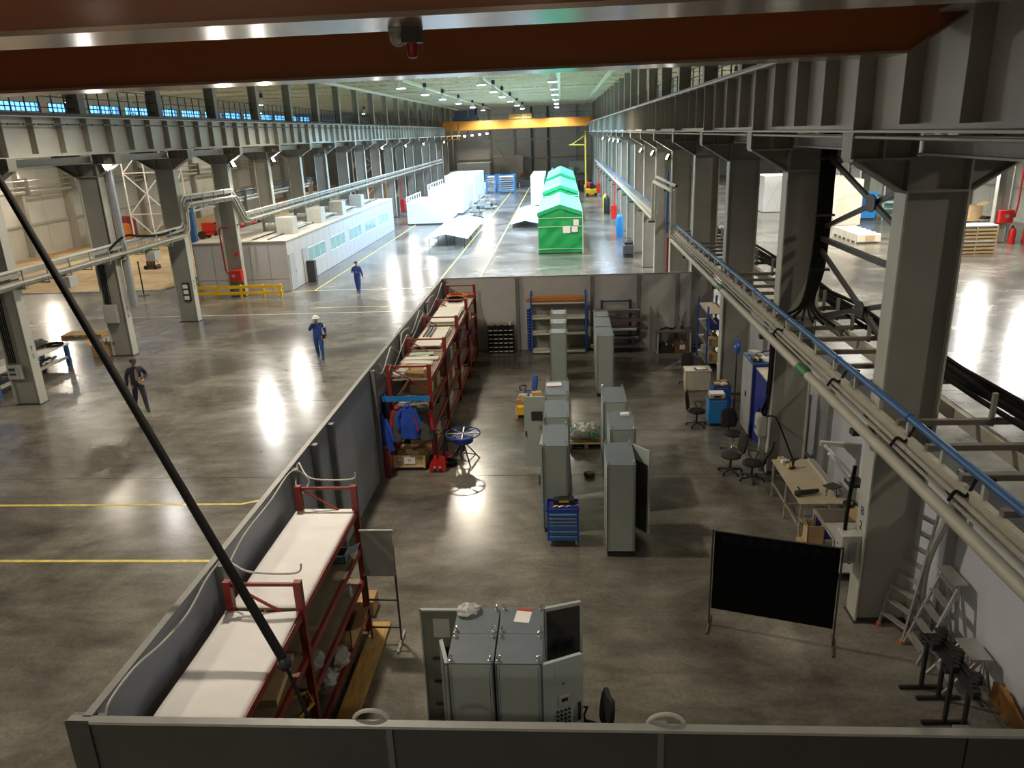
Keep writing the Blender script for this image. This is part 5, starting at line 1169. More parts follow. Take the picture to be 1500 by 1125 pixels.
MB().box(-0.04, 0.04, -0.03, 0.03, 0.0, 2.06).build('post', GREYPL, tl); MB().bar((0.04, 0, 2.02), (-0.78, 0, 2.10), 0.07, 0.09).build('upper_arm', GREYPL, tl)
MB().prism([(-0.04, 1.72), (-0.04, 2.0), (-0.34, 2.04), (-0.22, 1.9)], -0.02, 0.02, 'y').build('gusset', GREYPL, tl)
MB().tube([(-0.70, -0.05, 2.06), (-0.10, -0.10, 1.42)], 0.032, 8).build('lamp_tube', WHITE, tl); MB().tube([(-0.66, -0.2, 1.96), (-0.22, -0.25, 1.38)], 0.032, 8).build('lamp_tube', WHITE, tl)
MB().box(-0.25, 0.05, -0.4, -0.05, 1.28, 1.36).build('bracket', BLACKP, tl)
tag(MB().box(5.98, 6.28, 14.3, 14.75, 2.62, 2.78).build('ballast_box', BLACKP), 'black box hung on the white partition above the lamp arm', 'electrical box')
bo = thing('tool_stool', 'small dark metal stool standing on the near end of the bench', 'stool', (5.48, 14.65, 0.92))
MB().cbox((0, 0, 0.2), (0.3, 0.24, 0.02), 0.5).build('top', DKSTEEL, bo)
for a in (0.5, 2.1, 3.6, 5.2): MB().bar((0.1*math.cos(a), 0.1*math.sin(a), 0.2), (0.15*math.cos(a), 0.15*math.sin(a), 0), 0.012).build('leg', BLACKP, bo)
# second, lower bench
b2 = thing('work_bench', 'low metal-framed table with a dark top near the first column', 'bench', (5.32, 13.6, 0))
MB().box(-0.36, 0.42, -0.70, 0.55, 0.82, 0.86).build('frame', ALU, b2); MB().box(-0.31, 0.37, 0.0, 0.5, 0.86, 0.875).build('mat', mat('brown_grey_mat', (0.12, 0.10, 0.09), 0.7), b2); MB().box(-0.31, 0.37, -0.66, -0.05, 0.86, 0.87).build('plate', GREYPL, b2)
for x in (-0.33, 0.39):
    for y in (-0.66, 0.52): MB().box(x-0.025, x+0.025, y-0.025, y+0.025, 0, 0.82).build('leg', ALU, b2)
MB().box(-0.3, 0.38, 0.48, 0.5, 0.2, 0.75).build('side_panel', NAVY, b2); MB().box(-0.33, 0.39, -0.66, 0.52, 0.12, 0.15).build('shelf', GREYPL, b2)
vc = thing('bench_vice', 'grey bench vice on the low table', 'vice', (5.5, 13.15, 0.87))
MB().box(-0.1, 0.1, -0.06, 0.06, 0, 0.05).build('base', DKSTEEL, vc); MB().box(-0.14, 0.02, -0.05, 0.05, 0.05, 0.15).box(0.06, 0.12, -0.05, 0.05, 0.05, 0.15).build('jaw', GREYPL, vc); MB().tube([(-0.16, 0, 0.1), (-0.24, 0, 0.1)], 0.015, 8).build('screw', CHROME, vc)
for i, (x, y, z, m, w_, s) in enumerate(((5.72, 13.95, .88, GREENP, 'green', (.3, .25, .12)), (5.72, 13.7, .88, CARD, 'brown', (.3, .3, .16)), (5.62, 14.05, 1.0, BLACKP, 'black', (.2, .14, .08)))):
    simple_box('storage_box', '%s box heaped between the bench and the nearest column' % w_, 'box', (x, y, z), s, m, .2*i)
simple_box('carton', 'open carton with papers on the floor under the bench end', 'box', (4.98, 14.05, 0.18), (0.34, 0.3, 0.42), CARDL, 0, 'open')
pallet('small pallet under the carton at the bench end', 4.98, 14.05, 0.5, 0.5) ; 
tag(MB().lathe([(0.12, 0), (0.14, 0.28), (0.13, 0.28), (0.02, 0.26)], 14, (5.65, 16.95, 0)).build('bucket', RED, None, True), 'red bucket on the floor behind the long bench', 'bucket')
# welding screen
P0 = Vector((2.44, 11.52, 0)); P1 = Vector((4.36, 10.93, 0))
ws = thing('welding_screen', 'black welding curtain on a thin metal frame', 'screen', P0, math.atan2((P1-P0).y, (P1-P0).x)); L = (P1-P0).length
def cur(u, v): return (0.03+(L-0.06)*u, 0.006*math.sin(u*60)*(0.3+0.7*v)+0.004, 0.34+1.50*v)
o = MB().grid(cur, 60, 6).build('curtain', mat('black_curtain', (0.003, 0.003, 0.004), 0.85, spec=0.15), ws, True); s = o.modifiers.new('thick', 'SOLIDIFY'); s.thickness = 0.004
for x in (0, L): MB().cyl((x, 0, 0.03), (x, 0, 1.87), 0.016, 8).build('pole', DKSTEEL, ws); MB().bar((x, -0.3, 0.02), (x, 0.3, 0.02), 0.03).build('foot', RUST, ws)
MB().cyl((0, 0, 1.85), (L, 0, 1.85), 0.014, 8).build('top_rail', DKSTEEL, ws)
# ladders by the nearest column
def ladder(label, foot, top, w, n, m=ALU, feet=True):
    t = thing('ladder', label, 'ladder', foot); d = Vector(top)-Vector(foot); side = Vector((0.38, -0.92, 0)).normalized()*w/2
    for s in (-1, 1):
        MB().bar(side*s, d*1.0+side*s*0.75, 0.03, 0.07).build('stile', m, t)
        if feet: MB().cbox(side*s+Vector((0, 0, 0.03)), (0.06, 0.09, 0.06)).build('rubber_foot', ORNG, t)
    for i in range(1, n+1):
        f = i/(n+0.6); MB().bar(d*f+side*(1-0.25*f), d*f-side*(1-0.25*f), 0.10, 0.03).build('tread', m, t)
    return t
ladder('aluminium step ladder leaning towards the nearest right column', (5.42, 11.28, 0), (6.0, 11.75, 2.1), 0.52, 8)

ls = thing('step_ladder', 'silver step ladder with wide treads against the white partition', 'ladder', (5.95, 10.75, 0))
for s in (-0.26, 0.26):
    MB().bar((-0.42, s, 0.0), (0.18, s+0.25, 1.3), 0.03, 0.06).build('stile', ALU, ls)
    MB().bar((0.36, s, 0.0), (0.2, s+0.25, 1.3), 0.025, 0.04).build('rear_leg', ALU, ls)
for i in range(5): f = (i+0.8)/5.2; MB().cbox((-0.42+0.6*f, 0.25*f, 1.3*f), (0.12, 0.52, 0.03)).build('tread', ALU, ls)
MB().cbox((0.18, 0.25, 1.32), (0.22, 0.56, 0.03)).build('top_platform', ALU, ls)
ls2 = thing('step_ladder', 'shorter silver step stool in front of the wide-tread ladder', 'ladder', (5.95, 10.05, 0))
for s in (-0.24, 0.24):
    MB().bar((-0.35, s, 0.0), (0.12, s, 0.62), 0.03, 0.06).build('stile', ALU, ls2); MB().bar((0.34, s, 0.0), (0.2, s, 0.62), 0.025, 0.04).build('rear_leg', ALU, ls2)
for i in range(2): f = (i+1)/3; MB().cbox((-0.35+0.47*f, 0, 0.62*f), (0.14, 0.48, 0.03)).build('tread', ALU, ls2)
MB().cbox((0.14, 0, 0.635), (0.3, 0.52, 0.03)).build('top_platform', ALU, ls2)
eh = thing('extraction_hose', 'pale extraction hose with a black hood hanging by the nearest column', 'hose', (5.95, 11.05, 0))
drape([(0.05, 0.5, 0.5), (0.0, 0.4, 1.3), (0.1, 0.2, 2.2), (0.12, 0.15, 2.6)], 0.06, 8).build('hose', GREYPL, eh, True); MB().lathe([(0.06, 0), (0.14, 0.12), (0.13, 0.14), (0.05, 0.03)], 14, (0.1, 0.15, 2.62)).build('hood', BLACKP, eh, True); MB().box(-0.08, 0.18, 0.35, 0.65, 0, 0.5).build('base_unit', GREYPL, eh)
# clamp stands
def clamp_stand(label, x, y, rz):
    t = thing('clamp_stand', label, 'stand', (x, y, 0), rz)
    MB().bar((-0.32, 0, 0.025), (0.32, 0, 0.025), 0.05).build('foot', BLACKP, t); MB().bar((0, 0, 0.03), (0, 0, 0.92), 0.05).build('post', BLACKP, t); MB().box(-0.12, 0.12, -0.05, 0.05, 0.9, 0.96).build('head', BLACKP, t)
for i, (x, y) in enumerate(((5.35, 9.95), (5.50, 9.72), (5.36, 9.22), (5.50, 9.0))): clamp_stand('black T-foot stand carrying the bar clamps, %s from the column' % ORD[i], x, y, R(2))
q = random.Random(8)
for i in range(5):
    x = 5.30+0.06*i; y0 = 9.95+q.uniform(0, .15)
    t = thing('bar_clamp', 'black bar clamp resting across the stands, %s from the left' % ['first', 'second', 'third', 'fourth', 'fifth'][i], 'clamp', (x, 9.4, 0.96), R(q.uniform(-4, 4)), group='bar clamps')
    MB().box(-0.02, 0.02, -0.95+0.1*i, y0-9.4, 0, 0.03).build('bar', BLACKP, t)
    for k in range(3): MB().box(-0.05, 0.05, -0.8+0.5*k+0.08*i-0.02, -0.74+0.5*k+0.08*i+0.02, 0.0, 0.12).build('jaw', BLACKP, t)
ob = thing('board_sheet', 'orange-brown board with white paper leaning on the white partition', 'board', (6.26, 9.15, 0))
MB().prism([(-0.75, 0.0), (0.55, 0.0), (0.55, 0.35), (0.28, 0.44), (-0.75, 0.1)], -0.02, 0.02, 'x').build('board', mat('orange_fibreboard', (0.36, 0.18, 0.06), 0.7), ob)
# ================================================================ SITE OFFICE IN THE HALL
OW = mat('office_panel_grey', (0.46, 0.46, 0.47), 0.45, 0, 0.04)
of = thing('site_office', 'low grey panelled office cabin beside the left columns', 'cabin', (-15.8, 43.0, 0))
LO = 29.0; WO = 5.5; HO = 2.88
MB().box(-WO+0.05, -0.05, 0.05, LO, 0, HO-0.05).build('core', PANELG, of)
for i in range(5):
    a = -WO + WO*i/5
    MB().box(a+0.015, a+WO/5-0.015, 0, 0.05, 0.75, HO).build('panel', OW, of); MB().box(a+0.015, a+WO/5-0.015, 0, 0.05, 0.02, 0.72).build('panel', OW, of)
win = {3, 4, 5, 7, 8, 9, 11, 12, 13, 15, 16, 17, 19, 20, 21}
n = 24; w = LO/n
for i in range(n):
    a = w*i
    if i in (0, 2):
        q = MB().box(0.0, 0.05, a+0.1, a+w-0.1, 0.02, 2.1).build('door', mat('office_door', (0.36, 0.38, 0.40), 0.4), of)
        MB().box(0.05, 0.09, a+w-0.25, a+w-0.2, 0.95, 1.15).build('handle', CHROME, q)
        MB().box(-0.05, 0.0, a+0.012, a+w-0.012, 0.02, HO).build('panel', OW, of)
    elif i in win:
        MB().box(-0.05, 0.0, a+0.012, a+w-0.012, 0.02, 1.1).build('panel', OW, of); MB().box(-0.05, 0.0, a+0.012, a+w-0.012, 2.0, HO).build('panel', OW, of)
        q = MB().box(-0.03, 0.012, a+0.012, a+w-0.012, 1.1, 1.15).box(-0.03, 0.012, a+0.012, a+w-0.012, 1.95, 2.0).box(-0.03, 0.012, a+0.012, a+0.05, 1.1, 2.0).build('window_frame', WHITE, of)
        MB().box(-0.02, 0.004, a+0.05, a+w-0.012, 1.15, 1.95).build('pane', mat('office_glass', (0.25, 0.42, 0.42), 0.06, spec=0.8), q)
    else: MB().box(-0.05, 0.0, a+0.012, a+w-0.012, 0.02, HO).build('panel', OW, of)
MB().box(-WO-0.05, 0.06, -0.05, LO+0.05, HO, HO+0.06).build('roof', mat('office_roof', (0.50, 0.46, 0.38), 0.7, 0, 0.1, 0.7), of)
for x in (-1.2, -2.1): MB().box(x-0.05, x+0.05, 0.5, LO-1, HO+0.06, HO+0.12).build('roof_rail', DKSTEEL, of)
for i, (x, y, m) in enumerate(((-16.9, 46.6, GREYPL), (-16.9, 52.5, GREYPL), (-16.8, 57.5, GREYPL), (-16.9, 63.5, GREYPL))):
    t = thing('duct_unit', 'pale duct box on the office roof, %s' % ORD[i], 'duct', (x, y, HO+0.06))
    MB().box(-0.5, 0.5, -0.5, 0.5, 0, 1.0).build('housing', m, t, bevel=0.02); MB().box(-0.3, 0.3, -0.52, -0.5, 0.2, 0.8).build('hatch', TIE, t); MB().cyl((-0.5, 0, 0.5), (-1.3, 0, 0.5), 0.16, 10).build('duct_stub', TIE, t)
    for dx in (0.35, 0.1): MB().tube([(dx, 0.5, 0.35), (dx, 2.4, 0.35), (dx+0.35, 2.6, 0.3)], 0.07, 8).build('pipe', TIE, t, True)
tag(MB().box(-15.75, -15.25, 45.9, 46.3, 0, 1.25).box(-15.78, -15.22, 45.87, 46.33, 1.25, 1.3).build('waste_bin', DKSTEEL, None, bevel=0.02), 'dark upright bin against the office side wall', 'bin')
gr = thing('guard_rail', 'yellow guard rail in front of the office cabin', 'guard rail', (-18.5, 41.45, 0))
for z in (0.28, 0.62): MB().box(-2.75, 2.75, -0.05, 0.02, z-0.08, z+0.08).build('rail', YEL, gr)
for x in (-2.4, -1.1, 0.3, 1.6, 2.6): MB().box(x-0.06, x+0.06, 0.02, 0.12, 0, 0.74).build('post', YEL, gr)
g2 = thing('guard_rail', 'short yellow guard rail turning away at the left cabin corner', 'guard rail', (-21.35, 41.6, 0))
MB().box(-0.05, 0.05, 0, 1.4, 0.2, 0.36).box(-0.05, 0.05, 0, 1.4, 0.54, 0.7).build('rail', YEL, g2); MB().box(-0.06, 0.06, 0.6, 0.72, 0, 0.74).build('post', YEL, g2)
hy = thing('hydrant_box', 'red fire hydrant box with its pipe on a left column by the office', 'hydrant', (-18.35, 41.62, 0.95))
MB().box(-0.32, 0.34, -0.2, 0.16, 0, 0.62).build('cabinet', RED, hy, bevel=0.02); MB().cyl((-0.1, -0.2, 0.3), (-0.1, -0.23, 0.3), 0.1, 12).build('valve_wheel', CHROME, hy)
MB().tube([(-0.3, 0, 0.4), (-0.5, 0, 0.45), (-0.58, 0, 0.6), (-0.62, 0, 2.85), (-0.5, 0, 2.98), (-0.1, 0, 3.0)], 0.05, 8).build('riser', mat('dark_red_pipe', (0.30, 0.02, 0.015), 0.4), hy, True)
tag(MB().box(-18.28, -18.05, 41.56, 41.59, 2.35, 2.55).build('fire_sign', RED), 'small red fire sign on the column above the hydrant box', 'sign')
# ================================================================ BY THE LEFT COLUMNS
lt_ = thing('work_bench', 'long white-topped bench with blue legs beside the leftmost column', 'bench', (-20.7, 26.6, 0))
MB().box(-0.62, -0.02, -2.3, 2.2, 0.82, 0.86).box(0.04, 0.62, -2.3, 2.2, 0.82, 0.86).build('top', mat('bench_white', (0.62, 0.60, 0.56), 0.5), lt_)
for x in (-0.55, 0.55):
    for y in (-2.1, 2.0): MB().box(x-0.07, x+0.07, y-0.07, y+0.07, 0, 0.82).build('leg', BLUEP, lt_)
MB().box(0.5, 0.6, -2.2, 2.1, 0.28, 0.38).build('stretcher', GREYPL, lt_); MB().box(-0.55, 0.5, -2.0, 1.9, 0.24, 0.28).build('shelf', DKSTEEL, lt_)
q = random.Random(31)
for i in range(14):
    x = -21.1+0.16*(i % 5)+q.uniform(-.05, .05); y = 25.6+0.2*i
    tag(MB().tube([(x, y, 0.34), (x+q.uniform(-.15, .15), y+q.uniform(.1, .25), 0.42), (x+q.uniform(-.1, .1), y+.3, 0.36)], 0.05, 8).build('pipe_fitting', [DKSTEEL, GREYPL, RUST, CHROME][i % 4]), 'pipe fitting on the shelf of the blue-legged bench, %s along it' % ORD[i], 'fitting', 'fittings under the left bench')
tag(MB().blob((-20.95, 28.2, 1.02), (0.3, 0.35, 0.16), 12, 0.25).build('tarp_bundle', mat('grey_tarp', (0.22, 0.22, 0.21), 0.7)), 'crumpled grey bundle on the blue-legged bench', 'bundle')
coil('dark hose coil at the far end of the blue-legged bench', (-20.4, 28.3, 0.86), 0.3, 0.04, 2, CABLE, 14)
tb_ = simple_box('carton', 'brown box of long tools beside the second left column', 'box', (-19.45, 29.95, 0), (0.7, 0.6, 0.5), CARD, 0.1, 'open')
for i in range(3): tag(MB().cyl((-19.55+0.12*i, 29.95, 0.03), (-19.75+0.2*i, 30.1, 0.9-0.1*i), 0.025, 6).build('broom', [DKSTEEL, WOOD, RUST][i]), '%s long tool handle sticking out of the brown box' % ['dark', 'wooden', 'rusty'][i], 'tool')
pallet('yellowish wooden pallet lying beyond the blue-legged bench', -22.4, 33.4, 1.9, 0.9, 0.05, PINE)
bl = thing('barrier_post', 'thin black barrier post at the edge of the sand', 'post', (-24.75, 43.0, 0))
MB().cyl((0, 0, 0), (0, 0, 0.03), 0.3, 16).build('base', DKSTEEL, bl); MB().cyl((0, 0, 0.03), (0, 0, 2.0), 0.04, 8).build('shaft', BLACKP, bl)
eb = thing('electrical_box', 'grey switch box on the leftmost column', 'electrical box', (-18.6, 23.70, 0.95)); MB().box(-0.3, 0.2, -0.12, 0.0, 0, 0.5).build('body', GREYPL, eb, bevel=0.01); MB().box(-0.22, 0.0, -0.13, -0.12, 0.15, 0.22).box(-0.22, 0.0, -0.13, -0.12, 0.3, 0.4).build('switch_row', DKSTEEL, eb)
eb = thing('electrical_box', 'pale panel box on the second left column', 'electrical box', (-18.6, 29.69, 1.45)); MB().box(-0.3, 0.25, -0.12, 0.05, 0, 0.75).build('body', GREYPL, eb, bevel=0.01); MB().box(-0.25, 0.2, -0.13, -0.12, 0.05, 0.7).build('door', GREYPL, eb)
eb = thing('electrical_box', 'row of white breakers on the third left column', 'electrical box', (-18.45, 35.75, 1.05)); MB().box(-0.12, 0.2, -0.03, 0.1, 0, 0.9).build('board', DKSTEEL, eb)
for i in range(3): MB().box(-0.06, 0.16, -0.09, -0.03, 0.08+0.28*i, 0.26+0.28*i).build('breaker', WHITE, eb)
for k in (2, 3):
    t = thing('cable_bundle', 'dark cables running down the face of the %s left column' % ['leftmost', 'second'][k-2], 'cable', (-18.8, CY(k)+0.02, 0.9))
    for i in range(4): MB().tube([(0.07*i, 0, 0.6 if k == 2 else 1.3), (0.07*i, -0.01, 2.2), (0.07*i, 0, 3.2)], 0.022, 6).build('cable', CABLE, t, True)
# silver ducts on left columns
for k in (3,):
    t = thing('duct', 'silver ribbed duct beside the %s left column' % ['leftmost', 'second', 'third'][k-2], 'duct', (-17.85, CY(k)+0.42, 2.0 if k != 4 else 5.7))
    prof = []
    z = 0; top = 5.6 if k != 4 else 1.6
    while z < top: prof += [(0.15, z), (0.16, z+0.05)]; z += 0.1
    MB().lathe(prof, 12).build('spiral_tube', mat('galvanised_duct', (0.42, 0.46, 0.50), 0.3, 0.6), t, True)
# left bay: lattice towers and red equipment on the sand
def lattice(label, x, y, h, w):
    t = thing('scaffold_tower', label, 'scaffold', (x, y, 0))
    for sx in (-1, 1):
        for sy in (-1, 1): MB().bar((sx*w/2, sy*w/2, 0), (sx*w/2, sy*w/2, h), 0.1).build('leg', WHITE, t)
    z = 0
    while z < h-1.4:
        MB().bar((-w/2, -w/2, z), (w/2, -w/2, z+w), 0.07).build('brace', WHITE, t); MB().bar((w/2, -w/2, z), (-w/2, -w/2, z+w), 0.07).build('brace', WHITE, t)
        MB().bar((w/2, -w/2, z), (w/2, w/2, z+w), 0.07).build('brace', WHITE, t)
        MB().bar((-w/2, -w/2, z+w), (w/2, -w/2, z+w), 0.07).build('rung', WHITE, t); z += w
    return t
lattice('white lattice tower in the left bay behind the second column', -33.0, 62.0, 11.0, 3.2)
lattice('white lattice tower farther back in the left bay', -24.5, 98.0, 8.0, 2.6)
def red_machine(label, x, y, s, m=RED):
    t = thing('site_machine', label, 'machine', (x, y, 0.02))
    MB().box(-s*0.9, s*0.9, -s*0.5, s*0.5, 0.25*s, 0.45*s).build('chassis', m, t); MB().box(-s*0.6, s*0.2, -s*0.4, s*0.4, 0.45*s, 1.1*s).build('engine_cover', m, t, bevel=0.05); MB().cyl((s*0.4, 0, 0.45*s), (s*0.4, 0, 1.4*s), 0.06*s, 8).build('mast', BLACKP, t); MB().tube([(s*0.2, 0, 1.0*s), (s*0.6, 0, 1.2*s), (s*0.9, 0, 0.8*s)], 0.05*s, 7).build('pipe', BLACKP, t)
    for sx in (-0.6, 0.6):
        for sy in (-0.5, 0.5): MB().tube([(sx*s, sy*s-0.08*s, 0.28*s), (sx*s, sy*s+0.08*s, 0.28*s)], 0.28*s, 12).build('wheel', BLACKP, t)
    return t
red_machine('red site machine on the sand behind the third column', -27.2, 66.5, 1.5)
red_machine('second red machine farther left on the sand', -32.5, 70.0, 1.3)
red_machine('small rusty machine lying in the middle of the sand', -29.2, 52.5, 0.55, RUST)
tag(MB().lathe([(0.45, 0), (0.5, 0.3), (0.45, 1.0), (0.4, 1.9), (0.1, 2.0)], 14, (-38.5, 66.0, 0)).build('tank', mat('orange_tank', (0.6, 0.18, 0.03), 0.5), None, True), 'orange upright tank near the lattice tower', 'tank')
simple_box('storage_box', 'dark red container beside the orange tank', 'box', (-40.0, 68.0, 0), (2.0, 1.5, 2.4), mat('wine_red', (0.25, 0.02, 0.03), 0.5))
bl_ = thing('standpipe', 'tall blue standpipe beside the third left column', 'pipe', (-21.9, 44.6, 0)); MB().box(-0.15, 0.15, -0.15, 0.15, 0, 5.4).build('shaft', BLUEP, bl_); MB().box(-0.2, 1.0, -0.12, 0.12, 5.2, 5.5).build('cross_arm', DKSTEEL, bl_)
for i, (x, y, s) in enumerate(((-29, 92, 3.5), (-33, 104, 4), (-26.5, 112, 3), (-36, 85, 3))):
    simple_box('storage_box', '%s brown site container far back in the left bay' % ORD[i].replace('nearest', 'first'), 'container', (x, y, 0), (s, s*1.2, 2.4), [TAN, RUST, CARD, PANELG][i])

# ================================================================ TENTS
def tent(label, x0, x1, y0, y1, he, hr, notes=False):
    t = thing('tarpaulin_tent', label, 'tent', ((x0+x1)/2, y0, 0)); w = x1-x0; L = y1-y0; rp = random.Random(int(y0))
    def wall_front(u, v):
        x = -w/2+w*u; top = he+(hr-he)*(1-abs(2*u-1)); z = 0.03+(top-0.03)*v
        return (x, -0.05*math.sin(9*u+5*v)*math.sin(math.pi*v)-0.04*math.sin(14*(u-v))*v*(1-v)*4, z)
    MB().grid(wall_front, 24, 20).build('front_sheet', GREEN, t, True)
    for s in (-1, 1):
        MB().grid(lambda u, v: (s*(w/2+0.04*math.sin(u*40)*math.sin(math.pi*v)), L*u, 0.03+(he-0.03)*v), 40, 8).build('side_sheet', GREEN, t, True)
        MB().grid(lambda u, v: (s*(w/2+0.06)*(1-u), -0.05+(L+0.1)*v, hr-(hr-he)*u**0.9 if False else he+0.04+(hr-he)*u+0.03*math.sin(v*30)*math.sin(math.pi*u)), 8, 30).build('roof_sheet', GREENL, t, True)
        MB().prism([(0, hr+0.03), (s*(w/2+0.07), he+0.03), (s*(w/2+0.07), he-0.25), (0, hr-0.25)], -0.09, -0.06, 'y').build('valance', mat('bright_green_tarpaulin', (0.02, 0.42, 0.16), 0.55), t)
    MB().grid(lambda u, v: (-w/2+w*u, L, 0.03+(he+(hr-he)*(1-abs(2*u-1))-0.03)*v), 8, 8).build('rear_sheet', GREEN, t, True)
    MB().box(-w/2-0.03, w/2+0.03, -0.1, L, 0, 0.06).build('base_skid', BLACKP, t)
    for z in (0.35, 1.9, he-0.35): MB().tube([(-w/2-0.02, -0.11, z), (0, -0.12, z+0.02), (w/2+0.02, -0.11, z)], 0.018, 5).build('lashing', WHITE, t)
    MB().tube([(w/2+0.05, -0.1, 0), (w/2+0.05, -0.1, he)], 0.025, 5).build('lashing', WHITE, t)
    if notes:
        for x, z, ww, hh in ((0.35, 1.45, .52, .45), (0.92, 1.5, .42, .38), (1.02, 1.95, .38, .42)): MB().box(x-ww/2+0.1, x+ww/2+0.1, -0.135, -0.125, z, z+hh).build('paper_notice', PAPER, t)
    return t
tent('nearest green tarpaulin tent with white notices on its front', -1.70, 1.38, 54.6, 66.0, 2.85, 3.4, True)
tent('second green tarpaulin tent behind the nearest one', -1.75, 1.5, 73.0, 88.0, 2.9, 3.5)
tent('farthest green tarpaulin tent', -1.75, 1.55, 93.0, 112.0, 2.9, 3.6)
# white modules
MW = mat('gloss_white_panel', (0.86, 0.87, 0.88), 0.35, 0, 0.02)
def module(label, x0, x1, y0, y1, h, posts=True, cols_=4):
    t = thing('white_module', label, 'module', (x0, y0, 0)); w, L = x1-x0, y1-y0
    for a, b in (((0, 0), (w, 0)), ((0, L), (w, L))):
        n = 3
        for i in range(n): MB().box(w*i/n+0.01, w*(i+1)/n-0.01, a[1]-0.04, a[1]+0.04, 0.12, h).build('panel', MW, t)
    n = max(2, int(L/1.6))
    for x in (0, w):
        for i in range(n): MB().box(x-0.04, x+0.04, L*i/n+0.01, L*(i+1)/n-0.01, 0.12, h).build('panel', MW, t)
    MB().box(-0.05, w+0.05, -0.05, L+0.05, 0, 0.12).build('skid', DKSTEEL, t)
    if posts:
        for i in range(7): MB().bar((0, L*i/6, h), (0, L*i/6, h+0.55), 0.09).build('post', MW, t)
        MB().bar((0, 0, h+0.5), (0, L, h+0.5), 0.1).build('top_rail', MW, t); MB().bar((0, 0, h+0.3), (w, 0, h+0.3), 0.08).build('top_rail', MW, t)
        MB().bar((w, 0, h), (w, 0, h+0.35), 0.09).build('post', MW, t); MB().box(0.05, w-0.05, 0.05, L-0.05, 0.9, 1.0).build('inner_floor', MW, t)
    else: MB().box(-0.06, w+0.06, -0.06, L+0.06, h, h+0.08).build('roof', MW, t)
    return t
module('white open-topped module nearest the camera on the left of the aisle', -15.2, -11.35, 75.7, 83.5, 2.12)
module('closed white module right behind the open-topped one', -14.6, -10.9, 85.0, 96.0, 2.7, True)
module('tall white module at the back of the white row', -14.6, -10.9, 98.0, 110.0, 3.4, False)
module('white module standing left of the farthest green tent', -3.6, -2.1, 92.0, 104.0, 3.3, False)
# white roof panel on trestles
rp_ = thing('roof_panel', 'white gabled roof panel resting on low trestles', 'panel', (-9.15, 59.8, 0))
for s in (-1, 1):
    MB()._add([(0, 0, 0.95), (s*1.75, 0, 0.55), (s*1.75, 14, 0.55), (0, 14, 0.95), (0, 0, 1.01), (s*1.75, 0, 0.61), (s*1.75, 14, 0.61), (0, 14, 1.01)], [(0, 1, 2, 3), (4, 5, 6, 7), (0, 1, 5, 4), (1, 2, 6, 5), (2, 3, 7, 6), (3, 0, 4, 7)]).build('slope', MW, rp_)
    for i in range(12):
        y = 0.6+1.12*i
        for k in range(2):
            u = 0.35+0.65*k; MB()._add([(s*u, y, 1.02-0.4*u/1.75), (s*(u+0.3), y, 1.02-0.4*(u+0.3)/1.75), (s*(u+0.3), y+0.5, 1.02-0.4*(u+0.3)/1.75), (s*u, y+0.5, 1.02-0.4*u/1.75), (s*u, y, 1.04-0.4*u/1.75), (s*(u+0.3), y, 1.04-0.4*(u+0.3)/1.75), (s*(u+0.3), y+0.5, 1.04-0.4*(u+0.3)/1.75), (s*u, y+0.5, 1.04-0.4*u/1.75)], [(0, 1, 2, 3), (4, 5, 6, 7), (0, 1, 5, 4), (1, 2, 6, 5), (2, 3, 7, 6), (3, 0, 4, 7)]).build('pocket_plate', GREYPL, rp_)
for y in (0.5, 5, 9.5, 13.5):
    for x in (-1.4, 0, 1.4): MB().bar((x, y, 0), (x, y, 0.6 if x else 0.93), 0.06).build('trestle_leg', DKSTEEL, rp_)
rp2 = thing('roof_panel', 'flat white panel frame on the floor left of the tents', 'panel', (-3.4, 70.5, 0))
MB().prism([(-1.3, 0.35), (0, 0.65), (1.3, 0.35), (1.3, 0.42), (0, 0.72), (-1.3, 0.42)], 0, 15, 'y').build('slope', MW, rp2)
for y in (0.5, 7, 14.5):
    for x in (-1.1, 1.1): MB().bar((x, y, 0), (x, y, 0.38), 0.06).build('trestle_leg', DKSTEEL, rp2)
# trolleys with equipment along the aisle
def equip(label, x, y, s=1.0):
    t = thing('equipment_trolley', label, 'trolley', (x, y, 0)); q = random.Random(int(x*10+y))
    MB().box(-0.6*s, 0.6*s, -0.8*s, 0.8*s, 0.18, 0.25).build('deck', GREYPL, t)
    for sx in (-0.5, 0.5):
        for sy in (-0.65, 0.65): MB().tube([(sx*s-0.03, sy*s, 0.09), (sx*s+0.03, sy*s, 0.09)], 0.09, 10).build('wheel', BLACKP, t)
    for sx in (-0.55, 0.55):
        for sy in (-0.75, 0.75): MB().bar((sx*s, sy*s, 0.25), (sx*s, sy*s, 1.1*s), 0.05).build('post', ALU, t)
    for z in (0.7, 1.1): MB().bar((-0.55*s, -0.75*s, z*s), (0.55*s, -0.75*s, z*s), 0.05).bar((-0.55*s, 0.75*s, z*s), (0.55*s, 0.75*s, z*s), 0.05).bar((0.55*s, -0.75*s, z*s), (0.55*s, 0.75*s, z*s), 0.05).build('rail', ALU, t)
    MB().box(-0.4*s, 0.1*s, -0.5*s, 0.2*s, 0.25, 0.75*s).build('motor', GREYPL, t, bevel=0.03); MB().cyl((0.2*s, -0.3*s, 0.45), (0.2*s, 0.5*s, 0.45), 0.2*s, 12).build('drum', DKSTEEL, t)
    MB().tube([(0.3*s, -0.6*s, 0.4), (0.9*s, -0.5*s, 0.5), (1.3*s, -0.6*s, 0.3)], 0.05, 6).build('hose', BLACKP, t)
for i, (x, y, s) in enumerate(((-9.0, 77.5, 1.0), (-9.6, 86.5, 1.1), (-8.4, 90.5, 1.0), (-9.3, 93.5, 1.2))):
    equip('equipment trolley beside the white modules, %s from the camera' % ORD[i], x, y, s)
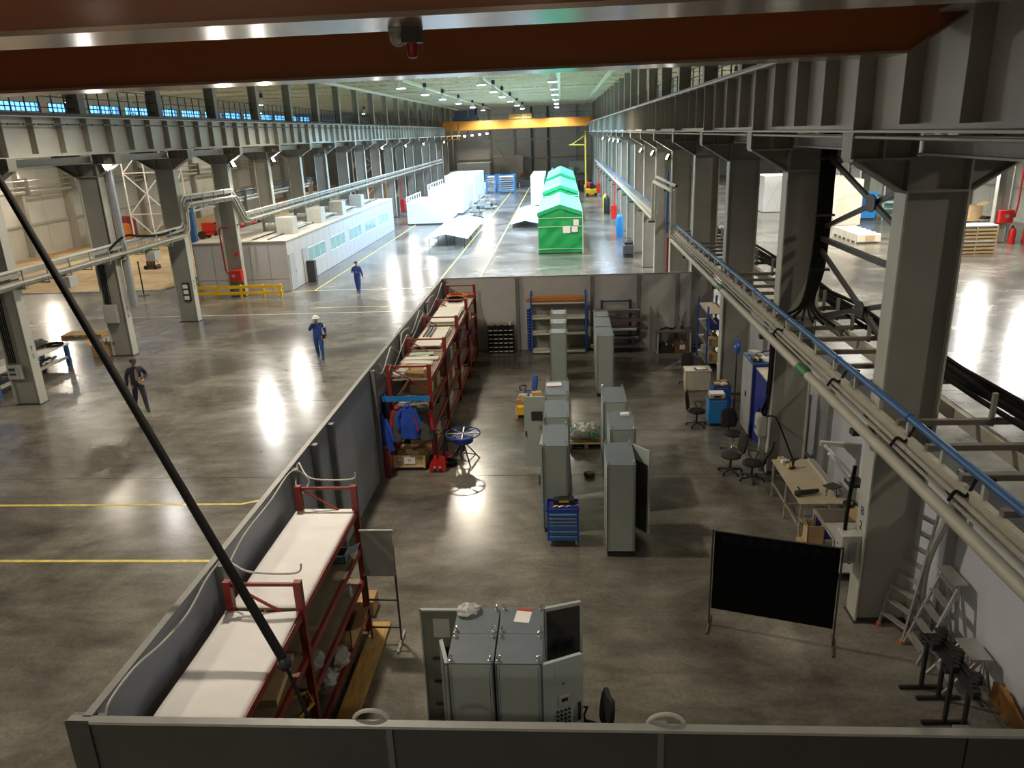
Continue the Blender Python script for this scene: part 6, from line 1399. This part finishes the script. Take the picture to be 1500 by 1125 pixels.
tag(MB().box(-11.0, -9.9, 79.5, 81.0, 0, 0.16).build('floor_plate', WOOD), 'flat wooden tray on the floor beside the open white module', 'tray')
# blue stillages
for i, (x, y) in enumerate(((-11.0, 114.5), (-9.2, 114.0))):
    t = thing('stillage', 'blue-framed stillage with pale sheets, %s of the pair' % ['left', 'right'][i], 'stillage', (x, y, 0)); w = 1.3 if i == 0 else 2.3; FR = mat('sky_blue_frame', (0.06, 0.28, 0.62), 0.5)
    for sx in (0, w):
        for sy in (0, 2.5): MB().bar((sx, sy, 0), (sx, sy, 2.6), 0.14).build('post', FR, t)
    for z in (0.2, 1.3, 2.5): MB().bar((0, 0, z), (w, 0, z), 0.14).build('beam', FR, t)
    for k in range(7): MB().box(0.1, w-0.1, 0.1, 2.4, 0.4+0.3*k, 0.46+0.3*k).build('sheet', MW, t)
# jib crane and clutter by the end wall
jc = thing('jib_crane', 'yellow jib crane on a slim mast at the far right of the hall', 'crane', (3.7, 121, 0)); YJ = mat('jib_yellow', (0.72, 0.55, 0.06), 0.5)
MB().cyl((0, 0, 0), (0, 0, 8.2), 0.13, 10).build('mast', YJ, jc); MB().bar((0, 0, 6.2), (-2.5, 0, 6.25), 0.16).build('boom', YJ, jc); MB().bar((0, 0, 7.6), (-2.0, 0, 6.35), 0.1).build('stay', YJ, jc); MB().box(-0.5, 0.3, -0.4, 0.4, 0, 0.3).build('base', YJ, jc)
def pile(label, x, y, w, d, h, mats_, seed):
    q = random.Random(seed); n = 0
    for i in range(9):
        m = mats_[i % len(mats_)]; xx = x+q.uniform(-w/2, w/2); yy = y+q.uniform(-d/2, d/2); hh = h*q.uniform(.5, 1)
        k = i % 3
        if k == 0: o = MB().cyl((xx, yy, 0.02), (xx+q.uniform(-.3, .3), yy, hh), q.uniform(.25, .6), 12).build('machine_part', m)
        elif k == 1: o = MB().cbox((xx, yy, hh*0.35), (q.uniform(.8, 1.8), q.uniform(.6, 1.2), hh*0.7), q.uniform(-.4, .4)).build('machine_part', m, None, bevel=0.05)
        else: o = MB().tube([(xx-1, yy, 0.16), (xx-0.3, yy, hh), (xx+0.6, yy+0.2, hh*0.9), (xx+1.1, yy, 0.16)], 0.18, 8).build('machine_part', m, None, True)
        tag(o, label % ORD[i].replace('nearest', 'first'), 'machine part', label.split(',')[0][:40] % () if '%' not in label.split(',')[0] else 'machine parts')
pile('machine part in the heap before the roller door, %s piece', -8.5, 126, 9, 5, 1.6, [TAN, WHITE, RUST, DKSTEEL], 3)
pile('machine part in the heap behind the green tents, %s piece', 0.8, 127, 5, 5, 3.0, [GREYPL, DKSTEEL, TIE], 5)
for i, (x, y, w, d, h, m, w_) in enumerate(((-15.5, 124, 4.5, 5, 2.7, PANELG, 'low grey'), (-14.5, 130, 5.5, 4, 3.8, TIE, 'pale grey'), (-9.0, 134.5, 5.0, 2.0, 4.6, mat('sandy_panel', (0.48, 0.40, 0.33), 0.6), 'sandy beige'), (2.6, 130, 2.6, 3, 3.6, TIE, 'square pale'))):
    t = thing('machine_housing', '%s machine housing near the end wall' % w_, 'machine', (x, y, 0)); MB().box(-w/2, w/2, 0, d, 0.1, h).build('shell', m, t, bevel=0.04); MB().box(-w/2+0.1, w/2-0.1, 0.1, d-0.1, 0, 0.1).build('skid', DKSTEEL, t); MB().box(-w*0.3, w*0.1, -0.04, 0, 0.6, h*0.7).build('hatch', STEEL, t)
sr = thing('stair', 'steep metal stair leaning beside the sandy housing', 'stair', (-10.6, 132.5, 0))
for dx in (0, 0.7): MB().bar((0, dx, 6.2), (2.6, dx, 2.0), 0.1).bar((2.6, dx, 2.0), (2.6, dx, 0), 0.1).build('string', STEEL, sr)
for i in range(9): MB().bar((0.28*i+0.1, 0, 6.0-0.45*i), (0.28*i+0.1, 0.7, 6.0-0.45*i), 0.12, 0.03).build('tread', STEEL, sr)
wh = thing('cable_drum', 'rust-red wooden drum before the sandy housing', 'drum', (-6.0, 131, 0))
for y in (0, 0.9): MB().tube([(0, y, 1.0), (0, y+0.08, 1.0)], 1.0, 20).build('flange', RUST, wh)
MB().tube([(0, 0.08, 1.0), (0, 0.9, 1.0)], 0.6, 16).build('core', RUST, wh)
fr = thing('barrier', 'dark post-and-rail barrier in front of the end wall', 'barrier', (0, 116, 0))
for x in (-7.2, -4.6, -2.4): MB().box(x-0.06, x+0.06, 0, 0.12, 0, 2.0).build('post', BLACKP, fr)
MB().box(-7.2, -2.4, 0.02, 0.1, 1.85, 1.95).build('rail', BLACKP, fr)
for i, (x, y, h, r, m, w_) in enumerate(((2.7, 112, 1.7, .45, BLACKP, 'black'), (3.9, 113, 1.2, .4, RED, 'red'), (4.6, 111, 0.9, .35, BLACKP, 'small black'))):
    tag(MB().lathe([(r*.9, 0), (r, 0.05), (r, h*.5), (r*1.02, h*.52), (r, h*.55), (r, h-.05), (r*.9, h)], 16, (x, y, 0)).build('drum', m, None, True), '%s drum standing right of the farthest tent' % w_, 'drum')
yt = thing('pallet_truck', 'small yellow truck right of the farthest tent', 'truck', (3.9, 104, 0)); MB().box(-0.8, 0.8, -0.5, 0.5, 0.2, 0.9).build('body', YEL, yt, bevel=0.05); MB().box(-0.2, 0.3, -0.4, 0.4, 0.9, 1.6).build('mast', BLACKP, yt)
for sx in (-0.55, 0.55):
    for sy in (-0.45, 0.45): MB().tube([(sx, sy-0.06, 0.2), (sx, sy+0.06, 0.2)], 0.2, 12).build('wheel', BLACKP, yt)
# floor scrubber and hydrants by the right columns
sc = thing('floor_scrubber', 'dark floor scrubber parked by a right column', 'machine', (4.45, 52.6, 0)); MB().box(-0.35, 0.35, -0.6, 0.6, 0.15, 0.85).build('tank', mat('slate_plastic', (0.06, 0.07, 0.09), 0.4), sc, bevel=0.08); MB().box(-0.3, 0.3, -0.5, 0.2, 0.85, 1.0).build('lid', BLACKP, sc, bevel=0.03); MB().tube([(-0.25, 0.6, 0.85), (-0.25, 0.8, 1.1), (0.25, 0.8, 1.1), (0.25, 0.6, 0.85)], 0.025, 6).build('handle', BLACKP, sc); MB().cyl((0, -0.3, 0.02), (0, -0.3, 0.15), 0.35, 16).build('brush', BLACKP, sc)
for sx in (-0.3, 0.3): MB().tube([(sx-0.04, 0.4, 0.14), (sx+0.04, 0.4, 0.14)], 0.14, 12).build('wheel', GREYPL, sc)
for i, (y, w_) in enumerate(((71.5, 'nearer'), (101.7, 'farther'))):
    t = thing('hydrant_box', '%s red hydrant cabinet on the right column row' % w_, 'hydrant', (4.72, y, 0.5)); MB().box(-0.25, 0.2, -0.4, 0.4, 0, 1.2).build('cabinet', RED, t, bevel=0.02); MB().tube([(0.1, 0.0, 1.2), (0.1, 0.0, 3.6)], 0.05, 8).build('riser', RED, t)
t = thing('hydrant_box', 'red hydrant cabinet beside the farthest part of the left columns', 'hydrant', (-17.8, 86.5, 0.4)); MB().box(-0.2, 0.25, -0.4, 0.4, 0, 1.3).build('cabinet', RED, t, bevel=0.02); MB().tube([(-0.1, 0, 1.3), (-0.1, 0, 3.9)], 0.05, 8).build('riser', RED, t)
t = thing('riser_pipe', 'dark red riser pipe just beyond the enclosure back partition', 'pipe', (4.78, 35.4, 0)); MB().cyl((0, 0, 0), (0, 0, 3.5), 0.05, 8).build('shaft', mat('dark_red_pipe', (0.30, 0.02, 0.015), 0.4), t); MB().cyl((0, 0, 0), (0, 0, 0.03), 0.1, 10).build('flange', DKSTEEL, t)
t = thing('riser_pipe', 'slim blue riser pipe on a right column beyond the enclosure', 'pipe', (4.86, 36.3, 3.6)); MB().cyl((0, 0, 0), (0, 0, 2.8), 0.07, 8).build('shaft', BLUEP, t); MB().box(-0.02, 0.09, -0.1, 0.1, 0.4, 0.46).build('clip', DKSTEEL, t)
for i, (y, m, w_) in enumerate(((62.5, BLUEL, 'blue'), (80.6, BLACKP, 'black'), (83.0, YEL, 'yellow and dark'))):
    t = thing('gas_cylinder', '%s upright cylinder beside the right columns' % w_, 'cylinder', (4.6, y, 0)); MB().lathe([(0.3, 0), (0.3, 1.5), (0.2, 1.75), (0.06, 1.85)], 14).build('body', m, t, True); MB().cyl((0, 0, 1.85), (0, 0, 1.98), 0.06, 8).build('valve', CHROME, t)

# ================================================================ RIGHT BAY
def slat_crate(label, z):
    t = thing('glass_crate', label, 'crate', (24.2, 49.0, z))
    MB().box(0, 0.1, 0, 1.2, 0, 0.92).build('end_board', TEALP, t)
    MB().box(0.1, 2.45, 0.0, 1.2, 0.84, 0.92).build('top_board', WHITE, t); MB().box(0.1, 2.45, 0, 1.2, 0.0, 0.08).build('bottom_board', TAN, t)
    for k in range(3): MB().box(0.1, 2.45, -0.02, 0.02, 0.14+0.23*k, 0.26+0.23*k).build('slat', TAN, t)
    for x in (0.15, 1.2, 2.38): MB().box(x, x+0.07, -0.04, -0.02, 0.0, 0.9).build('batten', TAN, t)
    MB().box(0.15, 2.4, 0.06, 1.15, 0.1, 0.82).build('contents', PLY2, t)
slat_crate('lower pale-green ended crate of the stack in the right bay', 0.0); slat_crate('upper pale-green ended crate of the stack in the right bay', 0.925)
tb2 = thing('work_table', 'tall table behind the crate stack in the right bay', 'table', (29.2, 58.0, 0)); MB().box(-1.6, 1.3, -0.6, 0.8, 1.08, 1.15).build('top', TAN, tb2)
for x in (-1.5, 1.2):
    for y in (-0.5, 0.7): MB().box(x-0.06, x+0.06, y-0.06, y+0.06, 0, 1.08).build('leg', GREYPL, tb2)
simple_box('carton', 'large brown carton with open flaps on the table in the right bay', 'box', (29.55, 58.2, 1.15), (1.15, 0.9, 0.95), CARDL, 0, 'open')
tag(MB().blob((30.4, 57.7, 1.25), (0.5, 0.3, 0.1), 10, 0.15).build('cloth_bundle', BLACKP), 'dark bundle on the table in the right bay', 'bundle')
cb_ = thing('clad_block', 'tall cream clad block with a small window in the right bay', 'module', (21.4, 65.2, 0)); CRM = mat('cream_cladding', (0.72, 0.66, 0.54), 0.6, 0, 0.03)
MB().box(0, 3.0, 0, 6, 0.05, 3.7).build('shell', CRM, cb_); MB().box(-0.02, 3.02, -0.02, 6.02, 0, 0.05).build('skid', DKSTEEL, cb_)
q_ = MB().box(0.05, 0.7, -0.03, 0, 2.2, 3.2).build('window_frame', GREYPL, cb_)
for i in range(2):
    for j in range(2): MB().box(0.09+0.31*i, 0.35+0.31*i, -0.04, -0.03, 2.25+0.48*j, 2.65+0.48*j).build('pane', DKGLASS, q_)
for i in range(4): MB().bar((0.9+0.45*i, -0.03, 2.0+0.12*i), (1.6+0.45*i, -0.03, 2.5+0.12*i), 0.03, 0.02).build('scuff_strip', TAN, cb_)
tl_ = thing('ladder', 'thin metal ladder leaning on the cream block', 'ladder', (21.75, 64.6, 0))
for x in (-0.3, 0.3): MB().bar((x, 0, 0), (x, 0.5, 3.0), 0.06).build('stile', ALU, tl_)
for i in range(9): MB().bar((-0.3, 0.05*i+0.05, 0.3*i+0.3), (0.3, 0.05*i+0.05, 0.3*i+0.3), 0.05).build('rung', ALU, tl_)
lc = thing('timber_crate', 'long pale timber crate on the floor of the right bay', 'crate', (20.6, 55.2, 0.0))
MB().box(0, 1.6, 0, 5.0, 0.12, 0.62).build('body', CRM, lc)
for i in range(6): MB().box(-0.03, 1.63, 0.2+0.9*i, 0.4+0.9*i, 0.0, 0.66).build('batten', CRM, lc)
MB().box(0.55, 1.2, -0.02, 0, 0.2, 0.55).build('label_board', CARDL, lc)
wcb = thing('white_cabin', 'white wrapped cabin with a dark window in the right bay', 'cabin', (19.5, 77.0, 0)); MB().box(0, 2.4, 0, 3.5, 0.05, 3.3).build('shell', MW, wcb); MB().box(-0.05, 2.45, -0.05, 3.55, 3.3, 3.45).build('roof', MW, wcb)
MB().box(1.75, 2.3, -0.03, 0, 1.9, 2.7).build('window', DKGLASS, wcb); MB().box(0.1, 1.5, -0.03, 0, 0.15, 3.1).build('door', MW, wcb); MB().box(0, 2.4, 0, 3.5, 0, 0.05).build('skid', DKSTEEL, wcb)
for a, b in (((0.15, 0.3), (1.45, 3.0)), ((1.45, 0.3), (0.15, 3.0))): MB().bar((a[0], -0.05, a[1]), (b[0], -0.05, b[1]), 0.05, 0.02).build('tape_cross', mat('pale_blue_tape', (0.55, 0.70, 0.78), 0.5), wcb)
bm2 = thing('blue_machine', 'blue machine with a pale table behind the cream block', 'machine', (25.0, 68.5, 0)); MB().box(0, 1.9, 0, 1.6, 0.15, 1.2).build('base', BLUEL, bm2, bevel=0.05); MB().box(1.2, 2.0, 0.2, 1.4, 1.2, 2.3).build('head', BLUEL, bm2, bevel=0.05); MB().box(0.1, 1.8, 0.2, 1.4, 0, 0.15).build('feet', DKSTEEL, bm2)
pt2 = thing('roller_table', 'pale green roller table beside the blue machine', 'table', (27.2, 68.0, 0)); PG = mat('pale_turquoise', (0.30, 0.58, 0.60), 0.5)
for z in (0.35, 1.0, 1.5): MB().box(0, 3.0, 0, 1.5, z-0.06, z).build('shelf', PG, pt2)
for x in (0.05, 2.9):
    for y in (0.05, 1.4): MB().box(x, x+0.07, y, y+0.07, 0, 1.9).build('post', PG, pt2)
fp_ = thing('fire_point', 'red hose cabinet on the far column of the right bay', 'hydrant', (29.35, 53.75, 0)); MB().box(-0.3, 0.6, -0.3, 0.05, 1.35, 2.2).build('cabinet', RED, fp_, bevel=0.03); MB().cyl((0.15, -0.3, 1.8), (0.15, -0.36, 1.8), 0.14, 12).build('reel_hub', CHROME, fp_)
MB().tube([(0.8, 0, 1.7), (0.9, 0, 2.5), (0.9, 0, 5.5)], 0.06, 8).build('riser', RED, fp_); MB().box(-0.35, -0.2, -0.1, 0.05, 0, 1.35).build('post', RED, fp_)
for i, x in enumerate((30.1, 31.0)):
    t = thing('fire_extinguisher', 'red fire extinguisher by the far right column, %s one' % ['left', 'right'][i], 'extinguisher', (x, 53.6, 0)); MB().lathe([(0.22, 0), (0.22, 0.8), (0.14, 1.0), (0.05, 1.05)], 14).build('body', RED, t, True); MB().box(-0.1, 0.04, -0.03, 0.03, 1.05, 1.15).build('lever', BLACKP, t)
rb = thing('pipe_rack', 'pipes along the wall of the right bay', 'pipe rack', (0, 0, 0))
for z, r in ((4.6, .1), (4.95, .06), (5.25, .05)): MB().tube([(35.9, 40, z), (35.9, 100, z)], r, 8).build('pipe', TIE, rb, True)
for k in range(5, 14): MB().box(35.7, 36.2, CY(k)+0.5, CY(k)+0.6, 4.4, 5.4).build('bracket', STEEL, rb)

# ================================================================ PEOPLE
def person(label, loc, rz, J, suit, shoes=BLACK, hgt=1.74):
    """J: joint overrides. One skinned body; default faces -y."""
    t = thing('person', label, 'person', loc, rz)
    j = dict(pel=(0, 0, .96), spi=(0, .005, 1.13), che=(0, .0, 1.33), nb=(0, .01, 1.46), nk=(0, -.005, 1.53), jaw=(0, -.03, 1.585), hd=(0, -.022, 1.66), tp=(0, -.01, 1.725),
             shR=(-.19, .01, 1.42), elR=(-.25, .03, 1.14), wrR=(-.26, -.05, .90), shL=(.19, .01, 1.42), elL=(.25, .03, 1.14), wrL=(.26, -.05, .90),
             hiR=(-.095, 0, .90), knR=(-.10, -.03, .50), anR=(-.10, .02, .09), hiL=(.095, 0, .90), knL=(.10, -.03, .50), anL=(.10, .02, .09))
    j.update(J); j = {k: Vector(v) for k, v in j.items()}
    V = []; E_ = []; RAD = []; idx = {}; tagv = {}
    def av(k, p, r): idx[k] = len(V); V.append(tuple(p)); RAD.append(r if isinstance(r, tuple) else (r, r)); return idx[k]
    for k, r in (('pel', (.17, .135)), ('spi', (.172, .135)), ('che', (.19, .145)), ('nb', (.085, .075)), ('nk', .055), ('jaw', (.066, .075)), ('hd', (.08, .094)), ('tp', (.055, .065))): av(k, j[k], r)
    for a, b in (('pel', 'spi'), ('spi', 'che'), ('che', 'nb'), ('nb', 'nk'), ('nk', 'jaw'), ('jaw', 'hd'), ('hd', 'tp')): E_.append((idx[a], idx[b]))
    n0 = av('nose', j['hd']+Vector((0, -.098, -.025)), .014); E_.append((idx['hd'], n0))
    for s in 'RL':
        sg = -1 if s == 'R' else 1
        av('sh'+s, j['sh'+s], .085); av('el'+s, j['el'+s], .068); av('wr'+s, j['wr'+s], .042)
        E_ += [(idx['che'], idx['sh'+s]), (idx['sh'+s], idx['el'+s]), (idx['el'+s], idx['wr'+s])]
        d = (j['wr'+s]-j['el'+s]).normalized(); pm = j['wr'+s]+d*.075; av('pm'+s, pm, (.038, .024)); E_.append((idx['wr'+s], idx['pm'+s]))
        side = d.cross(Vector((1, 0, 0))).normalized(); bend = Vector((1, 0, 0))*(-sg)
        for f in range(4):
            p1 = pm + d*.03 + side*(.024*(f-1.5)*0.8); L = (.062, .075, .07, .055)[f]
            a1 = av('f%s%d' % (s, f), p1+d*L*.4, .0085); a2 = av('g%s%d' % (s, f), p1+d*L*.8+bend*.018, .007); E_ += [(idx['pm'+s], a1), (a1, a2)]
        a1 = av('t'+s, j['wr'+s]+d*.04-side*.045, .011); a2 = av('u'+s, j['wr'+s]+d*.075-side*.06, .008); E_ += [(idx['wr'+s], a1), (a1, a2)]
        av('hi'+s, j['hi'+s], (.115, .12)); av('kn'+s, j['kn'+s], .085); av('an'+s, j['an'+s], .06)
        toe = j['an'+s]+Vector((0.02*sg, -.17, -.045)); av('to'+s, toe, (.042, .034)); heel = j['an'+s]+Vector((0, .05, -.045)); av('he'+s, heel, .038)
        E_ += [(idx['pel'], idx['hi'+s]), (idx['hi'+s], idx['kn'+s]), (idx['kn'+s], idx['an'+s]), (idx['an'+s], idx['to'+s]), (idx['an'+s], idx['he'+s])]
    me = bpy.data.meshes.new('body'); me.from_pydata(V, E_, []); ob = bpy.data.objects.new('tmp_body', me); COL.objects.link(ob)
    bm = bmesh.new(); bm.from_mesh(me); sl = bm.verts.layers.skin.verify()
    for v, r in zip(bm.verts, RAD): v[sl].radius = r; v[sl].use_root = (v.index == 0)
    bm.to_mesh(me); bm.free()
    ob.modifiers.new('skin', 'SKIN'); ss = ob.modifiers.new('sub', 'SUBSURF'); ss.levels = 2; ss.render_levels = 2
    dg = bpy.context.evaluated_depsgraph_get(); dg.update(); out = bpy.data.meshes.new_from_object(ob.evaluated_get(dg)); bpy.data.objects.remove(ob)
    out.materials.clear()
    for m in (suit[0], SKIN, shoes, suit[1]): out.materials.append(m)
    for p in out.polygons:
        c = p.center; mi = 0 if c.z > 0.98 else 3
        if c.z > j['nk'].z-.012 and abs(c.x-j['hd'].x) < .12 and (c-j['hd']).length < .17: mi = 1
        for s in 'RL':
            d = (j['wr'+s]-j['el'+s]).normalized()
            if (c-j['wr'+s]).dot(d) > .012 and (c-j['wr'+s]).length < .2: mi = 1
        if c.z < 0.115: mi = 2
        p.material_index = mi
    shade(out, 3.0); zmin = min(v.co.z for v in out.vertices)
    for v in out.vertices: v.co.z -= zmin
    b = link_mesh('body', out, t)
    h = j['hd']-Vector((0, 0, zmin))
    for s in (-1, 1):
        MB().blob((h.x+.032*s, h.y-.086, h.z-.002), (.012, .008, .007), 8).build('eye', BLACKP, b); MB().blob((h.x+.085*s, h.y+.01, h.z-.02), (.012, .022, .032), 8).build('ear', SKIN, b)
    MB().cbox((h.x, h.y-.088, h.z-.068), (.045, .012, .008)).build('mouth', mat('lips', (0.30, 0.10, 0.09), 0.6), b)
    return t, h, j, zmin
def helmet(t, h, m):
    MB().lathe([(.155, .035), (.118, .045), (.114, .075), (.10, .11), (.07, .135), (.03, .147), (.004, .15)], 18, (h.x, h.y-.005, h.z)).build('helmet', m, t, True)
def hair(t, h, m):
    MB().lathe([(.092, .0), (.098, .04), (.088, .075), (.055, .098), (.01, .106)], 14, (h.x, h.y+.016, h.z)).build('hair', m, t, True)
HAIR = mat('dark_hair', (0.02, 0.014, 0.01), 0.8)
# man in dark jacket and cap, walking near the left
t, h, j, zm = person('man in a dark open jacket and cap striding across the open floor', (-14.11, 23.1, 0), R(40), dict(
    anR=(-.13, .30, .12), knR=(-.11, .06, .50), anL=(.11, -.34, .09), knL=(.11, -.20, .50), elL=(.33, .06, 1.17), wrL=(.20, -.13, 1.06), wrR=(-.30, .02, .90), elR=(-.28, .06, 1.16)), (DKCOAT, mat('dark_trousers', (0.02, 0.022, 0.04), 0.85)))
MB().lathe([(.104, .02), (.106, .05), (.09, .09), (.05, .11), (.005, .115)], 14, (h.x, h.y+.005, h.z)).box(h.x-.07, h.x+.07, h.y-.20, h.y-.07, h.z+.025, h.z+.04).build('cap', mat('maroon_cap', (0.035, 0.012, 0.016), 0.8), t)
MB().prism([(-.05, -.42), (.05, -.42), (.045, -.15), (.02, -.05), (-.02, -.05), (-.045, -.15)], -.172, -.12, 'y').build('shirt_front', mat('tan_shirt', (0.28, 0.22, 0.14), 0.85), t, loc=(0, 0, 1.5-zm-0.02))
# man in blue coverall with white helmet, phone at his ear
t, h, j, zm = person('man in a white helmet and blue overalls holding a phone to his ear', (-9.75, 28.75, 0), R(12), dict(
    elR=(-.30, .0, 1.20), wrR=(-.13, -.13, 1.50), anL=(.12, -.16, .09), knL=(.12, -.12, .5), anR=(-.06, .16, .12), knR=(-.09, .0, .5), elL=(.29, .08, 1.18), wrL=(.30, -.02, .97)), (COVERALL, mat('mid_blue_trousers', (0.02, 0.07, 0.24), 0.8)))
helmet(t, h, WHITE)
MB().box(-.115, -.10, -.13, -.08, 1.54-zm, 1.67-zm).build('phone', BLACKP, t)
MB().tube([(.235, .04, 1.335-zm), (.255, .05, 1.295-zm)], .094, 12).build('sleeve_band', TAPE, t)

MB().box(.16, .33, -.08, .10, .84-zm, 1.04-zm).build('shoulder_bag', BLACKP, t, bevel=.02)
# man in blue coverall farther back
t, h, j, zm = person('bareheaded man in blue overalls walking beside the yellow aisle line', (-11.67, 42.35, 0), R(5), dict(
    elR=(-.27, .02, 1.16), wrR=(-.19, -.17, 1.18), anL=(.08, -.18, .09), knL=(.1, -.13, .5), anR=(-.06, .15, .12), knR=(-.08, .0, .5), wrL=(.30, .02, .9)), (COVERALL, COVERALL))
hair(t, h, HAIR)
